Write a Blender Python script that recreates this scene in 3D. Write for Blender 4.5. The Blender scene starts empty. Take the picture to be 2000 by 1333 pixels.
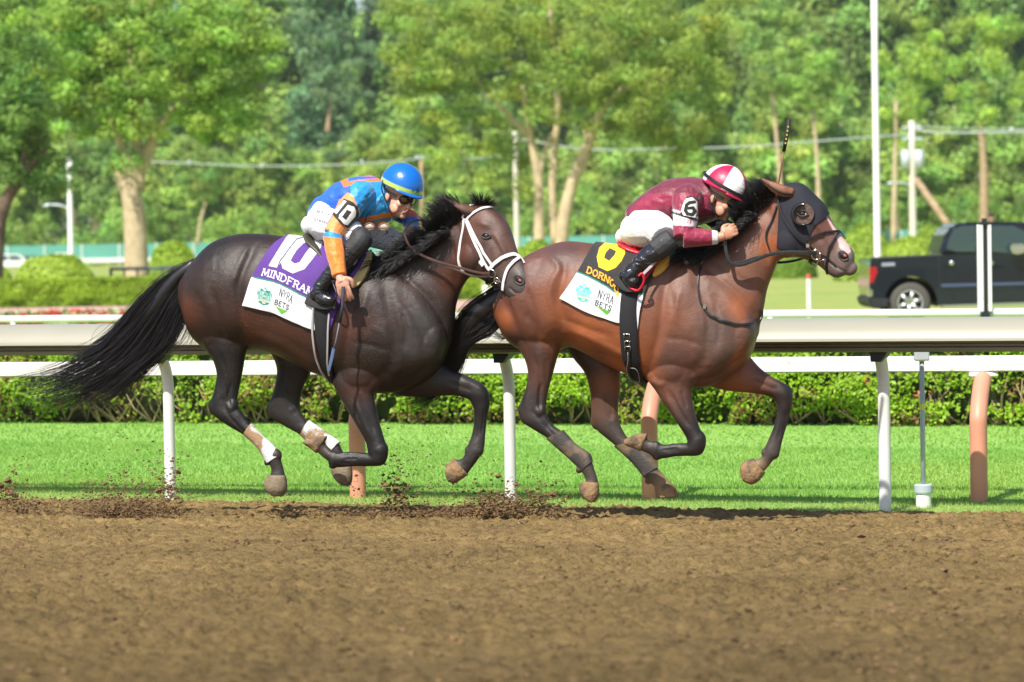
import bpy, bmesh, math, random
import numpy as np
from mathutils import Vector, Matrix
from mathutils.bvhtree import BVHTree

scene = bpy.context.scene
COL = scene.collection
RNG = np.random.default_rng(7)
R = math.radians

# ------------------------------------------------------------------ camera, sky, sun, exposure
FPX = 6000.0                      # focal length in pixels of the 2000 px wide photograph
CAM_H = 1.85
PITCH = math.atan(194.0 / FPX)
ROLL = R(1.0)
Fv = np.array([0, math.cos(PITCH), -math.sin(PITCH)])
R0 = np.array([1.0, 0, 0]); U0 = np.cross(R0, Fv)
Rv = R0 * math.cos(ROLL) - U0 * math.sin(ROLL)
Uv = U0 * math.cos(ROLL) + R0 * math.sin(ROLL)
CAM = np.array([0, 0, CAM_H])
cd = bpy.data.cameras.new('camera'); cam = bpy.data.objects.new('camera', cd); COL.objects.link(cam)
cd.sensor_width = 36.0; cd.lens = 36.0 * FPX / 2000.0
cd.clip_start = 0.5; cd.clip_end = 6000
cd.dof.use_dof = True; cd.dof.focus_distance = 19.8; cd.dof.aperture_fstop = 3.0
m = Matrix(((Rv[0], Uv[0], -Fv[0], 0), (Rv[1], Uv[1], -Fv[1], 0), (Rv[2], Uv[2], -Fv[2], CAM_H), (0, 0, 0, 1)))
cam.matrix_world = m
scene.camera = cam

SUN_EL = R(52); SUN_AZ = R(30)    # azimuth: to the left of straight behind the camera
to_sun = np.array([-math.sin(SUN_AZ) * math.cos(SUN_EL), -math.cos(SUN_AZ) * math.cos(SUN_EL), math.sin(SUN_EL)])
world = bpy.data.worlds.new('World'); scene.world = world; world.use_nodes = True
nt = world.node_tree; bg = nt.nodes['Background']
sky = nt.nodes.new('ShaderNodeTexSky'); sky.sky_type = 'NISHITA'; sky.sun_disc = False
sky.sun_elevation = SUN_EL
sky.sun_rotation = math.atan2(to_sun[0], to_sun[1])
sky.air_density = 1.0; sky.dust_density = 1.5; sky.ozone_density = 1.0
nt.links.new(sky.outputs[0], bg.inputs[0]); bg.inputs[1].default_value = 0.115
sd = bpy.data.lights.new('sun', 'SUN'); sun = bpy.data.objects.new('sun', sd); COL.objects.link(sun)
sd.energy = 5.0; sd.angle = R(0.6); sd.color = (1.0, 0.94, 0.84)
sun.rotation_euler = Vector(to_sun).to_track_quat('Z', 'Y').to_euler()
vs = scene.view_settings
scene.display_settings.display_device = 'sRGB'
vs.view_transform = 'Standard'; vs.look = 'None'; vs.gamma = 1.0; vs.use_curve_mapping = False
vs.exposure = 0.50
scene.render.engine = 'CYCLES'
scene.cycles.use_denoising = True
scene.cycles.max_bounces = 6; scene.cycles.diffuse_bounces = 3; scene.cycles.transparent_max_bounces = 6

# ------------------------------------------------------------------ helpers
def ray(u, v):
    return Fv + Rv * ((u - 1000.0) / FPX) + Uv * ((666.5 - v) / FPX)
def P(u, v, Z):
    d = ray(u, v); return CAM + d * (Z / d[1])
def ground_pt(u, v, z=0.0):
    d = ray(u, v); return CAM + d * ((z - CAM_H) / d[2])
def project(V):
    V = np.asarray(V, float) - CAM
    z = V @ Fv
    return np.stack([1000 + FPX * (V @ Rv) / z, 666.5 - FPX * (V @ Uv) / z], 1)
def nrm(v):
    v = np.asarray(v, float); return v / (np.linalg.norm(v) + 1e-12)

def tag(o, label=None, cat=None, group=None, kind=None):
    if label: o['label'] = label
    if cat: o['category'] = cat
    if group: o['group'] = group
    if kind: o['kind'] = kind
    return o
def thing(name, loc, label, cat, group=None):
    o = bpy.data.objects.new(name, None); COL.objects.link(o); o.location = Vector(loc)
    o.empty_display_size = 0.1
    return tag(o, label, cat, group)
def link(name, me, parent=None, loc=None):
    o = bpy.data.objects.new(name, me); COL.objects.link(o)
    if parent is not None: o.parent = parent
    if loc is not None: o.location = Vector(loc)
    return o
def root_loc(parent):
    L = np.zeros(3); p = parent
    while p is not None:
        L += np.array(p.location); p = p.parent
    return L
def np_mesh(name, V, F, mat, parent=None, smooth=True, cols=None, kind=None):
    """V (n,3) world coordinates, F (m,3|4) ints or list of lists; becomes a child in its parent's frame"""
    V = np.asarray(V, np.float64) - root_loc(parent)
    me = bpy.data.meshes.new(name)
    if isinstance(F, np.ndarray):
        k = F.shape[1]; n = len(F)
        me.vertices.add(len(V)); me.vertices.foreach_set('co', V.astype(np.float32).ravel())
        me.loops.add(n * k); me.loops.foreach_set('vertex_index', F.astype(np.int32).ravel())
        me.polygons.add(n)
        me.polygons.foreach_set('loop_start', np.arange(0, n * k, k, dtype=np.int32))
        me.polygons.foreach_set('use_smooth', np.full(n, smooth))
        me.update(calc_edges=True); me.validate()
    else:
        me.from_pydata([tuple(v) for v in V], [], F); me.update()
        me.polygons.foreach_set('use_smooth', [smooth] * len(me.polygons))
    if cols is not None:
        ca = me.color_attributes.new('tint', 'FLOAT_COLOR', 'POINT')
        c = np.ones((len(V), 4), np.float32); c[:, :cols.shape[1]] = cols
        ca.data.foreach_set('color', c.ravel())
    if mat is not None: me.materials.append(mat)
    o = link(name, me, parent)
    if kind: o['kind'] = kind
    return o

class Acc:
    """collects pieces into one mesh"""
    def __init__(s): s.V = []; s.F = []; s.n = 0
    def add(s, V, F):
        V = np.asarray(V, float)
        s.V.append(V); s.F += [[int(i) + s.n for i in f] for f in F]; s.n += len(V); return s
    def box(s, c, size, M=None, bev=0.0):
        x, y, z = [k / 2 for k in size]
        if bev <= 0:
            V = np.array([[-x,-y,-z],[x,-y,-z],[x,y,-z],[-x,y,-z],[-x,-y,z],[x,-y,z],[x,y,z],[-x,y,z]])
            F = [[0,3,2,1],[4,5,6,7],[0,1,5,4],[1,2,6,5],[2,3,7,6],[3,0,4,7]]
        else:
            b = bev; bm = bmesh.new(); bmesh.ops.create_cube(bm, size=1)
            for v in bm.verts: v.co = Vector((v.co.x * size[0], v.co.y * size[1], v.co.z * size[2]))
            bmesh.ops.bevel(bm, geom=bm.edges[:], offset=b, segments=2, affect='EDGES', profile=0.5)
            bm.verts.index_update()
            V = np.array([v.co[:] for v in bm.verts]); F = [[v.index for v in f.verts] for f in bm.faces]; bm.free()
        if M is not None: V = V @ np.asarray(M).T
        return s.add(V + np.asarray(c), F)
    def tube(s, pts, r, seg=10, cap=True, flat=1.0, up=(0, 0, 1)):
        V, F = tube_geo(pts, r, seg, cap, flat, up); return s.add(V, F)
    def obj(s, name, mat, parent=None, smooth=False, kind=None, cols=None):
        return np_mesh(name, np.concatenate(s.V), s.F, mat, parent, smooth, cols, kind)

def catmull(P_, sub):
    P_ = np.asarray(P_, float)
    if len(P_) < 3 or sub <= 1:
        if len(P_) == 2 and sub > 1:
            t = np.linspace(0, 1, sub + 1)[:, None]; return P_[0] * (1 - t) + P_[1] * t
        return P_
    Q = np.concatenate([[2 * P_[0] - P_[1]], P_, [2 * P_[-1] - P_[-2]]])
    out = []
    for i in range(1, len(Q) - 2):
        p0, p1, p2, p3 = Q[i - 1], Q[i], Q[i + 1], Q[i + 2]
        for k in range(sub):
            t = k / sub
            out.append(.5 * ((2 * p1) + (-p0 + p2) * t + (2 * p0 - 5 * p1 + 4 * p2 - p3) * t * t + (-p0 + 3 * p1 - 3 * p2 + p3) * t ** 3))
    out.append(P_[-1])
    return np.array(out)

def tube_geo(pts, r, seg=10, cap=True, flat=1.0, up=(0, 0, 1)):
    pts = np.asarray(pts, float); n = len(pts)
    r = np.full(n, r, float) if np.isscalar(r) else np.asarray(r, float)
    T = np.gradient(pts, axis=0); T /= np.linalg.norm(T, axis=1)[:, None] + 1e-12
    up = np.asarray(up, float)
    if abs(T[0] @ up) > .95: up = np.array([1.0, 0.1, 0])
    A = np.cross(T[0], up); A = nrm(A)
    V = []
    for i in range(n):
        A = nrm(A - T[i] * (A @ T[i])); B = np.cross(T[i], A)
        th = np.arange(seg) * 2 * np.pi / seg
        V.append(pts[i] + r[i] * (np.cos(th)[:, None] * A + flat * np.sin(th)[:, None] * B))
    V = np.concatenate(V); F = []
    for i in range(n - 1):
        for j in range(seg):
            a = i * seg + j; b = i * seg + (j + 1) % seg
            F.append([a, b, b + seg, a + seg])
    if cap:
        F.append(list(range(seg))[::-1]); F.append([(n - 1) * seg + j for j in range(seg)])
    return V, F

_L = {}
def vnoise(x, y, seed=0):
    if seed not in _L: _L[seed] = np.random.default_rng(1000 + seed).random((256, 256))
    L = _L[seed]
    xi = np.floor(x).astype(int); yi = np.floor(y).astype(int)
    fx = x - xi; fy = y - yi; fx = fx * fx * (3 - 2 * fx); fy = fy * fy * (3 - 2 * fy)
    a = L[xi % 256, yi % 256]; b = L[(xi + 1) % 256, yi % 256]; c = L[xi % 256, (yi + 1) % 256]; d = L[(xi + 1) % 256, (yi + 1) % 256]
    return (a * (1 - fx) + b * fx) * (1 - fy) + (c * (1 - fx) + d * fx) * fy
def vnoise3(p, seed=0):
    return (vnoise(p[:, 0] + p[:, 2] * .37, p[:, 1], seed) + vnoise(p[:, 1] + 17, p[:, 2] + p[:, 0] * .41, seed + 50) + vnoise(p[:, 2] + 5, p[:, 0] + p[:, 1] * .29, seed + 90)) / 3

# ------------------------------------------------------------------ materials
def mat(name, col=(.5, .5, .5), rough=.6, metal=0.0, spec=.5, var=0.0, vscale=8.0, bump=0.0, bscale=40.0, attr=False,
        coat=0.0, sheen=0.0, trans=0.0, stain=None, alpha=1.0, emis=None, obj_rand=0.0):
    mt = bpy.data.materials.new(name); mt.use_nodes = True
    n = mt.node_tree; p = n.nodes['Principled BSDF']; L = n.links
    p.inputs['Roughness'].default_value = rough; p.inputs['Metallic'].default_value = metal
    p.inputs['Specular IOR Level'].default_value = spec
    p.inputs['Coat Weight'].default_value = coat; p.inputs['Sheen Weight'].default_value = sheen
    tc = n.nodes.new('ShaderNodeTexCoord')
    if attr:
        a = n.nodes.new('ShaderNodeAttribute'); a.attribute_name = 'tint'; src = a.outputs['Color']
    else:
        rgb = n.nodes.new('ShaderNodeRGB'); rgb.outputs[0].default_value = (*col, 1); src = rgb.outputs[0]
    if var > 0:
        nz = n.nodes.new('ShaderNodeTexNoise'); nz.inputs['Scale'].default_value = vscale; nz.inputs['Detail'].default_value = 6
        L.new(tc.outputs['Object'], nz.inputs['Vector'])
        mr = n.nodes.new('ShaderNodeMapRange'); mr.inputs[1].default_value = .3; mr.inputs[2].default_value = .7
        mr.inputs[3].default_value = 1 - var; mr.inputs[4].default_value = 1 + var
        L.new(nz.outputs[0], mr.inputs[0])
        mx = n.nodes.new('ShaderNodeVectorMath'); mx.operation = 'MULTIPLY'
        L.new(src, mx.inputs[0]); L.new(mr.outputs[0], mx.inputs[1]); src = mx.outputs[0]
    if obj_rand > 0:
        oi = n.nodes.new('ShaderNodeObjectInfo'); mr = n.nodes.new('ShaderNodeMapRange')
        mr.inputs[3].default_value = 1 - obj_rand; mr.inputs[4].default_value = 1 + obj_rand
        L.new(oi.outputs['Random'], mr.inputs[0])
        mx = n.nodes.new('ShaderNodeVectorMath'); mx.operation = 'MULTIPLY'
        L.new(src, mx.inputs[0]); L.new(mr.outputs[0], mx.inputs[1]); src = mx.outputs[0]
    if stain is not None:   # (colour, scale, low, high)
        nz = n.nodes.new('ShaderNodeTexNoise'); nz.inputs['Scale'].default_value = stain[1]; nz.inputs['Detail'].default_value = 8
        L.new(tc.outputs['Object'], nz.inputs['Vector'])
        mr = n.nodes.new('ShaderNodeMapRange'); mr.inputs[1].default_value = stain[2]; mr.inputs[2].default_value = stain[3]
        L.new(nz.outputs[0], mr.inputs[0])
        mx = n.nodes.new('ShaderNodeMix'); mx.data_type = 'RGBA'
        L.new(mr.outputs[0], mx.inputs[0]); L.new(src, mx.inputs[6]); mx.inputs[7].default_value = (*stain[0], 1)
        src = mx.outputs[2]
    L.new(src, p.inputs['Base Color'])
    if bump > 0:
        nz = n.nodes.new('ShaderNodeTexNoise'); nz.inputs['Scale'].default_value = bscale; nz.inputs['Detail'].default_value = 5
        L.new(tc.outputs['Object'], nz.inputs['Vector'])
        b = n.nodes.new('ShaderNodeBump'); b.inputs['Strength'].default_value = bump; b.inputs['Distance'].default_value = .02
        L.new(nz.outputs[0], b.inputs['Height']); L.new(b.outputs[0], p.inputs['Normal'])
    if trans > 0:
        tr = n.nodes.new('ShaderNodeBsdfTranslucent'); L.new(src, tr.inputs[0])
        ms = n.nodes.new('ShaderNodeMixShader'); ms.inputs[0].default_value = trans
        L.new(p.outputs[0], ms.inputs[1]); L.new(tr.outputs[0], ms.inputs[2])
        L.new(ms.outputs[0], n.nodes['Material Output'].inputs[0])
    if emis:
        p.inputs['Emission Color'].default_value = (*emis[0], 1); p.inputs['Emission Strength'].default_value = emis[1]
    return mt
# ------------------------------------------------------------------ rail line geometry
TH = math.atan(.375)
RAIL_T = np.array([math.cos(TH), -math.sin(TH), 0])            # along the rail, to the right
RAIL_N = np.array([-math.sin(TH), -math.cos(TH), 0])           # towards the track and the camera
RAIL_O = np.array([0, 21.47, 0])                                # a point on the rail line, post feet
def on_line(u, O, T):
    """point of the ground line O + t T seen in column u of the photograph (at horizon height)"""
    d = ray(u, 472 - (u - 1000) * math.tan(ROLL))
    A = np.array([[d[0], -T[0]], [d[1], -T[1]]]); s, t = np.linalg.solve(A, (O - CAM)[:2]); return O + T * t
def dirt_z(d):
    """height of the dirt over the turf, d metres from the rail line towards the outside of the track"""
    return np.where(d < 11, .042 * np.clip(d - .1, 0, None) - .010, .448)

# ------------------------------------------------------------------ ground sheets
def turf_material(name, c1, c2, sc):
    mt = mat(name, c1, .8, var=.18, vscale=sc, bump=.3, bscale=60)
    n = mt.node_tree; p = n.nodes['Principled BSDF']; L = n.links
    src = p.inputs['Base Color'].links[0].from_socket
    tc = n.nodes.new('ShaderNodeTexCoord'); nz = n.nodes.new('ShaderNodeTexNoise'); nz.inputs['Scale'].default_value = .25; nz.inputs['Detail'].default_value = 6
    L.new(tc.outputs['Object'], nz.inputs['Vector'])
    mr = n.nodes.new('ShaderNodeMapRange'); mr.inputs[1].default_value = .4; mr.inputs[2].default_value = .62
    L.new(nz.outputs[0], mr.inputs[0])
    mx = n.nodes.new('ShaderNodeMix'); mx.data_type = 'RGBA'; L.new(mr.outputs[0], mx.inputs[0]); L.new(src, mx.inputs[6]); mx.inputs[7].default_value = (*c2, 1)
    L.new(mx.outputs[2], p.inputs['Base Color']); return mt
M_lawn = turf_material('lawn', (.22, .31, .05), (.32, .34, .085), 3)
M_turf = turf_material('turf', (.21, .40, .07), (.24, .42, .08), 5)
S = 2500.0
np_mesh('ground', [[-S, -300, -.03], [S, -300, -.03], [S, S, -.03], [-S, S, -.03]], np.array([[0, 1, 2, 3]]), M_lawn, smooth=False, kind='structure')
# turf course: from the dirt to the first hedge
tz = []
for t, d in ((-30, .14), (30, .14), (30, -16), (-30, -16)):
    p_ = RAIL_O + RAIL_T * t + RAIL_N * d; tz.append([p_[0], p_[1], -.004 if d > -1 else -.004])
np_mesh('turf_course', tz, np.array([[0, 1, 2, 3]]), M_turf, smooth=False, kind='structure')

# dirt track, displaced mesh
def dirt_material():
    mt = mat('dirt', (.225, .155, .062), .95, spec=.2, var=.22, vscale=9, bump=.9, bscale=120)
    n = mt.node_tree; p = n.nodes['Principled BSDF']; L = n.links
    src = p.inputs['Base Color'].links[0].from_socket
    tc = n.nodes.new('ShaderNodeTexCoord')
    nz = n.nodes.new('ShaderNodeTexNoise'); nz.inputs['Scale'].default_value = 15; nz.inputs['Detail'].default_value = 6; nz.inputs['Roughness'].default_value = .7
    L.new(tc.outputs['Object'], nz.inputs['Vector'])
    mr = n.nodes.new('ShaderNodeMapRange'); mr.inputs[1].default_value = .50; mr.inputs[2].default_value = .66
    L.new(nz.outputs[0], mr.inputs[0])
    mx = n.nodes.new('ShaderNodeMix'); mx.data_type = 'RGBA'; L.new(mr.outputs[0], mx.inputs[0]); L.new(src, mx.inputs[6]); mx.inputs[7].default_value = (.095, .062, .024, 1)
    # vignette-like shade towards the camera, painted into the dirt colour
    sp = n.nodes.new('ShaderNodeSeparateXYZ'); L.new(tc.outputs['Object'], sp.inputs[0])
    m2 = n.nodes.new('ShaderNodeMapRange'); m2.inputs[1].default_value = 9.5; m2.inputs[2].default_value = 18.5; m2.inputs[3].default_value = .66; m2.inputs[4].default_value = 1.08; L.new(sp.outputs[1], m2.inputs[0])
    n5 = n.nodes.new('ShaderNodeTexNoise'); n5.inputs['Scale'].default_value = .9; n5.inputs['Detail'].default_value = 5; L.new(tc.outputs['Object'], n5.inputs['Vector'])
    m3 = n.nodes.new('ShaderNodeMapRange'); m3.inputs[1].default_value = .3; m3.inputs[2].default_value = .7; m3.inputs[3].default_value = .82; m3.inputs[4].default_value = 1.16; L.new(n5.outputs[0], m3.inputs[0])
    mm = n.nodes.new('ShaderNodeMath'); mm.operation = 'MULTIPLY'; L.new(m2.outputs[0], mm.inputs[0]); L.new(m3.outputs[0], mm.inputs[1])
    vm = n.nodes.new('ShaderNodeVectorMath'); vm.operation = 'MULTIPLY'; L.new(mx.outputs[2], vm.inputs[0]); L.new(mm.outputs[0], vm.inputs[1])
    L.new(vm.outputs[0], p.inputs['Base Color']); return mt
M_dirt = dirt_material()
def build_dirt():
    tt = np.concatenate([np.linspace(-60, -7, 40), np.arange(-6.9, 6.9, .02), np.linspace(7, 60, 40)])
    dd = np.concatenate([np.arange(-.12, 1.2, .014), np.arange(1.2, 13.5, .021), np.linspace(13.6, 60, 30)])
    T_, D_ = np.meshgrid(tt, dd, indexing='ij')
    fine = ((np.abs(T_) < 7) & (D_ < 13.6)).astype(float)
    w1 = vnoise(T_ * 3.3 + 40, D_ * 3.3 + 9, 3); w2 = vnoise(T_ * 3.1 + 4, D_ * 3.1 + 90, 4)
    x = T_ + .12 * w1; y = D_ + .12 * w2
    h = .006 * (vnoise(x * 2.2, y * 4, 1) - .5) * 2
    n1 = vnoise(x * 27, y * 24, 2); n2 = vnoise(x * 42, y * 40, 5); n3 = vnoise(x * 80, y * 80, 6)
    patch = .45 + .9 * vnoise(T_ * 1.1, D_ * 1.6, 8)
    h += patch * (.030 * np.clip(n1 - .54, 0, 1) * 2 - .020 * np.clip(.36 - n1, 0, 1) * 2 + .026 * np.clip(n2 - .45, 0, 1) * 1.6 + .015 * (n3 - .5))
    h += .012 * np.exp(-((D_ - 2.95 - .05 * vnoise(T_ * .8, T_ * 0, 11)) / .05) ** 2) * vnoise(x * 7, y * 7, 12)
    h -= .010 * np.exp(-((D_ - 3.1) / .06) ** 2)
    # churned band where the leading horses have just galloped
    band = np.exp(-((D_ - 1.6) / .7) ** 2)
    h += band * .022 * (vnoise(x * 6, y * 8, 13) - .5)
    base = dirt_z(D_)
    lip = np.clip((D_ - .14) / .08, -1, 1)
    z = base + h * (fine * .9 + .1) + .008 * lip + .002
    z = np.where(D_ < .13 - .07 * vnoise(T_ * 9, T_ * 0, 21) - .05 * vnoise(T_ * 31, T_ * 0, 22), -.03, z)
    Pw = RAIL_O[None, None] + RAIL_T * T_[..., None] + RAIL_N * D_[..., None]
    Pw[..., 2] = z
    a, b = T_.shape
    idx = np.arange(a * b).reshape(a, b)
    F = np.stack([idx[:-1, :-1].ravel(), idx[1:, :-1].ravel(), idx[1:, 1:].ravel(), idx[:-1, 1:].ravel()], 1)[:, ::-1]
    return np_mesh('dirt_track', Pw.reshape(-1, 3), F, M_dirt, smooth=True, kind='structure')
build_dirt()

def clods(name, C, rad, label=None, material=None):
    """many small irregular lumps as one mesh"""
    n = len(C)
    base = np.array([[1, 0, 0], [-1, 0, 0], [0, 1, 0], [0, -1, 0], [0, 0, 1], [0, 0, -1]], float)
    tri = np.array([[0, 2, 4], [2, 1, 4], [1, 3, 4], [3, 0, 4], [2, 0, 5], [1, 2, 5], [3, 1, 5], [0, 3, 5]])
    V = base[None] * (.55 + .7 * RNG.random((n, 6, 1)))
    ax = RNG.normal(size=(n, 3)); ax /= np.linalg.norm(ax, axis=1)[:, None]
    ang = RNG.random(n) * 6.28; c = np.cos(ang)[:, None, None]; s = np.sin(ang)[:, None, None]
    k = ax[:, None, :]
    V = V * c + np.cross(np.broadcast_to(k, V.shape), V) * s + k * (V * k).sum(-1, keepdims=True) * (1 - c)
    V = V * np.asarray(rad)[:, None, None] * np.array([1.2, 1, .8]) + np.asarray(C)[:, None, :]
    F = (tri[None] + (np.arange(n) * 6)[:, None, None]).reshape(-1, 3)
    o = np_mesh(name, V.reshape(-1, 3), F, material or M_clod, smooth=False, kind='stuff')
    if label: tag(o, label, 'dirt')
    return o
M_clod = mat('loose_dirt', (.155, .10, .050), .95, spec=.15, var=.4, vscale=30)
# loose crumbs over the track
n = 42000
t_ = RNG.uniform(-5.5, 5.5, n); d_ = RNG.uniform(0.05, 11.5, n) 
r_ = RNG.gamma(1.6, .0028, n) + .0025
C_ = RAIL_O + RAIL_T * t_[:, None] + RAIL_N * d_[:, None]; C_[:, 2] = dirt_z(d_) + .012 + r_ * .3
clods('dirt_crumbs', C_, r_, 'loose brown crumbs of dirt scattered over the track surface')

M_darkclod = mat('dark_clod', (.060, .038, .015), .9, spec=.2, var=.3, vscale=30)  # darker brown than the loose crumbs
n = 9000
t_ = RNG.uniform(-5.5, 5.5, n); d_ = RNG.uniform(0.3, 11.5, n); keep = vnoise(t_ * 1.3, d_ * 2.2, 61) + .35 * RNG.random(n) > .55
t_, d_ = t_[keep], d_[keep]; r_ = RNG.gamma(3.0, .0024, len(t_)) + .003
C_ = RAIL_O + RAIL_T * t_[:, None] + RAIL_N * d_[:, None]; C_[:, 2] = dirt_z(d_) + .010 + r_ * .15
clods('dark_clods', C_, r_, 'darker damp clods lying scattered over the brown track', M_darkclod)
n = 2600
t_ = RNG.uniform(-5.5, 5.5, n); d_ = 2.35 + .05 * np.sin(t_ * .7) + RNG.normal(size=n) * .035; r_ = RNG.gamma(2.0, .0026, n) + .002
C_ = RAIL_O + RAIL_T * t_[:, None] + RAIL_N * d_[:, None]; C_[:, 2] = dirt_z(d_) + .010
clods('harrow_line', C_, r_, 'low dark line of crumbs left by the harrow along the track', M_clod)

# ------------------------------------------------------------------ grass blades on the turf course
M_blade = mat('grass_blade', rough=.55, spec=.35, attr=True, trans=.35)
def grass():
    Vs = []; cs = []
    def region(n, dmin, dmax, tmax, hmin, hmax, wd):
        t = RNG.uniform(-tmax, tmax, n) ; d = -RNG.uniform(dmin, dmax, n)
        B = RAIL_O + RAIL_T * t[:, None] + RAIL_N * d[:, None]; B[:, 2] = -.006
        uv = project(B); ok = (uv[:, 0] > -60) & (uv[:, 0] < 2060); B = B[ok]; n = len(B)
        h = RNG.uniform(hmin, hmax, n) * (.7 + .6 * vnoise(B[:, 0] * 2, B[:, 1] * 2, 31)); a = RNG.random(n) * 6.28; lean = RNG.normal(size=(n, 2)) * .45 * h[:, None]
        dx = np.stack([np.cos(a), np.sin(a), 0 * a], 1) * wd * .5
        tip = B + np.stack([lean[:, 0], lean[:, 1], h], 1)
        V = np.stack([B - dx, B + dx, tip], 1); Vs.append(V.reshape(-1, 3))
        g = vnoise(B[:, 0] * .9, B[:, 1] * .5, 33); y = RNG.random(n)
        c = np.array([.225, .43, .078]) * (.80 + .5 * y[:, None]) * (1 - .10 * g[:, None]) + np.array([.10, .04, .01]) * (g[:, None] ** 2) * .9
        # worn, paler fringe beside the dirt
        dist = (B - RAIL_O) @ -RAIL_N; f = np.clip(1 - dist / .9, 0, 1)[:, None] * (.35 + .65 * vnoise(B[:, 0] * 4, B[:, 1] * 4, 35)[:, None])
        c = c * (1 - f) + np.array([.46, .48, .18]) * f * (.7 + .5 * y[:, None])
        cs.append(np.repeat(c, 3, 0))
    region(110000, -.14, 2.2, 7, .015, .038, .006)
    region(120000, 2.2, 6.0, 9, .015, .034, .010)
    region(120000, 6.0, 16, 12, .012, .028, .018)
    V = np.concatenate(Vs); F = np.arange(len(V)).reshape(-1, 3)
    o = np_mesh('grass', V, F, M_blade, smooth=False, cols=np.concatenate(cs), kind='stuff')
    tag(o, 'short mown green grass of the turf course behind the dirt rail', 'grass')
grass()
# ------------------------------------------------------------------ rails
M_white = mat('white_paint', (.74, .74, .72), .35, var=.04, vscale=3, stain=((.45, .36, .24), 14, .66, .8))
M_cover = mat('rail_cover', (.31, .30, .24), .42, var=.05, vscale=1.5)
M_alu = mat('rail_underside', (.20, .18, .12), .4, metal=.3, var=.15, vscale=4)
M_bracket = mat('black_bracket', (.015, .016, .02), .5)
M_terra = mat('terracotta_paint', (.62, .27, .18), .5, var=.08, vscale=6)
M_grey = mat('grey_plastic', (.42, .48, .52), .4)
M_yel = mat('yellow_tape', (.75, .78, .15), .5)

def sweep(name, prof, O, T, N, t0, t1, mtl, parent, step=2.0, smooth=True, closed=True):
    ts = np.arange(t0, t1 + step, step); V = []
    for t in ts:
        for (n_, z_) in prof:
            p_ = O + T * t + N * n_; V.append([p_[0], p_[1], z_])
    k = len(prof); F = []
    for i in range(len(ts) - 1):
        for j in range(k if closed else k - 1):
            a = i * k + j; b = i * k + (j + 1) % k; F.append([a, b, b + k, a + k])
    if closed: F.append(list(range(k))); F.append([(len(ts) - 1) * k + j for j in range(k)][::-1])
    return np_mesh(name, V, F, mtl, parent, smooth=smooth)
def offset_profile(p_, th):
    p_ = np.array(p_, float); T = np.gradient(p_, axis=0); N = np.stack([T[:, 1], -T[:, 0]], 1); N /= np.linalg.norm(N, axis=1)[:, None]
    return np.concatenate([p_, (p_ + N * th)[::-1]])

def orient_(V, F):
    bm = bmesh.new(); vs_ = [bm.verts.new(tuple(v)) for v in V]
    for f in F: bm.faces.new([vs_[i] for i in f])
    bmesh.ops.recalc_face_normals(bm, faces=bm.faces[:]); bm.verts.index_update(); F2 = [[v.index for v in f.verts] for f in bm.faces]; bm.free(); return V, F2
def auto_smooth(o, ang=35):
    me = o.data; bm = bmesh.new(); bm.from_mesh(me)
    for e in bm.edges:
        if len(e.link_faces) == 2 and e.calc_face_angle(0) > R(ang): e.smooth = False
    bm.to_mesh(me); bm.free()

rail = thing('safety_rail', RAIL_O, 'pale grey safety rail with overhanging cover and curved white legs along the dirt track', 'rail')
cov = catmull([(-.10, 1.255), (-.03, 1.285), (.06, 1.292), (.16, 1.277), (.25, 1.235), (.295, 1.18), (.305, 1.150)], 4)
o = sweep('cover', offset_profile(cov, -.008), RAIL_O, RAIL_T, RAIL_N, -16, 16, M_cover, rail); auto_smooth(o)
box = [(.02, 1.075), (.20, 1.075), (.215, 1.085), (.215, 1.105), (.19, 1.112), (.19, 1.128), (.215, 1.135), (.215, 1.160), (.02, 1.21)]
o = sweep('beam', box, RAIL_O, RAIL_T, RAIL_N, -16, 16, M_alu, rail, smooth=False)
tpos = [(on_line(u, RAIL_O, RAIL_T) - RAIL_O) @ RAIL_T for u in (323, 989, 1722)]
sp = (tpos[2] - tpos[0]) / 2
me_leg = me_br = me_j = None
for k in range(-4, 7):
    t = tpos[0] + sp * k if k not in (1,) else tpos[1]
    B = RAIL_O + RAIL_T * t
    if me_leg is None:
        path = catmull([(0, -.15), (0, .3), (0, .72), (.004, .86), (.035, .96), (.085, 1.04), (.12, 1.10)], 6)
        pts = np.array([B + RAIL_N * a + np.array([0, 0, z]) for a, z in path])
        A_ = Acc().tube(pts, .041, 18); lo = A_.obj('leg', M_white, rail, True); me_leg = lo.data; auto_smooth(lo)
        # gusset plate: dark triangle under the beam
        A_ = Acc()
        for s_ in (-.012, .012):
            pass
        g = [(-.115, 1.165), (.115, 1.165), (.06, 1.06), (.02, 1.01), (-.045, 1.01), (-.05, 1.06)]
        Vg = []
        for nn in (.045, .17):
            for a, z in g: p_ = B + RAIL_T * a + RAIL_N * nn; Vg.append([p_[0], p_[1], z])
        A_.add(Vg, [list(range(6)), list(range(6, 12))[::-1]] + [[i, (i + 1) % 6 + 0, (i + 1) % 6 + 6, i + 6][::-1] for i in range(6)])
        bo = A_.obj('bracket', M_bracket, rail); me_br = bo.data; t_first = t
        off0 = np.zeros(3)
    else:
        off = RAIL_T * (t - t_first)
        link('leg', me_leg, rail, off); link('bracket', me_br, rail, off)
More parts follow.
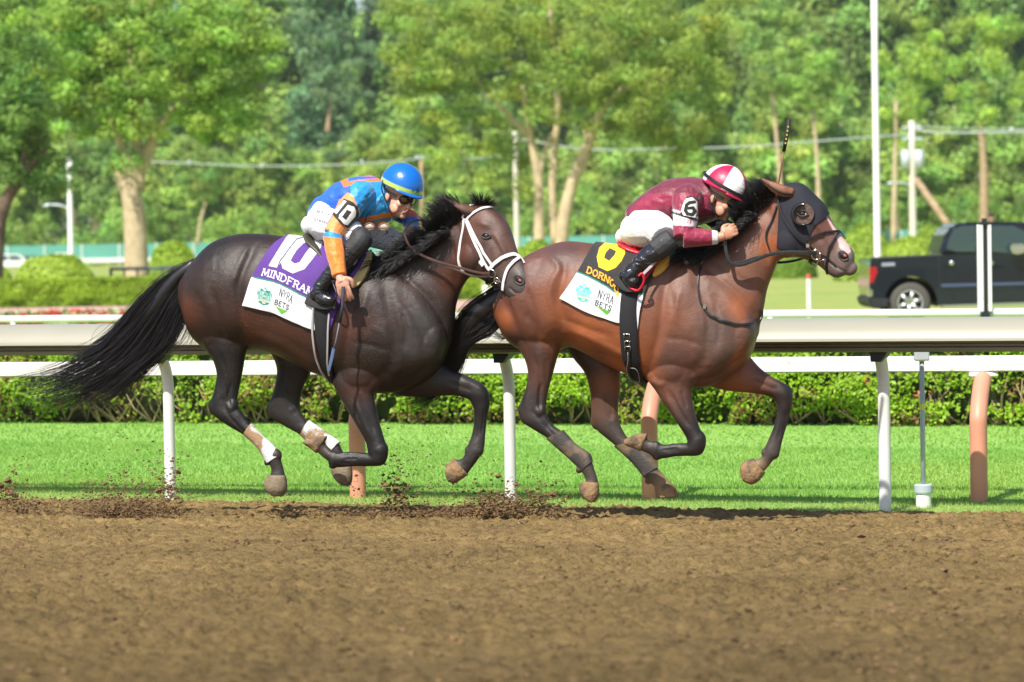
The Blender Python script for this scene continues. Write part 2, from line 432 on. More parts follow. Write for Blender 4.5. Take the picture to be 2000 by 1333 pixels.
# joints of the cover
for k in range(-3, 5):
    t = k * 4.1 + .9
    p1 = [tuple(x) for x in offset_profile(np.array(cov) + np.array([.000, .0]), .004)]
    p1 = offset_profile(cov, -.012); p1[:len(cov)] += 0
    Vj = []
    jp = np.concatenate([offset_profile(cov, .003)[len(cov):][::-1], offset_profile(cov, -.011)[len(cov):]])
    for tt in (t, t + .05):
        for (n_, z_) in jp:
            p_ = RAIL_O + RAIL_T * tt + RAIL_N * n_; Vj.append([p_[0], p_[1], z_])
    kk = len(jp); Vj, Fj = orient_(np.array(Vj), [[j, (j + 1) % kk, (j + 1) % kk + kk, j + kk] for j in range(kk)] + [[j, j + 1, kk - 2 - j, kk - 1 - j] for j in range(kk // 2 - 1)] + [[kk + j, kk + kk - 1 - j, kk + kk - 2 - j, kk + j + 1] for j in range(kk // 2 - 1)])
    np_mesh('joint_strip', Vj, Fj, M_cover, rail, smooth=False)

# second rail, white beam on terracotta legs
O2 = np.array([0, 22.40, 0]); T2 = nrm([1, -.28, 0]); N2 = np.array([T2[1], -T2[0], 0])
N2 = N2 if N2[1] < 0 else -N2
r2 = thing('turf_rail', O2, 'white flat rail on thick curved terracotta legs, on the grass behind the grey rail', 'rail')
A_ = Acc(); 
o = sweep('beam', [(-.03, .885), (.03, .885), (.038, .893), (.038, .987), (.03, .995), (-.03, .995), (-.038, .987), (-.038, .893)], O2, T2, N2, -16, 16, M_white, r2)
auto_smooth(o)
me2 = me3 = None
base_us = [690, 1262, 1906]
ts2 = [(on_line(u, O2 + N2 * .30, T2) - O2) @ T2 for u in base_us]
s2 = (ts2[2] - ts2[0]) / 2
tl = [ts2[0] + s2 * k for k in range(-4, 6)]; tl[5] = ts2[1]
tl = tl[:3] + tl[4:]
for t in tl:
    if me2 is None:
        path = catmull([(.30, -.2), (.30, .25), (.30, .5), (.29, .58), (.22, .68), (.12, .77), (.02, .835)], 6)
        pts = np.array([O2 + T2 * t + N2 * a + np.array([0, 0, z]) for a, z in path])
        lo = Acc().tube(pts, .060, 20).obj('leg', M_terra, r2, True); me2 = lo.data; t0_ = t; auto_smooth(lo)
        A_ = Acc().box(O2 + T2 * t + np.array([0, 0, .866]), (.20, .09, .030), bev=.006)
        sd_ = A_.obj('saddle_bracket', M_white, r2); me3 = sd_.data
    else:
        link('leg', me2, r2, T2 * (t - t0_)); link('saddle_bracket', me3, r2, T2 * (t - t0_))

# rain gauge like grey pole with a white foot
gp = on_line(1797, RAIL_O - RAIL_N * .35, RAIL_T)
g_ = thing('marker_pole', gp, 'thin grey pole with yellow bands in a white foot on the grass between the rails', 'pole')
Acc().tube([gp + [0, 0, z] for z in (.08, 1.0)], .0165, 14).obj('rod', M_grey, g_, True)
Acc().tube([gp + [0, 0, z] for z in (-.05, .095)], .052, 24).obj('foot', M_white, g_, False)
Acc().tube([gp + [0, 0, z] for z in (.096, .105, .150, .158)], [.060, .063, .063, .056], 24).obj('foot_cap', M_grey, g_, False)
Acc().box(gp + [0, 0, 1.04], (.10, .07, .09), bev=.01).obj('head', M_grey, g_)
for z in (.66, .99): Acc().tube([gp + [0, 0, z], gp + [0, 0, z + .045]], .0195, 16).obj('band', M_yel, g_)

# third rail, thin white, behind the first hedge
O3 = np.array([0, 37.1, 0]); T3 = nrm([1, -.445, 0]); N3 = -np.array([-T3[1], T3[0], 0])
r3 = thing('far_rail', O3, 'thin white pipe rail of the infield beyond the leafy hedge', 'rail')
Acc().tube([O3 + T3 * t + np.array([0, 0, .955]) for t in np.linspace(-26, 26, 20)], .045, 16).obj('pipe', M_white, r3, True)
me3 = None
for k in range(-9, 10):
    t = k * 2.6 + .7
    if me3 is None:
        lo = Acc().tube([O3 + T3 * t + np.array([0, 0, z]) for z in (-.1, .92)], .035, 12).obj('post', M_white, r3, True); me3 = lo.data; t0_ = t
    else: link('post', me3, r3, T3 * (t - t0_))
# double marker board standing on the third rail
mp = on_line(1922, O3 + N3 * .10, T3)
mk = thing('distance_marker', mp, 'tall narrow white double post with a dark gap standing at the far rail', 'marker post')
sc3 = FPX / mp[1]
for dx, w in ((-.048, .066), (.058, .040)):
    Acc().box(mp + [dx, 0, 1.46], (w, .05, .98), bev=.006).obj('board', M_white, mk)
Acc().box(mp + [.005, .02, 1.42], (.055, .03, 1.20)).obj('spine', M_bracket, mk)
Acc().box(mp + [.0, 0, 1.965], (.13, .06, .03)).obj('cap', M_bracket, mk)
Acc().box(mp + [.0, 0, .90], (.10, .07, .12)).obj('clamp', M_bracket, mk)

# ------------------------------------------------------------------ foliage machinery
M_leaf = mat('leaf', rough=.5, spec=.35, attr=True, trans=.32)
M_bark = mat('bark', (.36, .26, .15), .9, var=.3, vscale=3, bump=.8, bscale=9)
M_bark_pale = mat('pale_bark', (.48, .38, .24), .9, var=.22, vscale=2.5, bump=.8, bscale=7)
M_bark_dark = mat('dark_bark', (.14, .10, .07), .9, var=.3, vscale=3, bump=.8, bscale=9)

def leaves(C, Rr, per, size, col, rng, jit=.25, squash=.8, up=.35, shell=.55, colvar=.28, aspect=.6):
    """leaf quads on the shells of many clumps: C (n,3), Rr (n,), per = leaves on a clump of radius 1"""
    cnt = np.maximum((per * (Rr ** 2)).astype(int), 6)
    ci = np.repeat(np.arange(len(C)), cnt); n = len(ci)
    d = rng.normal(size=(n, 3)); d /= np.linalg.norm(d, axis=1)[:, None]
    rr = Rr[ci] * (shell + (1 - shell) * rng.random(n)) * (1 + .18 * rng.normal(size=n))
    pos = C[ci] + d * rr[:, None] * np.array([1, 1, squash])
    nn = d + rng.normal(size=(n, 3)) * .55 + np.array([0, 0, up]); nn /= np.linalg.norm(nn, axis=1)[:, None]
    t = np.cross(nn, rng.normal(size=(n, 3))); t /= np.linalg.norm(t, axis=1)[:, None] + 1e-9
    b = np.cross(nn, t); s = size * (1 + jit * rng.normal(size=n)).clip(.4, 2)[:, None]
    fold = nn * s * .18
    V = np.stack([pos - t * s * .5, pos + b * s * aspect * .5 - fold, pos + t * s * .5, pos - b * s * aspect * .5 - fold], 1).reshape(-1, 3)
    F = np.arange(4 * n).reshape(-1, 4)
    tint_c = 1 + colvar * rng.normal(size=len(C)); tint_l = 1 + colvar * .8 * rng.normal(size=n)
    hue = rng.normal(size=len(C))[ci] * .09
    c = np.array(col)[None] * (tint_c[ci] * tint_l).clip(.45, 1.8)[:, None]
    c = c * 1.0 * np.stack([1 + hue, 1 + 0 * hue, 1 - hue * .5], 1)
    return V, F, np.repeat(c.clip(.004, .9), 4, 0)

def limb(A_, pts, r0, r1, seg=8, sub=4):
    p_ = catmull(pts, sub); A_.tube(p_, np.linspace(r0, r1, len(p_)), seg)

def tree_mesh(seed, H, crown, per, leaf, col, trunk_r, trunk_mat, forks=6, pts_n=90, clump=(.5, 1.1), squash=.85, trunk_h=.35):
    """returns trunk mesh and crown mesh about the origin. crown: list of (x, z, rx, rz) lobes as fractions of H"""
    rng = np.random.default_rng(seed)
    A_ = Acc(); top = np.array([rng.normal() * .02 * H, 0, H * .92])
    limb(A_, [[0, 0, -.3], [.01 * H, 0, trunk_h * .6 * H], [rng.normal() * .02 * H, rng.normal() * .02 * H, trunk_h * 1.5 * H], top], trunk_r, trunk_r * .18, 9)
    Cs = []; Rs = []
    lob = np.array(crown)
    for i in range(pts_n):
        l = lob[i % len(lob)]
        d = rng.normal(size=3); d /= np.linalg.norm(d); q = rng.random() ** .45
        Cs.append([H * (l[0] + d[0] * l[2] * q), H * (d[1] * l[2] * q), H * (l[1] + d[2] * l[3] * q)]); Rs.append(rng.uniform(*clump))
    Cs = np.array(Cs); Rs = np.array(Rs)
    for k in range(forks * 3):
        c = Cs[rng.integers(len(Cs))]; z0 = H * rng.uniform(trunk_h * .7, .6); z0 = min(z0, c[2])
        a = np.array([0, 0, z0]); limb(A_, [a, a * .5 + c * .5 + [0, 0, -.02 * H], c], trunk_r * .34, trunk_r * .08, 5, 3)
    V, F, c = leaves(Cs, Rs, per, leaf, col, rng, squash=squash)
    tm = np_mesh('trunk', np.concatenate(A_.V), A_.F, trunk_mat); cm = np_mesh('crown', V, F, M_leaf, smooth=False, cols=c)
    d1, d2 = tm.data, cm.data
    bpy.data.objects.remove(tm); bpy.data.objects.remove(cm)
    return d1, d2
# ------------------------------------------------------------------ hedges
def hedge(name, label, O, T, N, t0, t1, h, depth, n, leaf, col, ground=0.0, gaps=True, twigs=True):
    rt = thing(name, O + T * (t0 + t1) / 2, label, 'hedge')
    rng = np.random.default_rng(len(label))
    # a row of shrubs: bumps along the length
    t = rng.uniform(t0, t1, n); a = rng.random(n)
    face = rng.random(n) < .62
    zz = np.where(face, rng.random(n) ** .85 * h, h - rng.random(n) * .06)
    dd = np.where(face, depth / 2 - rng.random(n) ** 2 * .12, rng.uniform(-depth / 2, depth / 2, n))
    bump = vnoise(t * 2.3, zz * 2.6, 41) ; bump2 = vnoise(t * 6.5, zz * 7, 42)
    dd = dd + np.where(face, (bump - .5) * .30 - .22 * np.clip(1 - zz / (h * .35), 0, 1) + (bump2 - .5) * .10, 0) * (1 if gaps else .4)
    zz = zz + np.where(face, 0, (vnoise(t * 2.3, dd * 3, 43) - .5) * .12) * (1 if gaps else .5)
    keep = np.ones(n, bool)
    if gaps:
        low = np.clip(1 - zz / (h * .50), 0, 1)
        keep = rng.random(n) > np.where(face, low * (.10 + 1.0 * vnoise(t * 1.4 + 3, zz * 2.0, 44)) + .6 * (bump < .38) + .5 * (bump2 < .3), 0)
    t, dd, zz, bump, face = t[keep], dd[keep], zz[keep], bump[keep], face[keep]; n = len(t)
    pos = O + T * t[:, None] + N * dd[:, None]; pos[:, 2] = ground + zz
    nn = N * face[:, None] * 1.0 + np.array([0, 0, .6]) + rng.normal(size=(n, 3)) * .6; nn /= np.linalg.norm(nn, axis=1)[:, None]
    tt = np.cross(nn, rng.normal(size=(n, 3))); tt /= np.linalg.norm(tt, axis=1)[:, None]; bb = np.cross(nn, tt)
    s = leaf * (1 + .3 * rng.normal(size=n)).clip(.4, 2)[:, None]
    V = np.stack([pos - tt * s * .5, pos + bb * s * .3, pos + tt * s * .5, pos - bb * s * .3], 1).reshape(-1, 3)
    c = np.array(col)[None] * (.8 + .45 * rng.random(n) + .35 * (bump - .5))[:, None]
    br = (vnoise(t * 1.9, zz * 3, 45) + .30 * (1 - zz / h) > .80) & face
    c = np.where((br & (rng.random(n) < .5) & gaps)[:, None], np.array([.26, .17, .055])[None], c)
    if gaps:
        fl = (vnoise(t * 9, zz * 9, 47) > .93) & (rng.random(n) < .5)
        c = np.where(fl[:, None], np.array([.55, .20, .05])[None], c)
    np_mesh('foliage', V, np.arange(4 * n).reshape(-1, 4), M_leaf, rt, smooth=False, cols=np.repeat(c.clip(.01, .9), 4, 0))
    if twigs:
        A_ = Acc()
        x = t0
        while x < t1:
            x += rng.uniform(.05, .13)
            b0 = O + T * x + N * rng.uniform(-.1, .22) + [0, 0, ground]
            for q in range(3):
                e = b0 + T * rng.normal() * .22 + N * rng.uniform(-.05, .18) + [0, 0, rng.uniform(.25, .6)]
                A_.tube([b0, (b0 + e) / 2 + T * rng.normal() * .05, e], [.012, .008, .004], 5)
        A_.obj('stems', M_bark, rt, True)
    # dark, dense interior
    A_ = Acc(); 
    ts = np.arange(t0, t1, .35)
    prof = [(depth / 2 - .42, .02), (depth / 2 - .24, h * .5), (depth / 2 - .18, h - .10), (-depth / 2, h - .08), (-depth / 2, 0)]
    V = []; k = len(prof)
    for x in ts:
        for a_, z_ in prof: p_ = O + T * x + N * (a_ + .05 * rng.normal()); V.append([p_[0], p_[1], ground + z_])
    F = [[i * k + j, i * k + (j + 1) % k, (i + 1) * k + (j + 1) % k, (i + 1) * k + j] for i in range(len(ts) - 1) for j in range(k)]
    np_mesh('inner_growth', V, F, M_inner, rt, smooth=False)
    return rt
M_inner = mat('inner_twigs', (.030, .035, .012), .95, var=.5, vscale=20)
OH = np.array([0, 31.35, 0]); TH1 = nrm([1, -.40, 0])
TH1 = nrm([1, -.35, 0]); NH1 = np.array([TH1[1], -TH1[0], 0]); NH1 = NH1 if NH1[1] < 0 else -NH1
hedge('leafy_hedge', 'loose green leafy hedge with bare brown stems at its foot behind the turf', OH, TH1, NH1, -13, 13, .93, .9, 180000, .042, (.25, .42, .018))
O5 = np.array([-17, 101.0, 0]); T5 = np.array([1.0, 0, 0]); N5 = np.array([0, -1.0, 0])
hedge('clipped_hedge', 'long clipped bright green hedge behind the flower bed at left', O5, T5, N5, -4, 16, .90, 1.3, 60000, .10, (.27, .42, .025), gaps=False, twigs=False)

# ------------------------------------------------------------------ infield: path, flowers, lawns
M_path = mat('pink_path', (.50, .31, .24), .9, var=.1, vscale=1)
np_mesh('path', [[-22, 86, -.02], [6, 86, -.02], [6, 100, -.02], [-22, 100, -.02]], np.array([[0, 1, 2, 3]]), M_path, smooth=False, kind='structure')
def flowers():
    rng = np.random.default_rng(5); n = 9000
    x = rng.uniform(-16, -4.5, n); y = rng.uniform(74, 82, n); z = rng.uniform(.02, .22, n)
    p_ = np.stack([x, y, z], 1); d = rng.normal(size=(n, 3)) * .05; e = rng.normal(size=(n, 3)) * .05
    V = np.stack([p_ - d, p_ - e, p_ + d, p_ + e], 1).reshape(-1, 3)
    kind = vnoise(x * 1.1, y * .3, 51)
    c = np.where((kind > .42)[:, None], np.array([.65, .03, .02]), np.array([.62, .62, .40]))
    g = rng.random(n) < .3; c = np.where(g[:, None], np.array([.12, .22, .03]), c)
    far = y > 80.5; c = np.where((far & (rng.random(n) < .75))[:, None], np.array([.62, .60, .42]), c)
    o = np_mesh('flower_bed', V, np.arange(4 * n).reshape(-1, 4), M_leaf, smooth=False, cols=np.repeat(c, 4, 0), kind='stuff')
    tag(o, 'red and cream flower bed behind the white far rail at left', 'flowers')
flowers()

def bush(label, u, v_base, Z, w_px, h, col=(.34, .48, .05)):
    g = P(u, v_base, Z); g[2] = 0; r = w_px * Z / FPX / 2
    rt = thing('round_bush', g, label, 'bush', 'clipped round bushes on the infield lawn')
    rng = np.random.default_rng(int(u)); n = int(9000)
    d = rng.normal(size=(n, 3)); d[:, 2] = abs(d[:, 2]); d /= np.linalg.norm(d, axis=1)[:, None]
    d[:, 2] = d[:, 2] ** .9
    lump = 1 + .10 * (vnoise3(d * 3.1 + u, 61) - .5) * 2
    pos = g + d * np.array([r, r, h]) * lump[:, None] * rng.uniform(.93, 1.02, n)[:, None]
    nn = d + rng.normal(size=(n, 3)) * .4; nn /= np.linalg.norm(nn, axis=1)[:, None]
    t = np.cross(nn, rng.normal(size=(n, 3))); t /= np.linalg.norm(t, axis=1)[:, None]; b = np.cross(nn, t); s = .07 * r / 1.2
    s = max(s, .05)
    V = np.stack([pos - t * s, pos + b * s * .7, pos + t * s, pos - b * s * .7], 1).reshape(-1, 3)
    c = np.array(col) * (.8 + .4 * rng.random(n))[:, None]
    np_mesh('foliage', V, np.arange(4 * n).reshape(-1, 4), M_leaf, rt, smooth=False, cols=np.repeat(c, 4, 0))
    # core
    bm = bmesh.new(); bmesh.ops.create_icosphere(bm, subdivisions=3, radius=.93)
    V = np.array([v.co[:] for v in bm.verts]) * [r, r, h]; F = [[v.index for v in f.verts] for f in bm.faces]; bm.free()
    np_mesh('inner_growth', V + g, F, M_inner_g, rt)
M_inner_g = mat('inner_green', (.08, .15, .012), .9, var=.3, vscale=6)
bush('wide dome of clipped bright green bush above the long hedge, left of the lamp post', 105, 560, 118, 165, 1.65)
bush('low green bush cut by the left picture edge beside the white car', 0, 560, 122, 60, 1.2)
bush('domed bush with a pointed top just right of the big pale tree trunk', 341, 560, 116, 110, 2.1, (.34, .50, .05))
bush('small round bush seen between the two horses below the pale twin trunks', 1050, 520, 120, 120, 1.85, (.34, .50, .05))
bush('large round bush just left of the tall white pole beyond the brown horse nose', 1690, 555, 128, 122, 2.3, (.30, .44, .05))
bush('wide low bush right of the tall white pole, behind the truck bed', 1775, 555, 124, 130, 1.75, (.34, .48, .05))
bush('round bush half hidden behind the truck cab', 1822, 555, 136, 90, 2.2, (.30, .44, .05))
bush('dark based bush on the lawn below the brown horse jaw', 1545, 545, 140, 105, 1.55, (.16, .28, .02))
bush('small dark based bush right of the brown horse chin', 1645, 545, 150, 60, 1.3, (.16, .28, .02))

# ------------------------------------------------------------------ teal fence with white kerb
M_teal = mat('teal_windscreen', (.10, .33, .27), .7, var=.06, vscale=.5)
fz = 330.0; fs = FPX / fz
fence = thing('teal_fence', (0, fz, 0), 'long teal screen fence with a white kerb below the trees', 'fence')
ftop = CAM_H + 9 / fs; fbot = CAM_H - 26 / fs
xs = np.arange(-62, 66, 4.0)
for i, x in enumerate(xs[:-1]):
    A_ = Acc().box([x + 2, fz, (fbot + .45 + ftop) / 2], (3.86, .05, ftop - fbot - .45)); A_.obj('panel', M_teal, fence)
mep = None
for x in xs:
    if mep is None: q = Acc().box([x, fz - .05, (ftop + fbot) / 2 - .3], (.12, .12, ftop - fbot + .7)).obj('post', M_white, fence); mep = q.data; x0 = x
    else: link('post', mep, fence, [x - x0, 0, 0])
Acc().box([2, fz - .1, fbot + .2], (128, .3, .45)).obj('kerb', M_white, fence)

# ------------------------------------------------------------------ poles, lamps and wires
M_pole = mat('concrete_pole', (.62, .58, .50), .8, var=.08, vscale=2)
M_polew = mat('white_pole_paint', (.82, .82, .80), .5)
M_gal = mat('galvanised', (.55, .62, .68), .4, metal=.4)
def pole(name, label, cat, u, v_top, w_px, Z, mtl, group=None, taper=.8):
    b = P(u, 500, Z); b[2] = -.1
    t = P(u, v_top, Z); H = t[2]; r = w_px * Z / FPX / 2
    rt = thing(name, (b[0], b[1], 0), label, cat, group)
    Acc().tube([[b[0], b[1], z] for z in np.linspace(-.1, H, 6)], np.linspace(r, r * taper, 6), 14).obj('shaft', mtl, rt, True)
    return rt, b, H, r
pole('tall_pole', 'tall slim white pole rising out of the picture behind the truck bed', 'pole', 1714, -60, 14.5, 68, M_polew, taper=.85)
def lamp(rt, b, H, z, dx, mtl):
    s = np.sign(dx)
    Acc().tube(catmull([[b[0], b[1], z - .25], [b[0] + dx * .4, b[1], z - .02], [b[0] + dx, b[1], z + .05]], 6), .05, 8).obj('lamp_arm', M_gal, rt, True)
    Acc().tube([[b[0] + dx * .95, b[1], z + .05], [b[0] + dx * 1.0, b[1], z + .06], [b[0] + dx * 1.25, b[1], z + .0], [b[0] + dx * 1.4, b[1], z - .02]], [.06, .13, .15, .05], 10, flat=.6).obj('lamp_head', M_gal, rt, True)
Z = 150.0; sc_ = FPX / Z
rt, b, H, r = pole('street_lamp', 'white lamp post with one arm to the left, left of the big tree trunk', 'lamp post', 139, 306, 12, Z, M_polew)
lamp(rt, b, H, CAM_H + (488 - 402) / sc_, -.95, M_gal)
Acc().box([b[0] - .35, b[1], (488 - 507) / sc_ + CAM_H], (.75, .6, .62)).obj('base_block', M_polew, rt)
rt, b, H, r = pole('utility_pole', 'pale concrete utility pole between the two horses, left of the twin trunks', 'utility pole', 1010, 258, 12, 190, M_pole, 'utility poles behind the lawn')
rt, b, H, r = pole('utility_pole', 'thin weathered utility pole behind the blue helmet carrying the wires', 'utility pole', 826, 302, 9, 235, M_bark, 'utility poles behind the lawn')
Acc().box([b[0], b[1] - .15, H - .2], (.9, .12, .25)).obj('crossarm', M_gal, rt)
Z = 190.0; sc_ = FPX / Z
rt, b, H, r = pole('utility_pole', 'stout utility pole with grey boxes and a lamp arm, left of the truck cab', 'utility pole', 1784, 236, 15, Z, M_pole, 'utility poles behind the lawn')
lamp(rt, b, H, CAM_H + (459 - 358) / sc_, -1.15, M_gal)
for dx, dv in ((-.42, 312), (.42, 312)):
    Acc().tube([[b[0] + dx, b[1] - .1, CAM_H + (459 - dv - 20) / sc_], [b[0] + dx, b[1] - .1, CAM_H + (459 - dv + 18) / sc_]], .30, 14).obj('transformer', M_grey2 if False else M_gal, rt, True)
for dv in (250, 272):
    Acc().box([b[0], b[1] - .1, CAM_H + (459 - dv) / sc_], (1.2, .12, .16)).obj('crossarm', M_gal, rt)
guy = P(1784, 300, Z); ge = P(1856, 446, Z - 4)
Acc().tube([P(1790, 352, Z), ge], .22, 10).obj('brace_pole', M_bark, rt, True)
M_wire = mat('pale_cable', (.36, .42, .38), .6)
def wire(label, pts, Z0, Z1, rr):
    n = len(pts); rr *= .62; q = [P(u, v, Z0 + (Z1 - Z0) * i / (n - 1)) for i, (u, v) in enumerate(pts)]
    o = Acc().tube(catmull(q, 8), rr, 6).obj('cable', M_wire, None, True); tag(o, label, 'cable', 'cables strung between the utility poles')
wire('pale cable from the big tree across to the pole behind the blue helmet', [(285, 316), (400, 321), (520, 325), (700, 321), (826, 310)], 235, 235, .10)
wire('pale cable running from the pole behind the blue helmet into the central tree', [(826, 308), (920, 311), (1010, 300)], 235, 191, .10)
wire('pale cable sagging behind the central tree and the maroon jockey', [(1010, 272), (1150, 292), (1300, 291), (1450, 287), (1640, 273), (1784, 262)], 191, 190, .09)
wire('pale cable leaving the right hand utility pole towards the picture edge', [(1784, 254), (1850, 260), (1980, 258), (2080, 254)], 190, 188, .12)
wire('second lower cable leaving the right hand utility pole to the right', [(1784, 245), (1850, 250), (1980, 252), (2080, 248)], 190, 188, .05)
def insul(u, v, Z):
    q = P(u, v, Z); o = Acc().tube([q - [0, 0, .22], q + [0, 0, .22]], .13, 8).obj('cable_spacer', M_wire, None, True)
    return o
for u, v, Z, lb in ((370, 319, 234, 'cable spacer nearest the big tree'), (513, 324, 234, 'cable spacer left of the blue helmet above the dark horse rump'), (707, 318, 234, 'cable spacer just above left of the blue helmet'), (1303, 289, 189.5, 'cable spacer above the maroon jockey back'), (1976, 256, 187, 'cable spacer near the right picture edge')):
    tag(insul(u, v, Z), lb, 'cable spacer', 'pale spacers on the cables')

# ------------------------------------------------------------------ trees
def spawn(name, label, cat, loc, meshes, scale, rz, group):
    rt = thing(name, loc, label, cat, group)
    rt.rotation_euler = (0, 0, rz)
    for nm, me in zip(('trunk', 'crown'), meshes):
        o = link(nm, me, rt); o.scale = scale
    return rt
# the big maple at left: traced clumps
def traced_tree(name, label, lobes, Z, depth, n, clump, per, leaf, col, limbs, mtl, seed, group=None, colvar=.2):
    rng = np.random.default_rng(seed); base = P(limbs[0][0][0][0], 500, Z); base[2] = 0
    rt = thing(name, base, label, 'tree', group)
    Cs = []; Rs = []
    wts = np.array([l[2] * l[3] for l in lobes], float); wts /= wts.sum()
    for i in range(n):
        l = lobes[rng.choice(len(lobes), p=wts)]
        while True:
            a, b_ = rng.uniform(-1, 1, 2)
            if a * a + b_ * b_ < 1: break
        dz = rng.uniform(-1, 1) * depth * math.sqrt(max(.05, 1 - a * a - b_ * b_))
        Cs.append(P(l[0] + a * l[2], l[1] + b_ * l[3], Z + dz)); Rs.append(rng.uniform(*clump))
    Cs = np.array(Cs); Rs = np.array(Rs)
    V, F, c = leaves(Cs, Rs, per, leaf, col, rng, squash=.7, colvar=colvar)
    np_mesh('crown', V, F, M_leaf, rt, smooth=False, cols=c)
    A_ = Acc()
    for pts, w0, w1 in limbs:
        q = [P(p_[0], p_[1], Z + (p_[2] if len(p_) > 2 else 0)) for p_ in pts]
        limb(A_, q, w0 * Z / FPX / 2, w1 * Z / FPX / 2, 10, 5)
    A_.obj('trunk', mtl, rt, True)
traced_tree('maple_tree', 'big broad maple with a thick pale trunk, left of the blue capped jockey',
    [(250, 120, 250, 120), (120, 60, 190, 90), (400, 130, 150, 110), (440, 50, 120, 80), (330, 220, 160, 60), (430, 240, 80, 45), (130, 200, 120, 70), (190, 290, 70, 50), (100, 130, 110, 90), (250, 20, 260, 60)],
    120, 3.2, 330, (.35, .8), 420, .17, (.29, .46, .075),
    [([(266, 590), (266, 500), (262, 420), (255, 360), (262, 300)], 52, 36), ([(255, 400), (235, 350), (225, 330)], 26, 12), ([(262, 370), (240, 290), (200, 190)], 30, 10),
     ([(268, 370), (285, 300), (330, 220), (400, 150)], 26, 9), ([(270, 330), (270, 200), (290, 60), (300, -60)], 20, 8), ([(265, 330), (255, 120), (262, 0)], 14, 7), ([(280, 330), (300, 285), (296, 262)], 16, 8)],
    M_bark_pale, 11)
traced_tree('maple_tree', 'dark maple cut by the left picture edge, its trunk leaning right',
    [(-20, 280, 110, 80), (20, 220, 100, 60), (60, 300, 70, 50), (-60, 100, 150, 200), (110, 330, 50, 40)],
    104, 2.6, 150, (.35, .7), 400, .16, (.14, .27, .05),
    [([(-14, 600), (-8, 480), (8, 400), (50, 335), (90, 290)], 40, 14), ([(0, 410), (40, 330), (60, 250)], 18, 8)], M_bark_dark, 12)
traced_tree('willow_tree', 'wide olive green tree with several pale leaning trunks behind the brown horse',
    [(1080, 90, 330, 110), (960, 150, 190, 110), (1260, 110, 180, 110), (1330, 190, 130, 100), (860, 80, 120, 90), (850, 210, 80, 90), (1360, 270, 60, 50), (930, 280, 90, 60), (1230, 230, 90, 60), (1110, 160, 120, 80), (1100, 20, 380, 60), (1000, 340, 60, 40)],
    150, 4.2, 480, (.40, .9), 330, .17, (.31, .43, .08),
    [([(1054, 560), (1053, 470), (1052, 360), (1035, 260), (1020, 170)], 26, 12), ([(1092, 560), (1098, 450), (1120, 350), (1150, 280), (1185, 200), (1260, 150)], 32, 10), ([(1085, 480), (1078, 380), (1083, 300), (1090, 180), (1075, 20), (1085, -40)], 18, 8),
     ([(1120, 360), (1150, 300), (1140, 250)], 14, 6), ([(1052, 350), (1070, 280), (1095, 240)], 12, 6), ([(1035, 270), (960, 190), (900, 120)], 12, 5)],
    M_bark_pale, 13)

KINDS = [
 dict(seed=1, H=22, crown=[(0, .62, .20, .30), (.03, .78, .14, .2), (-.05, .45, .17, .18)], col=(.26, .42, .10), clump=(1.0, 2.0), trunk_r=.42, trunk_h=.3),
 dict(seed=2, H=20, crown=[(0, .66, .15, .30), (.06, .5, .12, .14), (-.07, .6, .10, .2)], col=(.36, .54, .12), clump=(.8, 1.7), trunk_r=.36, trunk_h=.4),
 dict(seed=3, H=24, crown=[(0, .6, .13, .36), (.04, .75, .10, .2)], col=(.19, .34, .15), clump=(.9, 1.8), trunk_r=.4, trunk_h=.35),
 dict(seed=4, H=16, crown=[(0, .5, .26, .42), (.1, .4, .2, .3)], col=(.34, .50, .11), clump=(.9, 1.8), trunk_r=.3, trunk_h=.2)]
MESH = []
for k in KINDS:
    MESH.append(tree_mesh(k['seed'], k['H'], k['crown'], 75 , .52, k['col'], k['trunk_r'], M_bark_pale, pts_n=120, clump=k['clump'], trunk_h=k['trunk_h']))
kind_words = ['broad green', 'light green', 'slender bluish', 'low yellow green']
GT = 'trees of the wood beyond the fence'
spots = []      # (u, Z, kind, scale, place words)
rng = np.random.default_rng(77)
row = [(30, 345, 3, .8), (105, 350, 1, .7), (190, 365, 0, .9), (300, 350, 3, .85), (370, 350, 1, .75), (430, 352, 3, .8), (500, 350, 1, .95), (560, 350, 3, .85), (612, 372, 2, .95),
       (665, 360, 3, .9), (725, 352, 1, .8), (770, 350, 3, .95), (830, 360, 0, .8), (905, 350, 3, .8), (985, 352, 1, .75), (1075, 352, 3, .8), (1150, 350, 1, .7), (1210, 350, 3, .9), (1290, 352, 3, .75),
       (1370, 350, 1, .85), (1440, 356, 3, .9), (1506, 345, 1, .98), (1560, 372, 0, .85), (1592, 344, 1, .93), (1650, 350, 3, .95), (1700, 360, 1, .8), (1752, 348, 1, .9), (1810, 356, 3, .85), (1868, 350, 1, .85), (1965, 350, 3, .9), (2030, 352, 0, .9)]
back = [(-20, 420, 2, 1.1), (60, 400, 0, 1.1), (150, 430, 2, 1.2), (240, 410, 0, 1.2), (330, 420, 2, 1.1), (410, 430, 0, 1.15), (480, 440, 2, 1.15), (570, 430, 0, 1.22), (645, 425, 2, 1.28), (690, 460, 0, 1.1), (765, 440, 2, 1.05), (850, 430, 0, 1.15),
        (930, 440, 2, 1.15), (1020, 430, 0, 1.2), (1110, 440, 2, 1.15), (1190, 430, 0, 1.2), (1270, 440, 2, 1.2), (1350, 430, 0, 1.2), (1430, 440, 2, 1.25), (1500, 430, 0, 1.15), (1570, 450, 2, 1.0), (1640, 420, 0, 1.25), (1710, 440, 2, 1.25), (1790, 420, 0, 1.3), (1860, 430, 2, 1.25), (1940, 420, 0, 1.3), (2010, 420, 2, 1.2)]
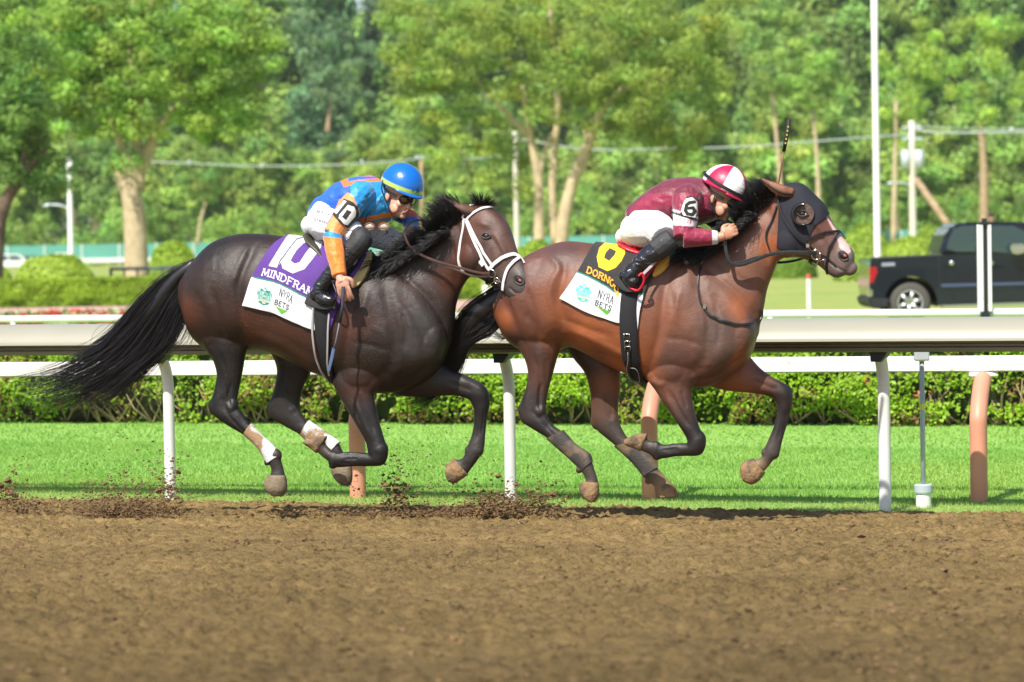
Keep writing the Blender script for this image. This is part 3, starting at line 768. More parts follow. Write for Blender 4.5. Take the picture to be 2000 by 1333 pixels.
def landmark(u):
    for lim, w in ((60, 'at the left picture edge'), (215, 'behind the lamp post at left'), (330, 'behind the big maple trunk'), (470, 'above the dark horse tail'), (600, 'above the dark horse rump'),
                   (700, 'left of the blue helmet'), (850, 'behind the blue helmet'), (1000, 'above the dark horse head'), (1130, 'behind the pale twin trunks'), (1260, 'left of the maroon jockey'), (1420, 'above the maroon jockey'),
                   (1530, 'behind the upright whip'), (1690, 'above the brown horse head'), (1790, 'around the tall white pole'), (1890, 'behind the stout utility pole'), (1975, 'above the truck cab')):
        if u < lim: return w
    return 'at the right picture edge'
for lay, rows in (('front', row), ('back', back)):
    for j, (u, Z, k, s_) in enumerate(rows):
        b = P(u, 500, Z); b[2] = 0
        prev = [q for q in rows[:j] if landmark(q[0]) == landmark(u)]
        extra = ['', ', next rightwards', ', third rightwards', ', fourth rightwards'][min(3, len(prev))]
        spawn('woodland_tree', '%s tree, %s row, %s%s' % (kind_words[k], lay, landmark(u), extra), 'tree', b, MESH[k],
              (s_ * rng.uniform(1.1, 1.25) * (1.25 if lay == 'back' else 1), s_ * rng.uniform(.9, 1.1), s_ * (1.62 if lay == 'back' else 1.05)), rng.uniform(0, 6.28), GT)
# understorey that closes the wood at eye level
def understorey():
    rng = np.random.default_rng(9); n = 900
    C_ = np.stack([rng.uniform(-66, 68, n), rng.uniform(336, 352, n), rng.uniform(.3, 5.5, n)], 1)
    C_[:, 2] *= .6 + .8 * vnoise(C_[:, 0] * .15, C_[:, 1] * 0, 71)
    V, F, c = leaves(C_, rng.uniform(.6, 1.5, n), 45, .42, (.27, .44, .08), rng, colvar=.28)
    o = np_mesh('undergrowth', V, F, M_leaf, smooth=False, cols=c, kind='stuff'); tag(o, 'mixed green undergrowth along the edge of the wood', 'undergrowth')
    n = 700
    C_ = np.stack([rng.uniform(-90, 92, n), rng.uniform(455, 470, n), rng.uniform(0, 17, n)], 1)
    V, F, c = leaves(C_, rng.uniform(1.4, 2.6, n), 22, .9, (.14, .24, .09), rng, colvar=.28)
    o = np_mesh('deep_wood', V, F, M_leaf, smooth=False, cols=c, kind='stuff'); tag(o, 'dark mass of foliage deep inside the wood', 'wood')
understorey()
# traced slim trunks standing at the edge of the wood
def slim(label, pts, w, Z, lobes, col, seed, bark=None):
    traced_tree('slim_tree', label, lobes, Z, 2.0, 60, (.6, 1.3), 110, .34, col, [(pts, w, w * .6)], bark or M_bark_pale, seed, 'slim trees at the edge of the wood')
slim('slim tree with a pale bare trunk directly behind the upright whip', [(1530, 480), (1522, 330), (1508, 180)], 11, 320, [(1500, 60, 60, 60), (1515, 140, 50, 50), (1500, 190, 30, 20)], (.30, .46, .10), 21)
slim('slim tree with a straight grey trunk right of the whip', [(1600, 480), (1597, 330), (1588, 215)], 11, 318, [(1590, 150, 70, 60), (1570, 110, 50, 40)], (.32, .50, .10), 22)
slim('thick tan trunked tree above the truck cab with tiered foliage', [(1921, 480), (1922, 350), (1916, 240)], 20, 300, [(1900, 70, 110, 60), (1915, 215, 50, 25), (1850, 170, 110, 30), (1960, 200, 70, 40), (1960, 100, 70, 60), (1830, 110, 60, 40)], (.34, .52, .08), 23, M_bark)
slim('bright tree between the white pole and the stout utility pole', [(1745, 480), (1748, 330), (1750, 200)], 12, 310, [(1790, 130, 90, 40), (1750, 210, 60, 40), (1760, 290, 40, 30)], (.36, .54, .09), 24)
slim('thin tree with a forked pale stem above the dark horse rump', [(385, 480), (392, 430), (405, 380), (412, 300)], 7, 325, [(400, 340, 50, 45)], (.25, .40, .09), 25)
slim('reddish trunked tree in the tall bluish crown left of the blue helmet', [(640, 260), (643, 225), (652, 185)], 11, 360, [(650, 90, 80, 70), (645, 170, 50, 25), (650, 280, 50, 30), (600, 60, 60, 50), (700, 150, 60, 50)], (.20, .34, .16), 26, M_bark)
# ------------------------------------------------------------------ body sculpting kit
class Frame:
    """vertical plane through a body, facing sideways to its direction of travel; traced outlines are set on planes parallel to it"""
    def __init__(s, u0, Z, yaw):
        s.O = P(u0, 700, Z); s.O[2] = 0
        s.h = np.array([math.cos(yaw), -math.sin(yaw), 0]); s.n = np.array([math.sin(yaw), math.cos(yaw), 0])   # n: away from the camera
        s.k = FPX / Z; s.s = Z / 18.7
    def pt(s, u, v, w=0.0):
        d = ray(u, v); o = s.O + s.n * w * s.s
        return CAM + d * (((o - CAM) @ s.n) / (d @ s.n))
    def lat(s, V): return (np.asarray(V) - s.O) @ s.n / s.s

def loft(fr, st, seg=20, sub=5, cap0=.5, cap1=.5, power=2.0, taper=True):
    """st: (ux, uy, lx, ly, w, hw): a section through two outline points, w sideways offset, hw half width (m)"""
    st = np.array(st, float); S_ = catmull(st, sub)
    rings = []; C = []; A = []; H = []
    for (ux, uy, lx, ly, w, hw) in S_:
        a = fr.pt(ux, uy, w); b = fr.pt(lx, ly, w)
        C.append((a + b) / 2); A.append((a - b) / 2); H.append(max(hw * fr.s, .002))
    C = np.array(C); A = np.array(A); H = np.array(H)
    th = np.arange(seg) * 2 * np.pi / seg; ct = np.cos(th); stt = np.sin(th)
    e = 2 / power; cx = np.sign(ct) * abs(ct) ** e; sy = np.sign(stt) * abs(stt) ** e
    def ring(c, a, h, k=1.0): return c + k * (cx[:, None] * a + sy[:, None] * h * fr.n)
    def capr(i, j, L):
        d = nrm(C[i] - C[j]); Lr = L * min(np.linalg.norm(A[i]), H[i]) * 1.6
        return [ring(C[i] + d * Lr * math.sin(q), A[i], H[i], math.cos(q)) for q in (.5, .95, 1.3)], C[i] + d * Lr
    rs = [ring(C[i], A[i], H[i]) for i in range(len(C))]
    c0, p0 = capr(0, 1, cap0); c1, p1 = capr(-1, -2, cap1)
    rs = c0[::-1] + rs + c1
    V = np.concatenate(rs + [p0[None], p1[None]]); n = len(rs); F = []
    for i in range(n - 1):
        for j in range(seg):
            a = i * seg + j; b = i * seg + (j + 1) % seg; F.append([a, b, b + seg, a + seg])
    k0 = n * seg; k1 = k0 + 1
    for j in range(seg):
        F.append([k0, (j + 1) % seg, j]); F.append([k1, (n - 1) * seg + j, (n - 1) * seg + (j + 1) % seg])
    return orient(V, F)
def orient(V, F):
    vol = 0
    for f in F:
        for k in range(1, len(f) - 1): vol += np.dot(V[f[0]], np.cross(V[f[k]], V[f[k + 1]]))
    return (V, F) if vol > 0 else (V, [f[::-1] for f in F])
def ball(c, r, M=None, sub=3):
    bm = bmesh.new(); bmesh.ops.create_icosphere(bm, subdivisions=sub, radius=1)
    V = np.array([v.co[:] for v in bm.verts]) * np.asarray(r); F = [[v.index for v in f.verts] for f in bm.faces]; bm.free()
    if M is not None: V = V @ np.asarray(M).T
    return V + np.asarray(c), F
def fr_ball(fr, u, v, w, ru, rv, rw, ang=0, sub=3):
    """ellipsoid given in photograph pixels in the body plane, rw in metres sideways"""
    k = fr.k; M = np.stack([fr.h, fr.n, [0, 0, 1]], 1); c, s = math.cos(ang), math.sin(ang)
    Rm = np.array([[c, 0, s], [0, 1, 0], [-s, 0, c]])
    return ball(fr.pt(u, v, w), (ru / k, rw * fr.s, rv / k), M @ Rm, sub)

def remesh(pieces, voxel=.009, smooth=4, factor=.5, inflate=0.0):
    A_ = Acc()
    for V, F in pieces: A_.add(V, F)
    V = np.concatenate(A_.V); me = bpy.data.meshes.new('tmp'); me.from_pydata([tuple(v) for v in V], [], A_.F); me.update()
    o = bpy.data.objects.new('tmp', me); COL.objects.link(o)
    m1 = o.modifiers.new('r', 'REMESH'); m1.mode = 'VOXEL'; m1.voxel_size = voxel; m1.adaptivity = 0
    if smooth:
        m2 = o.modifiers.new('s', 'SMOOTH'); m2.iterations = smooth; m2.factor = factor
    dg = bpy.context.evaluated_depsgraph_get(); ev = o.evaluated_get(dg).to_mesh()
    n = len(ev.vertices); co = np.empty(n * 3, np.float32); ev.vertices.foreach_get('co', co)
    nf = len(ev.polygons); ls = np.empty(nf, np.int32); ev.polygons.foreach_get('loop_total', ls)
    li = np.empty(len(ev.loops), np.int32); ev.loops.foreach_get('vertex_index', li)
    no = np.empty(n * 3, np.float32); ev.vertices.foreach_get('normal', no)
    F = li.reshape(-1, 4) if (ls == 4).all() else None
    if F is None:
        F = []; k = 0
        for c in ls: F.append(li[k:k + c].tolist()); k += c
    o.evaluated_get(dg).to_mesh_clear(); bpy.data.objects.remove(o); bpy.data.meshes.remove(me)
    co = co.reshape(-1, 3).astype(float); no = no.reshape(-1, 3).astype(float)
    return co + no * inflate, F, no

def seg_dist(Q, pts):
    """distance in px from points Q (n,2) to a polyline, and the parameter along it"""
    best = np.full(len(Q), 1e9); par = np.zeros(len(Q)); pts = np.array(pts, float); L = 0
    for a, b in zip(pts[:-1], pts[1:]):
        d = b - a; l = np.linalg.norm(d) + 1e-9
        t = np.clip(((Q - a) @ d) / (l * l), 0, 1); q = a + t[:, None] * d; e = np.linalg.norm(Q - q, axis=1)
        m_ = e < best; best[m_] = e[m_]; par[m_] = (L + t * l)[m_]; L += l
    return best, par / L

def sculpt(fr, V, N, ops):
    """ops: ('c'rease or 'r'idge, pts, width px, depth m[, wmin, wmax]) or ('b'ump, (u, v, ru, rv, ang), height[, wmin, wmax]) on the camera side"""
    uv = project(V); lat = fr.lat(V); near = np.clip((-(N @ fr.n)) * 1.6, 0, 1); D = np.zeros(len(V))
    for op in ops:
        if op[0] in 'cr':
            _, pts, wd, dep = op[:4]; lo, hi = (op[4], op[5]) if len(op) > 5 else (-9, .02)
            pts = catmull(pts, 5); d, t = seg_dist(uv, pts)
            fade = np.clip(np.minimum(t, 1 - t) * 5, 0.0, 1)
            w = np.exp(-(d / wd) ** 2) * fade * near * ((lat > lo) & (lat < hi))
            D += (-dep if op[0] == 'c' else dep) * w
        else:
            _, (u, v, ru, rv, ang), hgt = op[:3]; lo, hi = (op[3], op[4]) if len(op) > 4 else (-9, .02)
            du = uv[:, 0] - u; dv = uv[:, 1] - v; c, s = math.cos(ang), math.sin(ang)
            a = (du * c + dv * s) / ru; b = (-du * s + dv * c) / rv
            D += hgt * np.exp(-(a * a + b * b)) * near * ((lat > lo) & (lat < hi))
    return V + N * D[:, None]

def paint(fr, V, pts, p=3.5):
    """vertex colours blended from control points (u, v, w, (r, g, b), weight radius)"""
    uv = project(V); lat = fr.lat(V); q = np.stack([uv[:, 0], uv[:, 1], lat * 385.0], 1)
    num = np.zeros((len(V), 3)); den = np.zeros(len(V))
    for (u, v, w, c, r) in pts:
        d = np.linalg.norm(q - np.array([u, v, w * 385.0]), axis=1) / r
        k = 1 / (d ** p + .02); num += k[:, None] * np.array(c); den += k
    return num / den[:, None]

def strap(name, path, width, mtl, parent, bvh=None, lift=.006, thick=.004, seg=None):
    """flat band along world points; when a surface is given it lies on it, width across the surface"""
    path = np.asarray(path, float); n = len(path); T = np.gradient(path, axis=0); T /= np.linalg.norm(T, axis=1)[:, None] + 1e-12
    Ns = []
    for i in range(n):
        nn = None
        if bvh is not None:
            loc, no, idx, dist = bvh.find_nearest(Vector(path[i]))
            nn = np.array(no); path[i] = np.array(loc) + nn * lift
        else: nn = nrm(CAM - path[i])
        Ns.append(nn)
    Ns = np.array(Ns)
    for _ in range(2): Ns[1:-1] = (Ns[:-2] + Ns[1:-1] * 2 + Ns[2:]) / 4
    wd = np.full(n, width) if np.isscalar(width) else np.interp(np.linspace(0, 1, n), np.linspace(0, 1, len(width)), width)
    V = []
    for i in range(n):
        nn = nrm(Ns[i] - T[i] * (Ns[i] @ T[i])); b = np.cross(T[i], nn); w = wd[i] / 2
        for (x, z) in ((-1, -.5), (-.85, .6), (0, .8), (.85, .6), (1, -.5)):
            V.append(path[i] + b * w * x + nn * thick * z)
    k = 5; F = []
    for i in range(n - 1):
        for j in range(k):
            a = i * k + j; b_ = i * k + (j + 1) % k; F.append([a, b_, b_ + k, a + k])
    F += [list(range(k))[::-1], [(n - 1) * k + j for j in range(k)]]
    V, F = orient(np.array(V), F)
    o = np_mesh(name, V, F, mtl, parent, smooth=True); auto_smooth(o, 50); return o

def cast(fr, bvh, u, v, lift=.006, near_w=-1.2, fallback=None):
    o = fr.pt(u, v, near_w); d = nrm(o - CAM)
    loc, no, idx, dist = bvh.ray_cast(Vector(o), Vector(d), 3.0)
    if loc is None:
        q = fr.pt(u, v, fallback if fallback is not None else 0.0); loc, no, idx, dist = bvh.find_nearest(Vector(q))
    no = np.array(no)
    return np.array(loc) + no * lift, no
def cast_path(fr, bvh, pts, sub=5, lift=.006):
    return np.array([cast(fr, bvh, u, v, lift)[0] for u, v in catmull(np.array(pts, float), sub)])

def hair(name, strands, mtl, parent, r0=.0012, seg=3, kind=None):
    """strands: list of (k,3) arrays -> thin tapering three-sided tubes in one mesh"""
    Vs = []; Fs = []; off = 0
    for s in strands:
        n = len(s); T = np.gradient(s, axis=0); T /= np.linalg.norm(T, axis=1)[:, None] + 1e-9
        A = np.cross(T, [.13, .2, 1.0]); A /= np.linalg.norm(A, axis=1)[:, None] + 1e-9; B = np.cross(T, A)
        r = r0 * (1 - np.linspace(0, 1, n) ** 2 * .85)[:, None]
        ring = np.stack([s + r * (A * math.cos(a) + B * math.sin(a)) for a in (0, 2.094, 4.189)], 1).reshape(-1, 3)
        i = np.arange(n - 1)[:, None] * 3; j = np.arange(3)[None]; jn = (j + 1) % 3
        F = np.stack([i + j, i + jn, i + jn + 3, i + j + 3], -1).reshape(-1, 4) + off
        Vs.append(ring); Fs.append(F); off += n * 3
    return np_mesh(name, np.concatenate(Vs), np.concatenate(Fs), mtl, parent, smooth=True, kind=kind)

def coat_material(name, rough, dust, dust_amt, spec=.5):
    mt = mat(name, rough=rough, spec=spec, attr=True, var=.22, vscale=5, bump=.10, bscale=260)
    n = mt.node_tree; p = n.nodes['Principled BSDF']; L = n.links
    src = p.inputs['Base Color'].links[0].from_socket
    tc = n.nodes.new('ShaderNodeTexCoord')
    # fine specks of thrown dirt
    nz = n.nodes.new('ShaderNodeTexNoise'); nz.inputs['Scale'].default_value = 150; nz.inputs['Detail'].default_value = 3
    L.new(tc.outputs['Object'], nz.inputs['Vector'])
    n2 = n.nodes.new('ShaderNodeTexNoise'); n2.inputs['Scale'].default_value = 3.2; n2.inputs['Detail'].default_value = 3
    L.new(tc.outputs['Object'], n2.inputs['Vector'])
    ad = n.nodes.new('ShaderNodeMath'); ad.operation = 'MULTIPLY_ADD'; ad.inputs[1].default_value = .45; L.new(n2.outputs[0], ad.inputs[0]); L.new(nz.outputs[0], ad.inputs[2])
    mr = n.nodes.new('ShaderNodeMapRange'); mr.inputs[1].default_value = .84; mr.inputs[2].default_value = .95; mr.inputs[4].default_value = dust_amt * .5
    L.new(ad.outputs[0], mr.inputs[0])
    mx = n.nodes.new('ShaderNodeMix'); mx.data_type = 'RGBA'; L.new(mr.outputs[0], mx.inputs[0]); L.new(src, mx.inputs[6]); mx.inputs[7].default_value = (*dust, 1)
    L.new(mx.outputs[2], p.inputs['Base Color'])
    # short hair lying back: stretched noise in the bump and roughness
    mp = n.nodes.new('ShaderNodeMapping'); mp.inputs['Scale'].default_value = (25, 90, 160); L.new(tc.outputs['Object'], mp.inputs[0])
    n3 = n.nodes.new('ShaderNodeTexNoise'); n3.inputs['Scale'].default_value = 2; n3.inputs['Detail'].default_value = 3; L.new(mp.outputs[0], n3.inputs['Vector'])
    r2 = n.nodes.new('ShaderNodeMapRange'); r2.inputs[3].default_value = rough - .06; r2.inputs[4].default_value = rough + .22; L.new(n3.outputs[0], r2.inputs[0])
    L.new(r2.outputs[0], p.inputs['Roughness'])
    bn = p.inputs['Normal'].links[0].from_node
    b2 = n.nodes.new('ShaderNodeBump'); b2.inputs['Strength'].default_value = .22; b2.inputs['Distance'].default_value = .01
    L.new(n3.outputs[0], b2.inputs['Height']); L.new(bn.outputs[0], b2.inputs['Normal'])
    n4 = n.nodes.new('ShaderNodeTexNoise'); n4.inputs['Scale'].default_value = 11; n4.inputs['Detail'].default_value = 4; n4.inputs['Distortion'].default_value = .6
    L.new(tc.outputs['Object'], n4.inputs['Vector'])
    b3 = n.nodes.new('ShaderNodeBump'); b3.inputs['Strength'].default_value = .22; b3.inputs['Distance'].default_value = .02
    L.new(n4.outputs[0], b3.inputs['Height']); L.new(b2.outputs[0], b3.inputs['Normal']); L.new(b3.outputs[0], p.inputs['Normal'])
    return mt
M_hairb = mat('black_hair', (.010, .009, .010), .38, spec=.5, obj_rand=0)
M_hoof = mat('dusty_hoof', (.25, .155, .075), .85, var=.3, vscale=24, bump=.6, bscale=45, stain=((.07, .055, .045), 12, .50, .66))
M_hoofd = mat('grey_hoof', (.17, .13, .08), .7, var=.3, vscale=20, bump=.3, bscale=60)
M_eye = mat('horse_eye', (.012, .006, .004), .05, spec=.9, coat=1.0)
M_eyew = mat('eye_white', (.55, .42, .36), .3)
M_pink = mat('nostril_pink', (.30, .07, .06), .5)
M_nostril = mat('nostril_dark', (.012, .006, .006), .7)
# ------------------------------------------------------------------ the two racehorses
YAW = R(15)
FA = Frame(620, 19.8, YAW)       # dark horse, in front
FB = Frame(1230, 19.35, YAW)      # brown horse
def finish_horse(fr, pieces, ops, cols, matl, root, voxel=.0068, smooth=2):
    V, F, N = remesh(pieces, voxel, smooth, inflate=.0012)
    V = sculpt(fr, V, N, ops)
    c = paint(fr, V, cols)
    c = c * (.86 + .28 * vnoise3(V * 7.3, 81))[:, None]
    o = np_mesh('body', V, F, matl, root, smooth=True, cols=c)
    bvh = BVHTree.FromPolygons([tuple(v) for v in V], [list(map(int, f)) for f in F])
    return o, bvh, V, N

def legs(fr, near_hind, far_hind, near_fore, far_fore, wh=.13, wf=.125):
    def mk(L, w0, w1, wtop, wlow, up, c1=.5):
        st = []; n = len(L)
        for i, q in enumerate(L):
            t = i / (n - 1); st.append((*q[:4], w0 + (w1 - w0) * min(1, t * 2), q[4] if len(q) > 4 else wtop * (1 - t) + wlow * t))
        return loft(fr, st, cap0=.4, cap1=c1)
    return [mk(near_hind, -wh * .75, -wh, .07, .03, 1), mk(far_hind, wh * .9, wh, .07, .03, 1),
            mk(near_fore, -wf, -wf * .95, .05, .03, 1), mk(far_fore, wf * .7, wf, .06, .03, 1)]

def hoof(fr, pts, w, hw, mtl, root, label=None):
    """a hoof traced as sections from the coronet down to the sole"""
    st = [(*q, w, h) for q, h in zip(pts, np.array(hw))]
    V, F = loft(fr, st, seg=22, sub=4, cap0=.15, cap1=.12, power=2.3)
    o = np_mesh('hoof', V, F, mtl, root); auto_smooth(o, 50); return o

M_earin = mat('ear_lining', (.03, .018, .014), .8)
def make_ear(fr, st, root, col, near):
    V, F = loft(fr, st, seg=20, sub=6, cap0=.3, cap1=.3)
    ec = mat('ear_coat', col, .5, var=.25, vscale=30, bump=.2, bscale=300)
    np_mesh('ear', V, F, ec, root)
    if near:      # open side of the ear, seen as a dark lengthwise slit
        s = np.array(st, float).copy(); mid = (s[:, 0:2] * .36 + s[:, 2:4] * .64); hf = (s[:, 2:4] - s[:, 0:2]) * .15
        q = np.concatenate([mid - hf, mid + hf, (s[:, 4] - s[:, 5] * .62)[:, None], (s[:, 5] * .52)[:, None]], 1)[0:]
        V, F = loft(fr, q, seg=14, sub=6, cap0=.2, cap1=.4); np_mesh('ear_lining', V, F, M_earin, root)

# ---------- dark horse (number 10)
def build_dark():
    fr = FA
    base = fr.pt(640, 1020, 0)
    root = thing('racehorse', (base[0], base[1], .1), 'dark bay racehorse with white bridle galloping on the left, all feet off the dirt', 'horse', 'racehorses galloping side by side')
    torso = [(362, 540, 366, 618, 0, .12), (384, 507, 384, 664, 0, .20), (418, 474, 424, 690, 0, .255), (460, 459, 470, 690, 0, .28), (500, 457, 506, 684, 0, .285),
             (545, 461, 546, 696, 0, .285), (590, 466, 592, 720, 0, .29), (640, 474, 641, 738, 0, .29), (690, 484, 690, 756, 0, .27), (735, 500, 738, 768, 0, .25),
             (788, 518, 785, 764, 0, .235), (838, 556, 828, 745, 0, .205), (866, 604, 858, 716, 0, .15), (878, 645, 874, 682, 0, .07)]
    neck = [(690, 500, 840, 735, 0, .17), (722, 506, 872, 690, 0, .16), (762, 494, 886, 636, 0, .130), (808, 474, 890, 598, -.005, .105), (850, 451, 901, 566, -.01, .088), (884, 430, 914, 545, -.02, .078), (912, 415, 925, 538, -.03, .07)]
    head = [(908, 408, 905, 526, -.02, .075), (930, 401, 912, 533, -.035, .095), (953, 403, 926, 539, -.05, .105), (975, 417, 940, 546, -.065, .105), (992, 438, 953, 553, -.08, .098), (1002, 466, 965, 560, -.095, .082), (1011, 494, 975, 567, -.11, .064),
            (1023, 515, 985, 575, -.12, .056), (1035, 534, 996, 585, -.13, .058), (1041, 550, 1010, 588, -.135, .055), (1036, 566, 1022, 585, -.135, .04)]
    nh = [(372, 620, 482, 640, .10), (385, 652, 486, 664, .105), (400, 678, 484, 680, .095), (416, 702, 478, 698, .08), (424, 728, 472, 732, .062), (422, 752, 468, 753, .050), (415, 775, 464, 775, .043), (409, 795, 464, 794, .040), (419, 813, 473, 806, .038), (446, 832, 484, 822, .032),
          (476, 850, 490, 829, .028), (497, 868, 512, 852, .028), (511, 887, 530, 869, .028), (519, 901, 546, 884, .032), (528, 910, 548, 896, .028), (530, 922, 553, 914, .024), (526, 932, 557, 932, .030)]
    fh = [(500, 640, 600, 690, .08), (530, 690, 606, 722, .08), (541, 718, 604, 734, .066), (539, 745, 594, 752, .052), (532, 772, 587, 778, .044), (523, 796, 586, 798, .040), (529, 815, 592, 812, .038), (555, 832, 598, 820, .032), (587, 850, 603, 828, .028), (608, 869, 634, 846, .028), (640, 888, 660, 865, .030),
          (647, 900, 669, 882, .032), (650, 909, 678, 899, .026), (649, 914, 684, 913, .030)]
    nf = [(668, 640, 770, 700, .075), (655, 700, 750, 745, .075), (648, 740, 732, 768, .068), (660, 768, 731, 780, .062), (680, 803, 735, 799, .056), (698, 833, 742, 830, .048), (714, 862, 751, 860, .040), (719, 882, 758, 884, .040), (722, 888, 748, 908, .040), (714, 885, 716, 911, .031), (698, 884, 699, 911, .026), (680, 883, 680, 912, .026), (661, 884, 656, 913, .031), (648, 880, 645, 903, .032), (636, 868, 632, 894, .026), (634, 856, 621, 884, .030)]
    ff = [(820, 640, 760, 760, .10), (845, 690, 775, 772, .09), (866, 710, 805, 775, .078), (892, 726, 848, 774, .066), (921, 739, 889, 773, .050), (944, 752, 914, 780, .043), (955, 770, 922, 790, .041), (956, 793, 926, 806, .038), (951, 816, 926, 828, .031), (948, 846, 921, 852, .026), (945, 876, 913, 872, .032), (936, 894, 905, 894, .030), (920, 916, 894, 899, .025), (910, 930, 888, 899, .031)]
    P_ = [loft(fr, torso, seg=64, cap0=.15, cap1=.12, power=2.15), loft(fr, neck, seg=48, cap0=.3, cap1=.3), loft(fr, head, seg=40, cap0=.6, cap1=.7, power=2.3)]
    P_ += legs(fr, nh, fh, nf, ff)
    P_ += [fr_ball(fr, 440, 575, -.14, 78, 92, .135, .2), fr_ball(fr, 440, 575, .14, 78, 92, .13, .2),        # haunches
           fr_ball(fr, 745, 640, -.145, 62, 100, .10, -.35), fr_ball(fr, 745, 640, .14, 62, 100, .10, -.35),   # shoulders
           fr_ball(fr, 832, 668, -.08, 40, 52, .11, .2), fr_ball(fr, 824, 668, .07, 38, 50, .10, .2),          # breast
           fr_ball(fr, 700, 730, -.14, 40, 36, .07, 0), fr_ball(fr, 590, 600, 0, 120, 92, .285, .08),
           fr_ball(fr, 415, 796, -.13, 8, 15, .020, -.2), fr_ball(fr, 452, 796, -.13, 14, 20, .040, .3), fr_ball(fr, 537, 890, -.13, 14, 14, .034, .5), fr_ball(fr, 522, 903, -.13, 6, 7, .022, .3),
           fr_ball(fr, 529, 800, .13, 8, 14, .020, -.2), fr_ball(fr, 570, 800, .13, 16, 20, .040, .3), fr_ball(fr, 658, 889, .13, 14, 13, .033, .4),
           fr_ball(fr, 741, 880, -.12, 18, 20, .041, .2), fr_ball(fr, 738, 900, -.12, 16, 10, .038, 0), fr_ball(fr, 653, 898, -.12, 12, 16, .033, .2), fr_ball(fr, 650, 910, -.12, 8, 6, .024, 0),
           fr_ball(fr, 939, 776, .125, 18, 19, .041, .4), fr_ball(fr, 930, 879, .125, 15, 15, .034, .5), fr_ball(fr, 914, 880, .125, 6, 9, .022, 0),
           fr_ball(fr, 925, 500, -.10, 26, 36, .05, .2), fr_ball(fr, 925, 500, .03, 26, 36, .05, .2)]         # cheeks
    # ears
    ear = [(926, 404, 932, 424, -.085, .020), (908, 399, 914, 424, -.105, .026), (890, 394, 900, 416, -.115, .022), (874, 388, 886, 404, -.12, .013), (864, 382, 868, 388, -.12, .004)]
    ear2 = [(948, 398, 958, 408, .03, .018), (938, 392, 950, 400, .05, .02), (928, 389, 936, 395, .06, .012), (920, 387, 924, 389, .06, .004)]
    ops = [('c', [(500, 458), (497, 480), (478, 520), (466, 560), (470, 620), (478, 668)], 9, .012), ('r', [(486, 478), (468, 520), (455, 560)], 6, .006),
           ('b', (430, 540, 40, 50, 0), .012), ('b', (452, 640, 26, 36, 0), .012), ('c', [(380, 560), (398, 610), (412, 660), (418, 700)], 8, .008),
           ('c', [(430, 690), (440, 720), (446, 760), (444, 790)], 4, .006), ('r', [(422, 740), (424, 770), (420, 795)], 5, .004), ('c', [(436, 770), (440, 800), (452, 820)], 4, .005),
           ('c', [(480, 690), (520, 690), (560, 706), (620, 740)], 9, .008), ('b', (530, 660, 46, 16, .3), .008), ('c', [(490, 640), (540, 656), (600, 690), (650, 716)], 10, .006),
           # shoulder blade, upper arm, pectorals
           ('c', [(712, 520), (690, 580), (680, 650), (672, 710), (668, 745)], 10, .014), ('c', [(745, 530), (760, 600), (772, 660), (760, 720), (722, 750)], 12, .012),
           ('b', (716, 600, 22, 56, .25), .012), ('b', (706, 700, 30, 34, 0), .014), ('c', [(690, 668), (730, 676), (770, 690)], 6, .004), ('b', (740, 650, 20, 24, 0), .006),
           ('c', [(770, 560), (806, 610), (830, 660), (842, 715)], 12, .012), ('b', (812, 700, 24, 34, .3), .016), ('b', (850, 650, 20, 34, 0), .010), ('c', [(740, 765), (790, 752), (830, 720), (862, 712)], 6, .012),
           ('c', [(790, 510), (840, 540), (880, 580)], 9, .008), ('r', [(800, 540), (850, 580), (876, 620)], 10, .006), ('c', [(880, 470), (890, 520), (896, 560)], 7, .008),
           ('c', [(700, 770), (716, 810), (734, 850)], 3.5, .009, -.3, -.05), ('r', [(694, 780), (710, 825), (728, 862)], 4, .005, -.3, -.05), ('c', [(690, 790), (704, 830)], 3, .006, -.3, -.05),
           ('b', (740, 880, 14, 16, 0), .006, -.3, -.05), ('c', [(700, 896), (670, 897)], 3, .004, -.3, -.05),
           ('c', [(870, 745), (900, 756), (925, 765)], 5, .006, 0, .4), ('b', (938, 770, 14, 14, 0), .006, 0, .4), ('c', [(938, 800), (934, 840), (930, 866)], 3, .005, 0, .4),
           ('c', [(560, 760), (566, 790), (580, 812)], 4, .005, 0, .4),
           # head: cheek, eye socket, nostril, mouth
           ('b', (922, 505, 20, 24, 0), .010), ('c', [(945, 470), (938, 505), (930, 530)], 5, .008), ('b', (946, 438, 14, 8, .3), .012), ('c', [(958, 458), (970, 480), (982, 510)], 6, .008), ('r', [(962, 455), (985, 490), (1000, 520)], 5, .006),
           ('c', [(993, 560), (1005, 572), (1018, 578)], 2.5, .007), ('b', (1016, 540, 11, 14, -.5), .010), ('c', [(1010, 545), (1014, 551), (1020, 549)], 3, .012), ('c', [(960, 540), (975, 548), (990, 556)], 3, .004),
           ('c', [(935, 545), (960, 552)], 3, .004), ('b', (975, 500, 10, 20, .6), .004)]
    ops += [('c', [(446, 812), (470, 838), (500, 868)], 2.5, .006, -.3, -.03), ('c', [(700, 888), (664, 890)], 2.2, .005, -.3, -.05), ('c', [(684, 905), (664, 905)], 2, .004, -.3, -.05), ('c', [(946, 800), (940, 850)], 2.2, .006, 0, .4), ('c', [(596, 805), (575, 790)], 3, .004, 0, .4), ('c', [(452, 745), (446, 775), (452, 800)], 3, .007, -.3, 0),
            ('r', [(900, 742), (924, 752), (944, 764)], 4, .004, 0, .4), ('c', [(412, 560), (430, 620), (440, 680)], 7, .007), ('b', (400, 600, 14, 40, -.2), .008), ('c', [(640, 560), (650, 620), (648, 700)], 9, .004), ('r', [(720, 560), (706, 620), (700, 670)], 6, .006), ('c', [(780, 600), (792, 640), (790, 690)], 6, .007), ('c', [(850, 600), (866, 640), (862, 690)], 6, .006)]
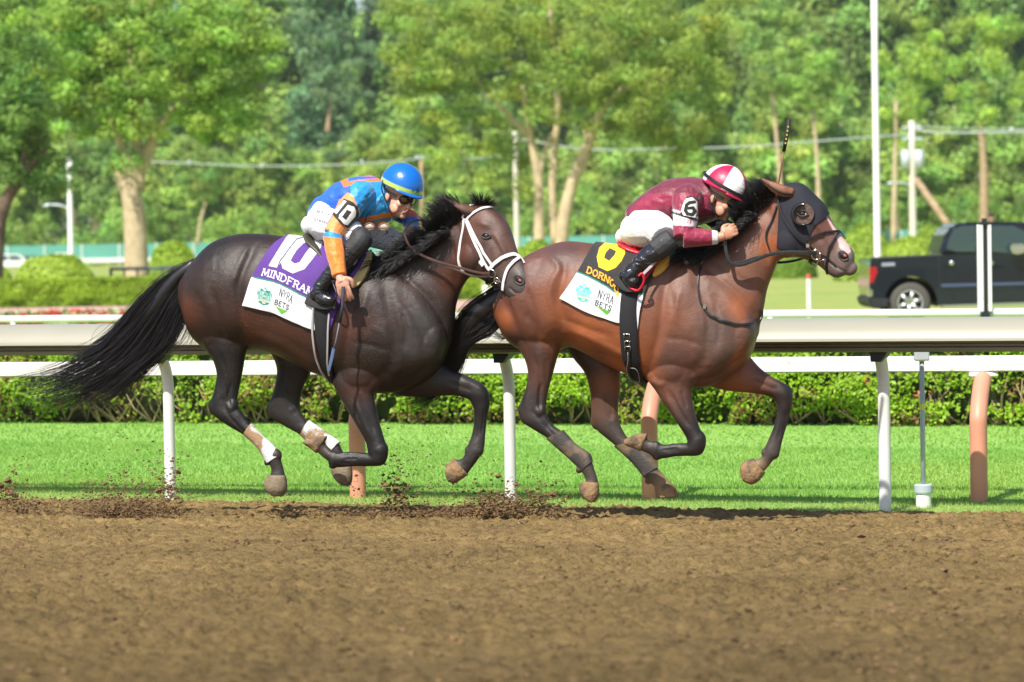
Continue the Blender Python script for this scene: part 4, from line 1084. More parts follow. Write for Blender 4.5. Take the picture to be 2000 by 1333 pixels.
    dk = (.011, .006, .0045); md = (.024, .0105, .007); rd = (.075, .022, .010); bl = (.0055, .005, .006); du = (.026, .021, .019)
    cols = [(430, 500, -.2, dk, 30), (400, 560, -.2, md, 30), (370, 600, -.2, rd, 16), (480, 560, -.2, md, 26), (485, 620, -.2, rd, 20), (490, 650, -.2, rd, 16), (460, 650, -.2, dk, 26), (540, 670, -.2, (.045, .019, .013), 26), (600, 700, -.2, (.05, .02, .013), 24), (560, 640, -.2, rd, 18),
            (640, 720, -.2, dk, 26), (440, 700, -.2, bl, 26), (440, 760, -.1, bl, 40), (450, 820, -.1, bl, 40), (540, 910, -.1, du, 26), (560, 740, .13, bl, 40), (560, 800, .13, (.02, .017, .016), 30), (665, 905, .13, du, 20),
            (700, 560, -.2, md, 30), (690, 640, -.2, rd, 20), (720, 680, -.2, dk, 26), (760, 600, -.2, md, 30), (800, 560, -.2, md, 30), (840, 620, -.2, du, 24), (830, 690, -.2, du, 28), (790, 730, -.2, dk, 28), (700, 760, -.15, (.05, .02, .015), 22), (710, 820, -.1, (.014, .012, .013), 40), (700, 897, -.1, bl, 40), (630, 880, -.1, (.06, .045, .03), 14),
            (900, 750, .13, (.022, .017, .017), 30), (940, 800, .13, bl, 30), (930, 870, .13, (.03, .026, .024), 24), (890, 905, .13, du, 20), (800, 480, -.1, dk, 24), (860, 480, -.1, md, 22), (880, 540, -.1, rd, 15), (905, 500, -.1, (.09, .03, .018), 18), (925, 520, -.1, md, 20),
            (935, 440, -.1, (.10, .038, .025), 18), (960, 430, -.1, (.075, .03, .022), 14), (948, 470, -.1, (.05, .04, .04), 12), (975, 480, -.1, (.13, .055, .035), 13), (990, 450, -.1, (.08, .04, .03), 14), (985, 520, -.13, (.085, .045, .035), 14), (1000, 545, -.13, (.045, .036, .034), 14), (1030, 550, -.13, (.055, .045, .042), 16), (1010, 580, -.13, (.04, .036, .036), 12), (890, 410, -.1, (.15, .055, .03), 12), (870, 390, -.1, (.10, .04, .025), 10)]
    M_ = coat_material('dark_bay_coat', .39, (.20, .13, .08), .65)
    o, bvh, V, N = finish_horse(fr, P_, ops, cols, M_, root)
    for e_ in (ear, ear2): make_ear(fr, e_, root, (.10, .040, .024), e_ is ear)
    hoof(fr, [(522, 930, 558, 930), (517, 941, 560, 943), (518, 955, 560, 958), (530, 968, 554, 968)], -.13, [.038, .048, .052, .036], M_hoofd, root)
    hoof(fr, [(648, 911, 686, 911), (648, 924, 688, 924), (656, 938, 687, 940), (668, 948, 684, 948)], .13, [.036, .044, .048, .034], M_hoofd, root)
    hoof(fr, [(638, 852, 618, 886), (624, 853, 606, 876), (608, 858, 598, 870), (594, 862, 593, 866)], -.12, [.036, .044, .046, .030], M_hoof, root)
    hoof(fr, [(914, 928, 889, 896), (900, 938, 880, 900), (887, 945, 873, 909), (878, 942, 871, 920)], .125, [.036, .046, .050, .036], M_hoof, root)
    return root, o, bvh, V, N

# ---------- brown horse (number 6)
def build_brown():
    fr = FB
    base = fr.pt(1250, 1020, 0)
    root = thing('racehorse', (base[0], base[1], .1), 'bright brown bay racehorse in a black blinker hood leading on the right', 'horse', 'racehorses galloping side by side')
    torso = [(972, 580, 976, 634, 0, .11), (992, 546, 996, 668, 0, .20), (1022, 506, 1034, 690, 0, .255), (1062, 484, 1080, 690, 0, .28), (1105, 472, 1112, 678, 0, .285),
             (1156, 476, 1150, 694, 0, .285), (1200, 481, 1196, 718, 0, .29), (1250, 486, 1246, 738, 0, .29), (1300, 488, 1300, 752, 0, .27), (1345, 496, 1345, 758, 0, .25),
             (1392, 514, 1392, 753, 0, .235), (1436, 545, 1432, 732, 0, .205), (1468, 590, 1462, 700, 0, .15), (1480, 628, 1476, 662, 0, .07)]
    neck = [(1298, 492, 1440, 720, 0, .17), (1340, 490, 1476, 660, 0, .15), (1378, 486, 1490, 608, 0, .125), (1415, 472, 1498, 566, 0, .105), (1450, 442, 1510, 534, 0, .09), (1480, 411, 1519, 512, 0, .08), (1512, 386, 1535, 502, 0, .072)]
    head = [(1522, 368, 1516, 494, 0, .075), (1545, 360, 1528, 502, 0, .095), (1568, 363, 1545, 503, 0, .107), (1590, 383, 1560, 503, 0, .105), (1608, 400, 1574, 507, 0, .096), (1618, 420, 1586, 512, 0, .08), (1630, 441, 1598, 518, 0, .064),
            (1645, 464, 1610, 528, 0, .056), (1659, 480, 1622, 538, 0, .057), (1668, 496, 1636, 543, 0, .056), (1668, 512, 1652, 537, 0, .040)]
    nh = [(982, 622, 1094, 640, .10), (996, 652, 1097, 662, .105), (1012, 678, 1093, 684, .095), (1027, 706, 1086, 706, .08), (1032, 732, 1078, 736, .062), (1028, 758, 1071, 762, .050), (1019, 782, 1067, 786, .043), (1014, 800, 1066, 804, .040), (1018, 822, 1073, 820, .038), (1040, 838, 1083, 833, .032),
          (1069, 856, 1098, 844, .028), (1098, 882, 1124, 870, .028), (1121, 904, 1148, 887, .030), (1132, 917, 1155, 899, .031), (1140, 927, 1160, 915, .027), (1144, 938, 1166, 934, .024), (1140, 944, 1168, 944, .029)]
    fh = [(1090, 660, 1200, 690, .08), (1120, 700, 1211, 722, .08), (1142, 728, 1212, 752, .066), (1152, 762, 1210, 768, .052), (1155, 794, 1207, 798, .044), (1156, 822, 1209, 822, .040), (1168, 842, 1217, 842, .037), (1200, 869, 1233, 864, .031), (1235, 901, 1266, 892, .029), (1253, 927, 1282, 913, .031),
          (1266, 940, 1291, 923, .031), (1276, 948, 1303, 936, .027), (1280, 956, 1312, 946, .030)]
    nf = [(1278, 620, 1390, 690, .075), (1266, 690, 1370, 735, .075), (1261, 732, 1352, 758, .068), (1281, 764, 1352, 779, .062), (1305, 800, 1358, 810, .056), (1328, 834, 1368, 840, .047), (1341, 856, 1379, 862, .041), (1342, 866, 1369, 888, .040), (1334, 866, 1337, 891, .030), (1314, 867, 1318, 892, .026), (1297, 869, 1302, 895, .027), (1280, 863, 1283, 896, .031), (1268, 861, 1266, 886, .027), (1260, 852, 1252, 880, .028)]
    ff = [(1430, 620, 1370, 742, .10), (1455, 680, 1388, 755, .09), (1479, 714, 1425, 764, .076), (1505, 735, 1468, 768, .062), (1531, 749, 1504, 775, .048), (1545, 764, 1516, 787, .043), (1548, 784, 1519, 802, .040), (1544, 804, 1516, 820, .032), (1537, 830, 1507, 845, .027), (1528, 860, 1497, 868, .030), (1522, 885, 1492, 880, .033), (1511, 898, 1489, 892, .029), (1501, 911, 1478, 898, .025), (1494, 919, 1472, 900, .029)]
    P_ = [loft(fr, torso, seg=64, cap0=.15, cap1=.12, power=2.15), loft(fr, neck, seg=48, cap0=.3, cap1=.3), loft(fr, head, seg=40, cap0=.6, cap1=.7, power=2.3)]
    P_ += legs(fr, nh, fh, nf, ff)
    P_ += [fr_ball(fr, 1052, 588, -.14, 78, 92, .135, .2), fr_ball(fr, 1052, 588, .14, 78, 92, .13, .2),
           fr_ball(fr, 1350, 632, -.145, 62, 98, .10, -.35), fr_ball(fr, 1350, 632, .14, 62, 98, .10, -.35),
           fr_ball(fr, 1435, 652, -.08, 40, 50, .11, .2), fr_ball(fr, 1424, 652, .07, 38, 48, .10, .2),
           fr_ball(fr, 1310, 720, -.14, 40, 36, .07, 0), fr_ball(fr, 1200, 602, 0, 120, 88, .285, .08),
           fr_ball(fr, 1020, 804, -.13, 8, 15, .020, -.2), fr_ball(fr, 1052, 806, -.13, 14, 20, .040, .3), fr_ball(fr, 1143, 907, -.13, 13, 14, .033, .5), fr_ball(fr, 1131, 918, -.13, 6, 7, .022, .3),
           fr_ball(fr, 1162, 826, .13, 8, 14, .020, -.2), fr_ball(fr, 1194, 822, .13, 14, 20, .040, .3), fr_ball(fr, 1279, 930, .13, 14, 12, .033, .4), fr_ball(fr, 1266, 940, .13, 7, 6, .022, .4),
           fr_ball(fr, 1361, 860, -.12, 18, 20, .041, .2), fr_ball(fr, 1356, 879, -.12, 16, 10, .038, 0), fr_ball(fr, 1281, 879, -.12, 11, 17, .033, .1), fr_ball(fr, 1283, 893, -.12, 8, 6, .024, 0),
           fr_ball(fr, 1530, 769, .125, 18, 19, .041, .4), fr_ball(fr, 1508, 884, .125, 15, 14, .034, .5), fr_ball(fr, 1493, 885, .125, 6, 9, .022, 0),
           fr_ball(fr, 1540, 470, -.055, 25, 34, .05, .2), fr_ball(fr, 1540, 470, .055, 25, 34, .05, .2)]
    ear = [(1549, 368, 1547, 386, -.085, .022), (1533, 363, 1527, 385, -.105, .025), (1516, 357, 1508, 375, -.115, .019), (1500, 352, 1495, 363, -.12, .011), (1487, 348, 1486, 352, -.12, .003)]
    ear2 = [(1535, 362, 1540, 376, .06, .020), (1510, 358, 1512, 370, .08, .016), (1492, 352, 1493, 357, .085, .006)]
    ops = [('r', [(1062, 486), (1078, 505), (1092, 525), (1080, 548), (1074, 580), (1084, 620)], 6, .007), ('c', [(1104, 500), (1100, 540), (1090, 580), (1098, 620), (1100, 650)], 8, .012),
           ('b', (1040, 550, 40, 44, 0), .012), ('b', (1070, 640, 26, 40, 0), .014), ('c', [(985, 575), (1000, 620), (1016, 660), (1030, 700)], 8, .009), ('c', [(1020, 600), (1045, 640), (1056, 690)], 9, .008),
           ('c', [(1042, 690), (1052, 730), (1056, 770), (1052, 800)], 4, .008), ('r', [(1032, 740), (1028, 775), (1024, 800)], 5, .004), ('c', [(1066, 700), (1066, 750)], 4, .004), ('c', [(1036, 800), (1056, 820), (1076, 840)], 4, .005),
           ('c', [(1100, 672), (1140, 684), (1190, 700), (1250, 735)], 8, .010), ('r', [(1100, 640), (1150, 660), (1210, 690), (1250, 716)], 7, .006), ('c', [(1092, 620), (1140, 640), (1200, 660)], 7, .006),
           ('c', [(1325, 500), (1300, 560), (1290, 640), (1276, 700), (1266, 735)], 10, .014), ('c', [(1355, 510), (1370, 580), (1384, 640), (1375, 700), (1342, 738)], 12, .014),
           ('b', (1326, 590, 20, 56, .25), .012), ('b', (1316, 700, 30, 34, 0), .014), ('c', [(1296, 660), (1336, 664), (1380, 680)], 6, .004), ('b', (1346, 640, 18, 24, 0), .007), ('c', [(1310, 560), (1316, 620), (1306, 670)], 5, .005),
           ('c', [(1380, 560), (1412, 600), (1436, 640), (1450, 690)], 12, .012), ('b', (1410, 690, 26, 32, .3), .018), ('b', (1452, 640, 20, 34, 0), .010), ('c', [(1342, 748), (1392, 740), (1430, 712), (1470, 690)], 6, .014), ('c', [(1392, 752), (1430, 734), (1462, 706)], 4, .008),
           ('c', [(1390, 505), (1430, 535), (1476, 575)], 9, .009), ('r', [(1400, 530), (1450, 570), (1480, 610)], 10, .006), ('c', [(1486, 440), (1496, 480), (1500, 520)], 7, .008), ('b', (1440, 600, 24, 30, 0), .006),
           ('c', [(1306, 760), (1326, 800), (1348, 836)], 3.5, .010, -.3, -.05), ('r', [(1298, 768), (1320, 812), (1342, 846)], 4, .005, -.3, -.05), ('c', [(1330, 762), (1342, 800)], 3, .006, -.3, -.05), ('r', [(1268, 742), (1290, 752), (1300, 740)], 6, .006),
           ('b', (1360, 866, 14, 14, 0), .006, -.3, -.05), ('c', [(1330, 880), (1296, 884)], 3, .004, -.3, -.05),
           ('c', [(1470, 742), (1500, 755), (1520, 762)], 5, .007, 0, .4), ('b', (1530, 770, 13, 14, 0), .006, 0, .4), ('c', [(1532, 800), (1524, 840), (1516, 866)], 3, .005, 0, .4), ('c', [(1180, 770), (1186, 800), (1200, 830)], 4, .007, 0, .4),
           ('b', (1540, 475, 18, 24, 0), .008), ('b', (1570, 408, 13, 8, .3), .010), ('c', [(1580, 430), (1592, 452), (1604, 478)], 6, .008), ('r', [(1590, 430), (1612, 462), (1628, 488)], 5, .006),
           ('c', [(1612, 505), (1630, 520), (1652, 533)], 2.5, .008), ('b', (1646, 500, 11, 14, -.5), .011), ('c', [(1640, 500), (1645, 506), (1652, 504)], 3, .012)]
    ops += [('c', [(1054, 822), (1084, 852), (1112, 878)], 2.5, .006, -.3, -.03), ('c', [(1325, 876), (1292, 880)], 2.2, .005, -.3, -.05), ('c', [(1538, 800), (1528, 850)], 2.2, .006, 0, .4), ('c', [(1060, 745), (1052, 775), (1056, 806)], 3, .007, -.3, 0), ('c', [(1190, 780), (1196, 815)], 3, .006, 0, .4),
            ('r', [(1480, 730), (1510, 744), (1534, 758)], 4, .004, 0, .4), ('c', [(1030, 560), (1046, 620), (1056, 680)], 7, .007), ('b', (1012, 600, 14, 40, -.2), .008), ('r', [(1330, 560), (1316, 620), (1310, 665)], 6, .006), ('c', [(1394, 590), (1404, 640), (1398, 690)], 6, .008), ('c', [(1460, 600), (1474, 640), (1468, 680)], 6, .006), ('r', [(1360, 560), (1372, 610), (1376, 650)], 5, .005)]
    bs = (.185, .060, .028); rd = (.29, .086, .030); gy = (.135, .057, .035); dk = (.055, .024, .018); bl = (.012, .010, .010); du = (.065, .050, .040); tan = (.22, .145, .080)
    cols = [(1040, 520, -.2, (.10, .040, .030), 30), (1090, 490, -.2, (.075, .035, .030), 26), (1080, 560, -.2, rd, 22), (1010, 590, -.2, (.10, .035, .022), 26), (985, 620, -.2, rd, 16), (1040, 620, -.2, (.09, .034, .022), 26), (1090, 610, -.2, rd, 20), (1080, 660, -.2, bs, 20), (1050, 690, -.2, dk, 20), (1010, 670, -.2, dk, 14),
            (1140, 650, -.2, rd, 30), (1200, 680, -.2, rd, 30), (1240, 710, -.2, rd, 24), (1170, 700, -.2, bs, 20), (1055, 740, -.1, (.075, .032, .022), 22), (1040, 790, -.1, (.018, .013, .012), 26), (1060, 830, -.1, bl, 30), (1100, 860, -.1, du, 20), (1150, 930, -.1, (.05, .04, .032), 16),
            (1150, 700, .13, (.020, .012, .010), 30), (1180, 750, .13, bs, 24), (1180, 790, .13, (.09, .045, .03), 22), (1200, 850, .13, (.04, .03, .024), 26), (1260, 910, .13, (.05, .04, .03), 20), (1295, 940, .13, tan, 14),  # first point paints the body's cast shadow onto the far thigh
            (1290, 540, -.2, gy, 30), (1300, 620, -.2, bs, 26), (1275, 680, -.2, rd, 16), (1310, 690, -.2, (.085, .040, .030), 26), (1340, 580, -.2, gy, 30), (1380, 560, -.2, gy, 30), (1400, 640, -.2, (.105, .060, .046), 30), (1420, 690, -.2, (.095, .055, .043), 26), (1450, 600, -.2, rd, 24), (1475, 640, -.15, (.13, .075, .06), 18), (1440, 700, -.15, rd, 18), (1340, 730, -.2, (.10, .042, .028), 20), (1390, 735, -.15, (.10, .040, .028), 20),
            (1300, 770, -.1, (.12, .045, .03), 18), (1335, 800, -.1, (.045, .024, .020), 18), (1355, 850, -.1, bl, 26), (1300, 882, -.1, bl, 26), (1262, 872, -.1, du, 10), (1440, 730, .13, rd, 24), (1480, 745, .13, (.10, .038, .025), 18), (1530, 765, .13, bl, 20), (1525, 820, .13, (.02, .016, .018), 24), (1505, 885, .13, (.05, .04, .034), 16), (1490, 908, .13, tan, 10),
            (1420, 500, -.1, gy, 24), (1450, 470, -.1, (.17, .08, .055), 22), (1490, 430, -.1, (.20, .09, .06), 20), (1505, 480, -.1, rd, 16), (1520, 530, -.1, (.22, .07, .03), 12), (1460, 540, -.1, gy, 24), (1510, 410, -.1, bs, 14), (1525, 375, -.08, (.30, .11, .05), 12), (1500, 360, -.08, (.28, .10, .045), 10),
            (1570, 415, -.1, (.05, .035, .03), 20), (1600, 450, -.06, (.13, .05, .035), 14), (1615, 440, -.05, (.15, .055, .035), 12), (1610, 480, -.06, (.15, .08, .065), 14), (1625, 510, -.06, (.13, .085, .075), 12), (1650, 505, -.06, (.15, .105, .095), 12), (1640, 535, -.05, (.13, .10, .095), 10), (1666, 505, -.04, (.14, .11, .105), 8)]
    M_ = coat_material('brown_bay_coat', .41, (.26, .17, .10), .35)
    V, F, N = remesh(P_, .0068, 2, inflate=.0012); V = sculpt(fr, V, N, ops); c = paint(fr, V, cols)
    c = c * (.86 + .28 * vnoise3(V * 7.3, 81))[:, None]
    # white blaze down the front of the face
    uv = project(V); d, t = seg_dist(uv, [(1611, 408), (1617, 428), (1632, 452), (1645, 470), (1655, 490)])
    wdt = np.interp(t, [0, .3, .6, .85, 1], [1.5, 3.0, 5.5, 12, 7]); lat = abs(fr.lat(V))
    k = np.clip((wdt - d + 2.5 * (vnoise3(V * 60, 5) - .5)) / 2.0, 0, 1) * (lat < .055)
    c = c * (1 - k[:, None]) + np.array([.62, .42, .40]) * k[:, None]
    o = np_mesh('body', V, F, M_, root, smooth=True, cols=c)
    bvh = BVHTree.FromPolygons([tuple(v) for v in V], [list(map(int, f)) for f in F])
    for e_ in (ear, ear2): make_ear(fr, e_, root, (.20, .078, .038), e_ is ear)
    hoof(fr, [(1135, 942, 1169, 944), (1131, 955, 1170, 957), (1136, 968, 1169, 968), (1150, 981, 1164, 980)], -.13, [.036, .046, .049, .032], M_hoof, root)
    hoof(fr, [(1278, 952, 1312, 944), (1280, 962, 1319, 953), (1282, 971, 1325, 969)], .13, [.036, .044, .048], M_hoof, root)
    hoof(fr, [(1264, 848, 1250, 882), (1250, 846, 1237, 876), (1234, 852, 1225, 872), (1221, 858, 1220, 867)], -.12, [.036, .044, .046, .030], M_hoof, root)
    hoof(fr, [(1494, 925, 1470, 896), (1482, 940, 1458, 900), (1468, 947, 1447, 908), (1455, 942, 1446, 922)], .125, [.036, .046, .050, .036], M_hoof, root)
    return root, o, bvh, V, N
rootA, bodyA, bvhA, VA, NA = build_dark()
rootB, bodyB, bvhB, VB, NB = build_brown()

def eye(fr, bvh, u, v, root, r=.020, white=False):
    p_, no = cast(fr, bvh, u, v, -.010)
    o = Acc().add(*ball(p_, r)).obj('eye', M_eye, root, True)
    # lids: two arcs
    for s_ in (-1, 1):
        q = [(u - 9, v + 1), (u - 4, v + s_ * 4.6), (u + 3, v + s_ * 4.8), (u + 8.5, v + 1.5)]
        pth = cast_path(fr, bvh, q, 4, .007)
        Acc().tube(pth, .0042, 8).obj('eyelid', M_lid, root, True)
    if white:
        p2, _ = cast(fr, bvh, u + 5, v + .5, .007); Acc().add(*ball(p2, (.0045, .003, .007))).obj('eye_white', M_eyew, root, True)
def nostril(fr, bvh, u, v, root, ang):
    p_, no = cast(fr, bvh, u, v, -.003); M = np.stack([fr.h, fr.n, [0, 0, 1]], 1); c, s = math.cos(ang), math.sin(ang)
    Rm = np.array([[c, 0, s], [0, 1, 0], [-s, 0, c]])
    Acc().add(*ball(p_, (.032, .013, .020), M @ Rm)).obj('nostril', M_nostril, root, True)
    p_, no = cast(fr, bvh, u + 2.5, v + 1, .003)
    Acc().add(*ball(p_ - fr.n * .006, (.013, .006, .009), M @ Rm)).obj('nostril_lining', M_pink, root, True)
    th = np.linspace(0, 2 * np.pi, 21)[:-1]; pts = []
    pc, _ = cast(fr, bvh, u, v, .0)
    for a in np.append(th, th[0]):
        q = pc + (M @ Rm) @ np.array([.037 * math.cos(a), -.008, .025 * math.sin(a)]); l_ = bvh.find_nearest(Vector(q)); pts.append(np.array(l_[0]) + np.array(l_[1]) * .002)
    Acc().tube(pts, .0058, 8, cap=False).obj('nostril_rim', M_lid, root, True)
M_lid = mat('dark_skin', (.045, .038, .036), .5, var=.2, vscale=60)
eye(FA, bvhA, 950, 461, rootA, r=.024); nostril(FA, bvhA, 1014, 547, rootA, R(35))
eye(FB, bvhB, 1568, 416, rootB, white=True); nostril(FB, bvhB, 1648, 499, rootB, R(35))
# ------------------------------------------------------------------ manes and tails
def spline(pts, n=14):
    p_ = catmull(np.array(pts, float), 6); d = np.r_[0, np.cumsum(np.linalg.norm(np.diff(p_, axis=0), axis=1))]
    t = np.linspace(0, d[-1], n); return np.stack([np.interp(t, d, p_[:, k]) for k in range(p_.shape[1])], 1)
def hair_bundle(fr, guides, n, spread0, spread1, rng, frizz=.006, npt=16, short=.35, stray=.08):
    """guides: list of traced strands [(u, v, w), ...]; strands interpolate between neighbouring guides"""
    G = [spline([np.r_[fr.pt(*q)] for q in g], npt) for g in guides]; out = []
    for _ in range(n):
        x = rng.uniform(0, len(G) - 1); i = min(int(x), len(G) - 2) if len(G) > 1 else 0; f = x - i
        # clumping: pull towards a few locks
        f = f + .25 * math.sin(f * 6.28 * 2) / 6.28
        g = G[i] * (1 - f) + G[min(i + 1, len(G) - 1)] * f
        t = np.linspace(0, 1, npt)[:, None]
        off = rng.normal(size=3) * spread0 * (1 - t) + rng.normal(size=3) * spread1 * t
        if rng.random() < stray: off = off + rng.normal(size=3) * spread1 * 2.2 * t ** 2
        ph = rng.uniform(0, 6.28, 3); wv = np.stack([np.sin(t[:, 0] * rng.uniform(5, 12) + p_) for p_ in ph], 1) * frizz * t
        s = g + off + wv
        L = rng.uniform(1 - short, 1.0); k = max(5, int(npt * L)); out.append(s[:k])
    return out
rng = np.random.default_rng(31)
# dark horse tail: streams far back
gA = [[(372, 520, 0), (330, 535, -.02), (270, 585, -.03), (215, 650, -.02), (150, 700, -.01), (75, 735, 0), (2, 750, 0)],
      [(368, 532, 0), (330, 562, -.03), (285, 620, -.04), (240, 680, -.03), (170, 728, -.02), (90, 756, 0), (12, 764, 0)],
      [(366, 545, 0), (335, 590, -.03), (300, 650, -.04), (258, 705, -.03), (195, 748, -.02), (130, 778, 0), (55, 782, 0)],
      [(366, 560, 0), (345, 610, -.03), (318, 665, -.03), (280, 712, -.02), (235, 755, -.02), (190, 785, 0), (150, 795, 0)],
      [(368, 575, 0), (355, 625, -.02), (335, 668, -.03), (300, 700, -.02), (260, 730, -.01), (225, 765, 0), (185, 795, 0)]]
S_ = hair_bundle(FA, gA, 1500, .014, .042, rng, .010, 18, .32, .12)
gA2 = [[(366, 540, 0), (300, 600, -.02), (235, 640, -.02), (190, 660, 0), (150, 678, 0)], [(366, 575, 0), (368, 625, .0), (352, 660, .0), (318, 690, .0), (285, 706, 0)], [(370, 590, 0), (386, 640, .02), (380, 672, .02), (352, 690, .02)]]
S_ += hair_bundle(FA, gA2, 110, .012, .03, rng, .01, 16, .5)
hair('tail', S_, M_hairb, rootA, .0021)
M_ = [loft(FA, [(376, 505, 372, 545, 0, .05), (352, 520, 352, 560, -.01, .05), (320, 548, 330, 590, -.02, .05), (290, 585, 305, 625, -.02, .045), (262, 620, 280, 655, -.02, .035), (235, 655, 250, 680, -.02, .02)], seg=20)]
V, F, N = remesh(M_, .012, 4); np_mesh('tail_core', V, F, M_hairb, rootA)
# brown horse tail: hangs back behind the dark horse chest
gB = [[(982, 560, 0), (950, 578, 0), (915, 600, 0), (885, 640, .02), (850, 690, .05), (800, 735, .08), (760, 770, .1)],
      [(978, 575, 0), (948, 598, 0), (912, 630, 0), (885, 690, .03), (860, 740, .05), (820, 775, .08), (770, 785, .1)],
      [(976, 590, 0), (950, 615, 0), (918, 650, 0), (898, 700, .03), (870, 750, .05), (835, 785, .08), (790, 795, .1)],
      [(978, 606, 0), (960, 632, 0), (935, 648, 0), (905, 670, .02), (885, 715, .05), (862, 760, .08)],
      [(980, 600, 0), (975, 632, 0), (962, 648, 0), (930, 655, .0), (905, 672, .02), (893, 700, .05)]]
S_ = hair_bundle(FB, gB, 1900, .014, .028, rng, .007, 18)
S_ += hair_bundle(FB, [[(985, 600, 0), (990, 640, 0), (978, 656, 0), (955, 640, 0), (925, 652, 0)], [(990, 620, 0), (996, 655, 0), (985, 668, 0), (960, 652, 0)]], 40, .01, .02, rng, .01, 14)
hair('tail', S_, M_hairb, rootB, .0024)
V, F, N = remesh([loft(FB, [(984, 552, 984, 600, 0, .05), (955, 572, 958, 618, 0, .05), (925, 595, 930, 640, 0, .045), (900, 622, 910, 670, .02, .04), (880, 655, 895, 705, .03, .03), (860, 700, 878, 735, .05, .02)], seg=20)], .012, 4); np_mesh('tail_core', V, F, M_hairb, rootB)

def mane(fr, root, base, length, dirs, n, w, rng, r=.0022, tuft=None):
    """base: px polyline along the crest; dirs: px directions of flight at the same stations"""
    b = np.array(base, float); dd = np.array(dirs, float); T_ = np.linspace(0, 1, len(b)); out = []
    L = np.array(length, float)
    for _ in range(n):
        t = rng.random(); lock = round(t * 46) / 46 + rng.normal() * .004
        tt = .35 * t + .65 * lock; tt = min(max(tt, 0), 1)
        u, v = np.interp(t, T_, b[:, 0]), np.interp(t, T_, b[:, 1]); du, dv = np.interp(tt, T_, dd[:, 0]), np.interp(tt, T_, dd[:, 1]); l = np.interp(t, T_, L) * rng.uniform(.45, 1.05)
        j = vnoise(np.array([lock * 40.]), np.array([3.3]), 91)[0] - .5
        a = j * .9 + rng.normal() * .14; c, s = math.cos(a), math.sin(a); du, dv = du * c - dv * s, du * s + dv * c
        nrm_ = math.hypot(du, dv); du /= nrm_; dv /= nrm_
        bend = .35 + .3 * rng.random()
        w0 = w + rng.uniform(-.045, .03); w1 = w0 + rng.uniform(-.10, .02)
        q = [(u + rng.normal() * 2, v + 3 + rng.normal() * 3, w0), (u + du * l * .4, v + dv * l * .4, w0 + (w1 - w0) * .5), (u + du * l * .8 - abs(dv) * bend * l * .12, v + dv * l * .8 + .06 * l, w1), (u + du * l - abs(dv) * bend * l * .25, v + dv * l + .14 * l, w1)]
        out.append(spline([fr.pt(*k) for k in q], 9))
    hair('mane', out, M_hairb, root, r)
mane(FA, rootA, [(722, 512), (760, 503), (800, 486), (835, 465), (862, 446), (888, 428), (905, 418)], [40, 48, 42, 40, 62, 66, 52], [(-.9, .2), (-.9, .15), (-.8, -.2), (-.5, -.8), (-.35, -1), (-.5, -1), (-.8, -.7)], 2900, -.05, rng)
mane(FA, rootA, [(724, 514), (765, 512), (805, 497), (845, 474), (880, 448)], [50, 56, 56, 48, 36], [(-1.0, .25), (-.9, .5), (-.9, .4), (-.8, .3), (-.8, .1)], 1200, -.10, rng)
mane(FA, rootA, [(926, 400), (940, 398), (955, 402)], [30, 30, 26], [(-.3, -1), (.2, -.6), (.7, -.1)], 260, -.03, rng, .0018)
mane(FB, rootB, [(1335, 492), (1370, 488), (1405, 475), (1440, 445), (1465, 418), (1490, 395), (1512, 378)], [38, 38, 34, 38, 52, 62, 48], [(-1, .12), (-1, .05), (-.9, -.35), (-.8, -.6), (-.6, -.9), (-.5, -1), (-.6, -.7)], 2900, -.04, rng)
mane(FB, rootB, [(1335, 494), (1372, 494), (1408, 482), (1445, 452), (1480, 418)], [44, 44, 44, 40, 34], [(-1, .35), (-.95, .4), (-.9, .45), (-.9, .35), (-.85, .2)], 1100, -.09, rng)
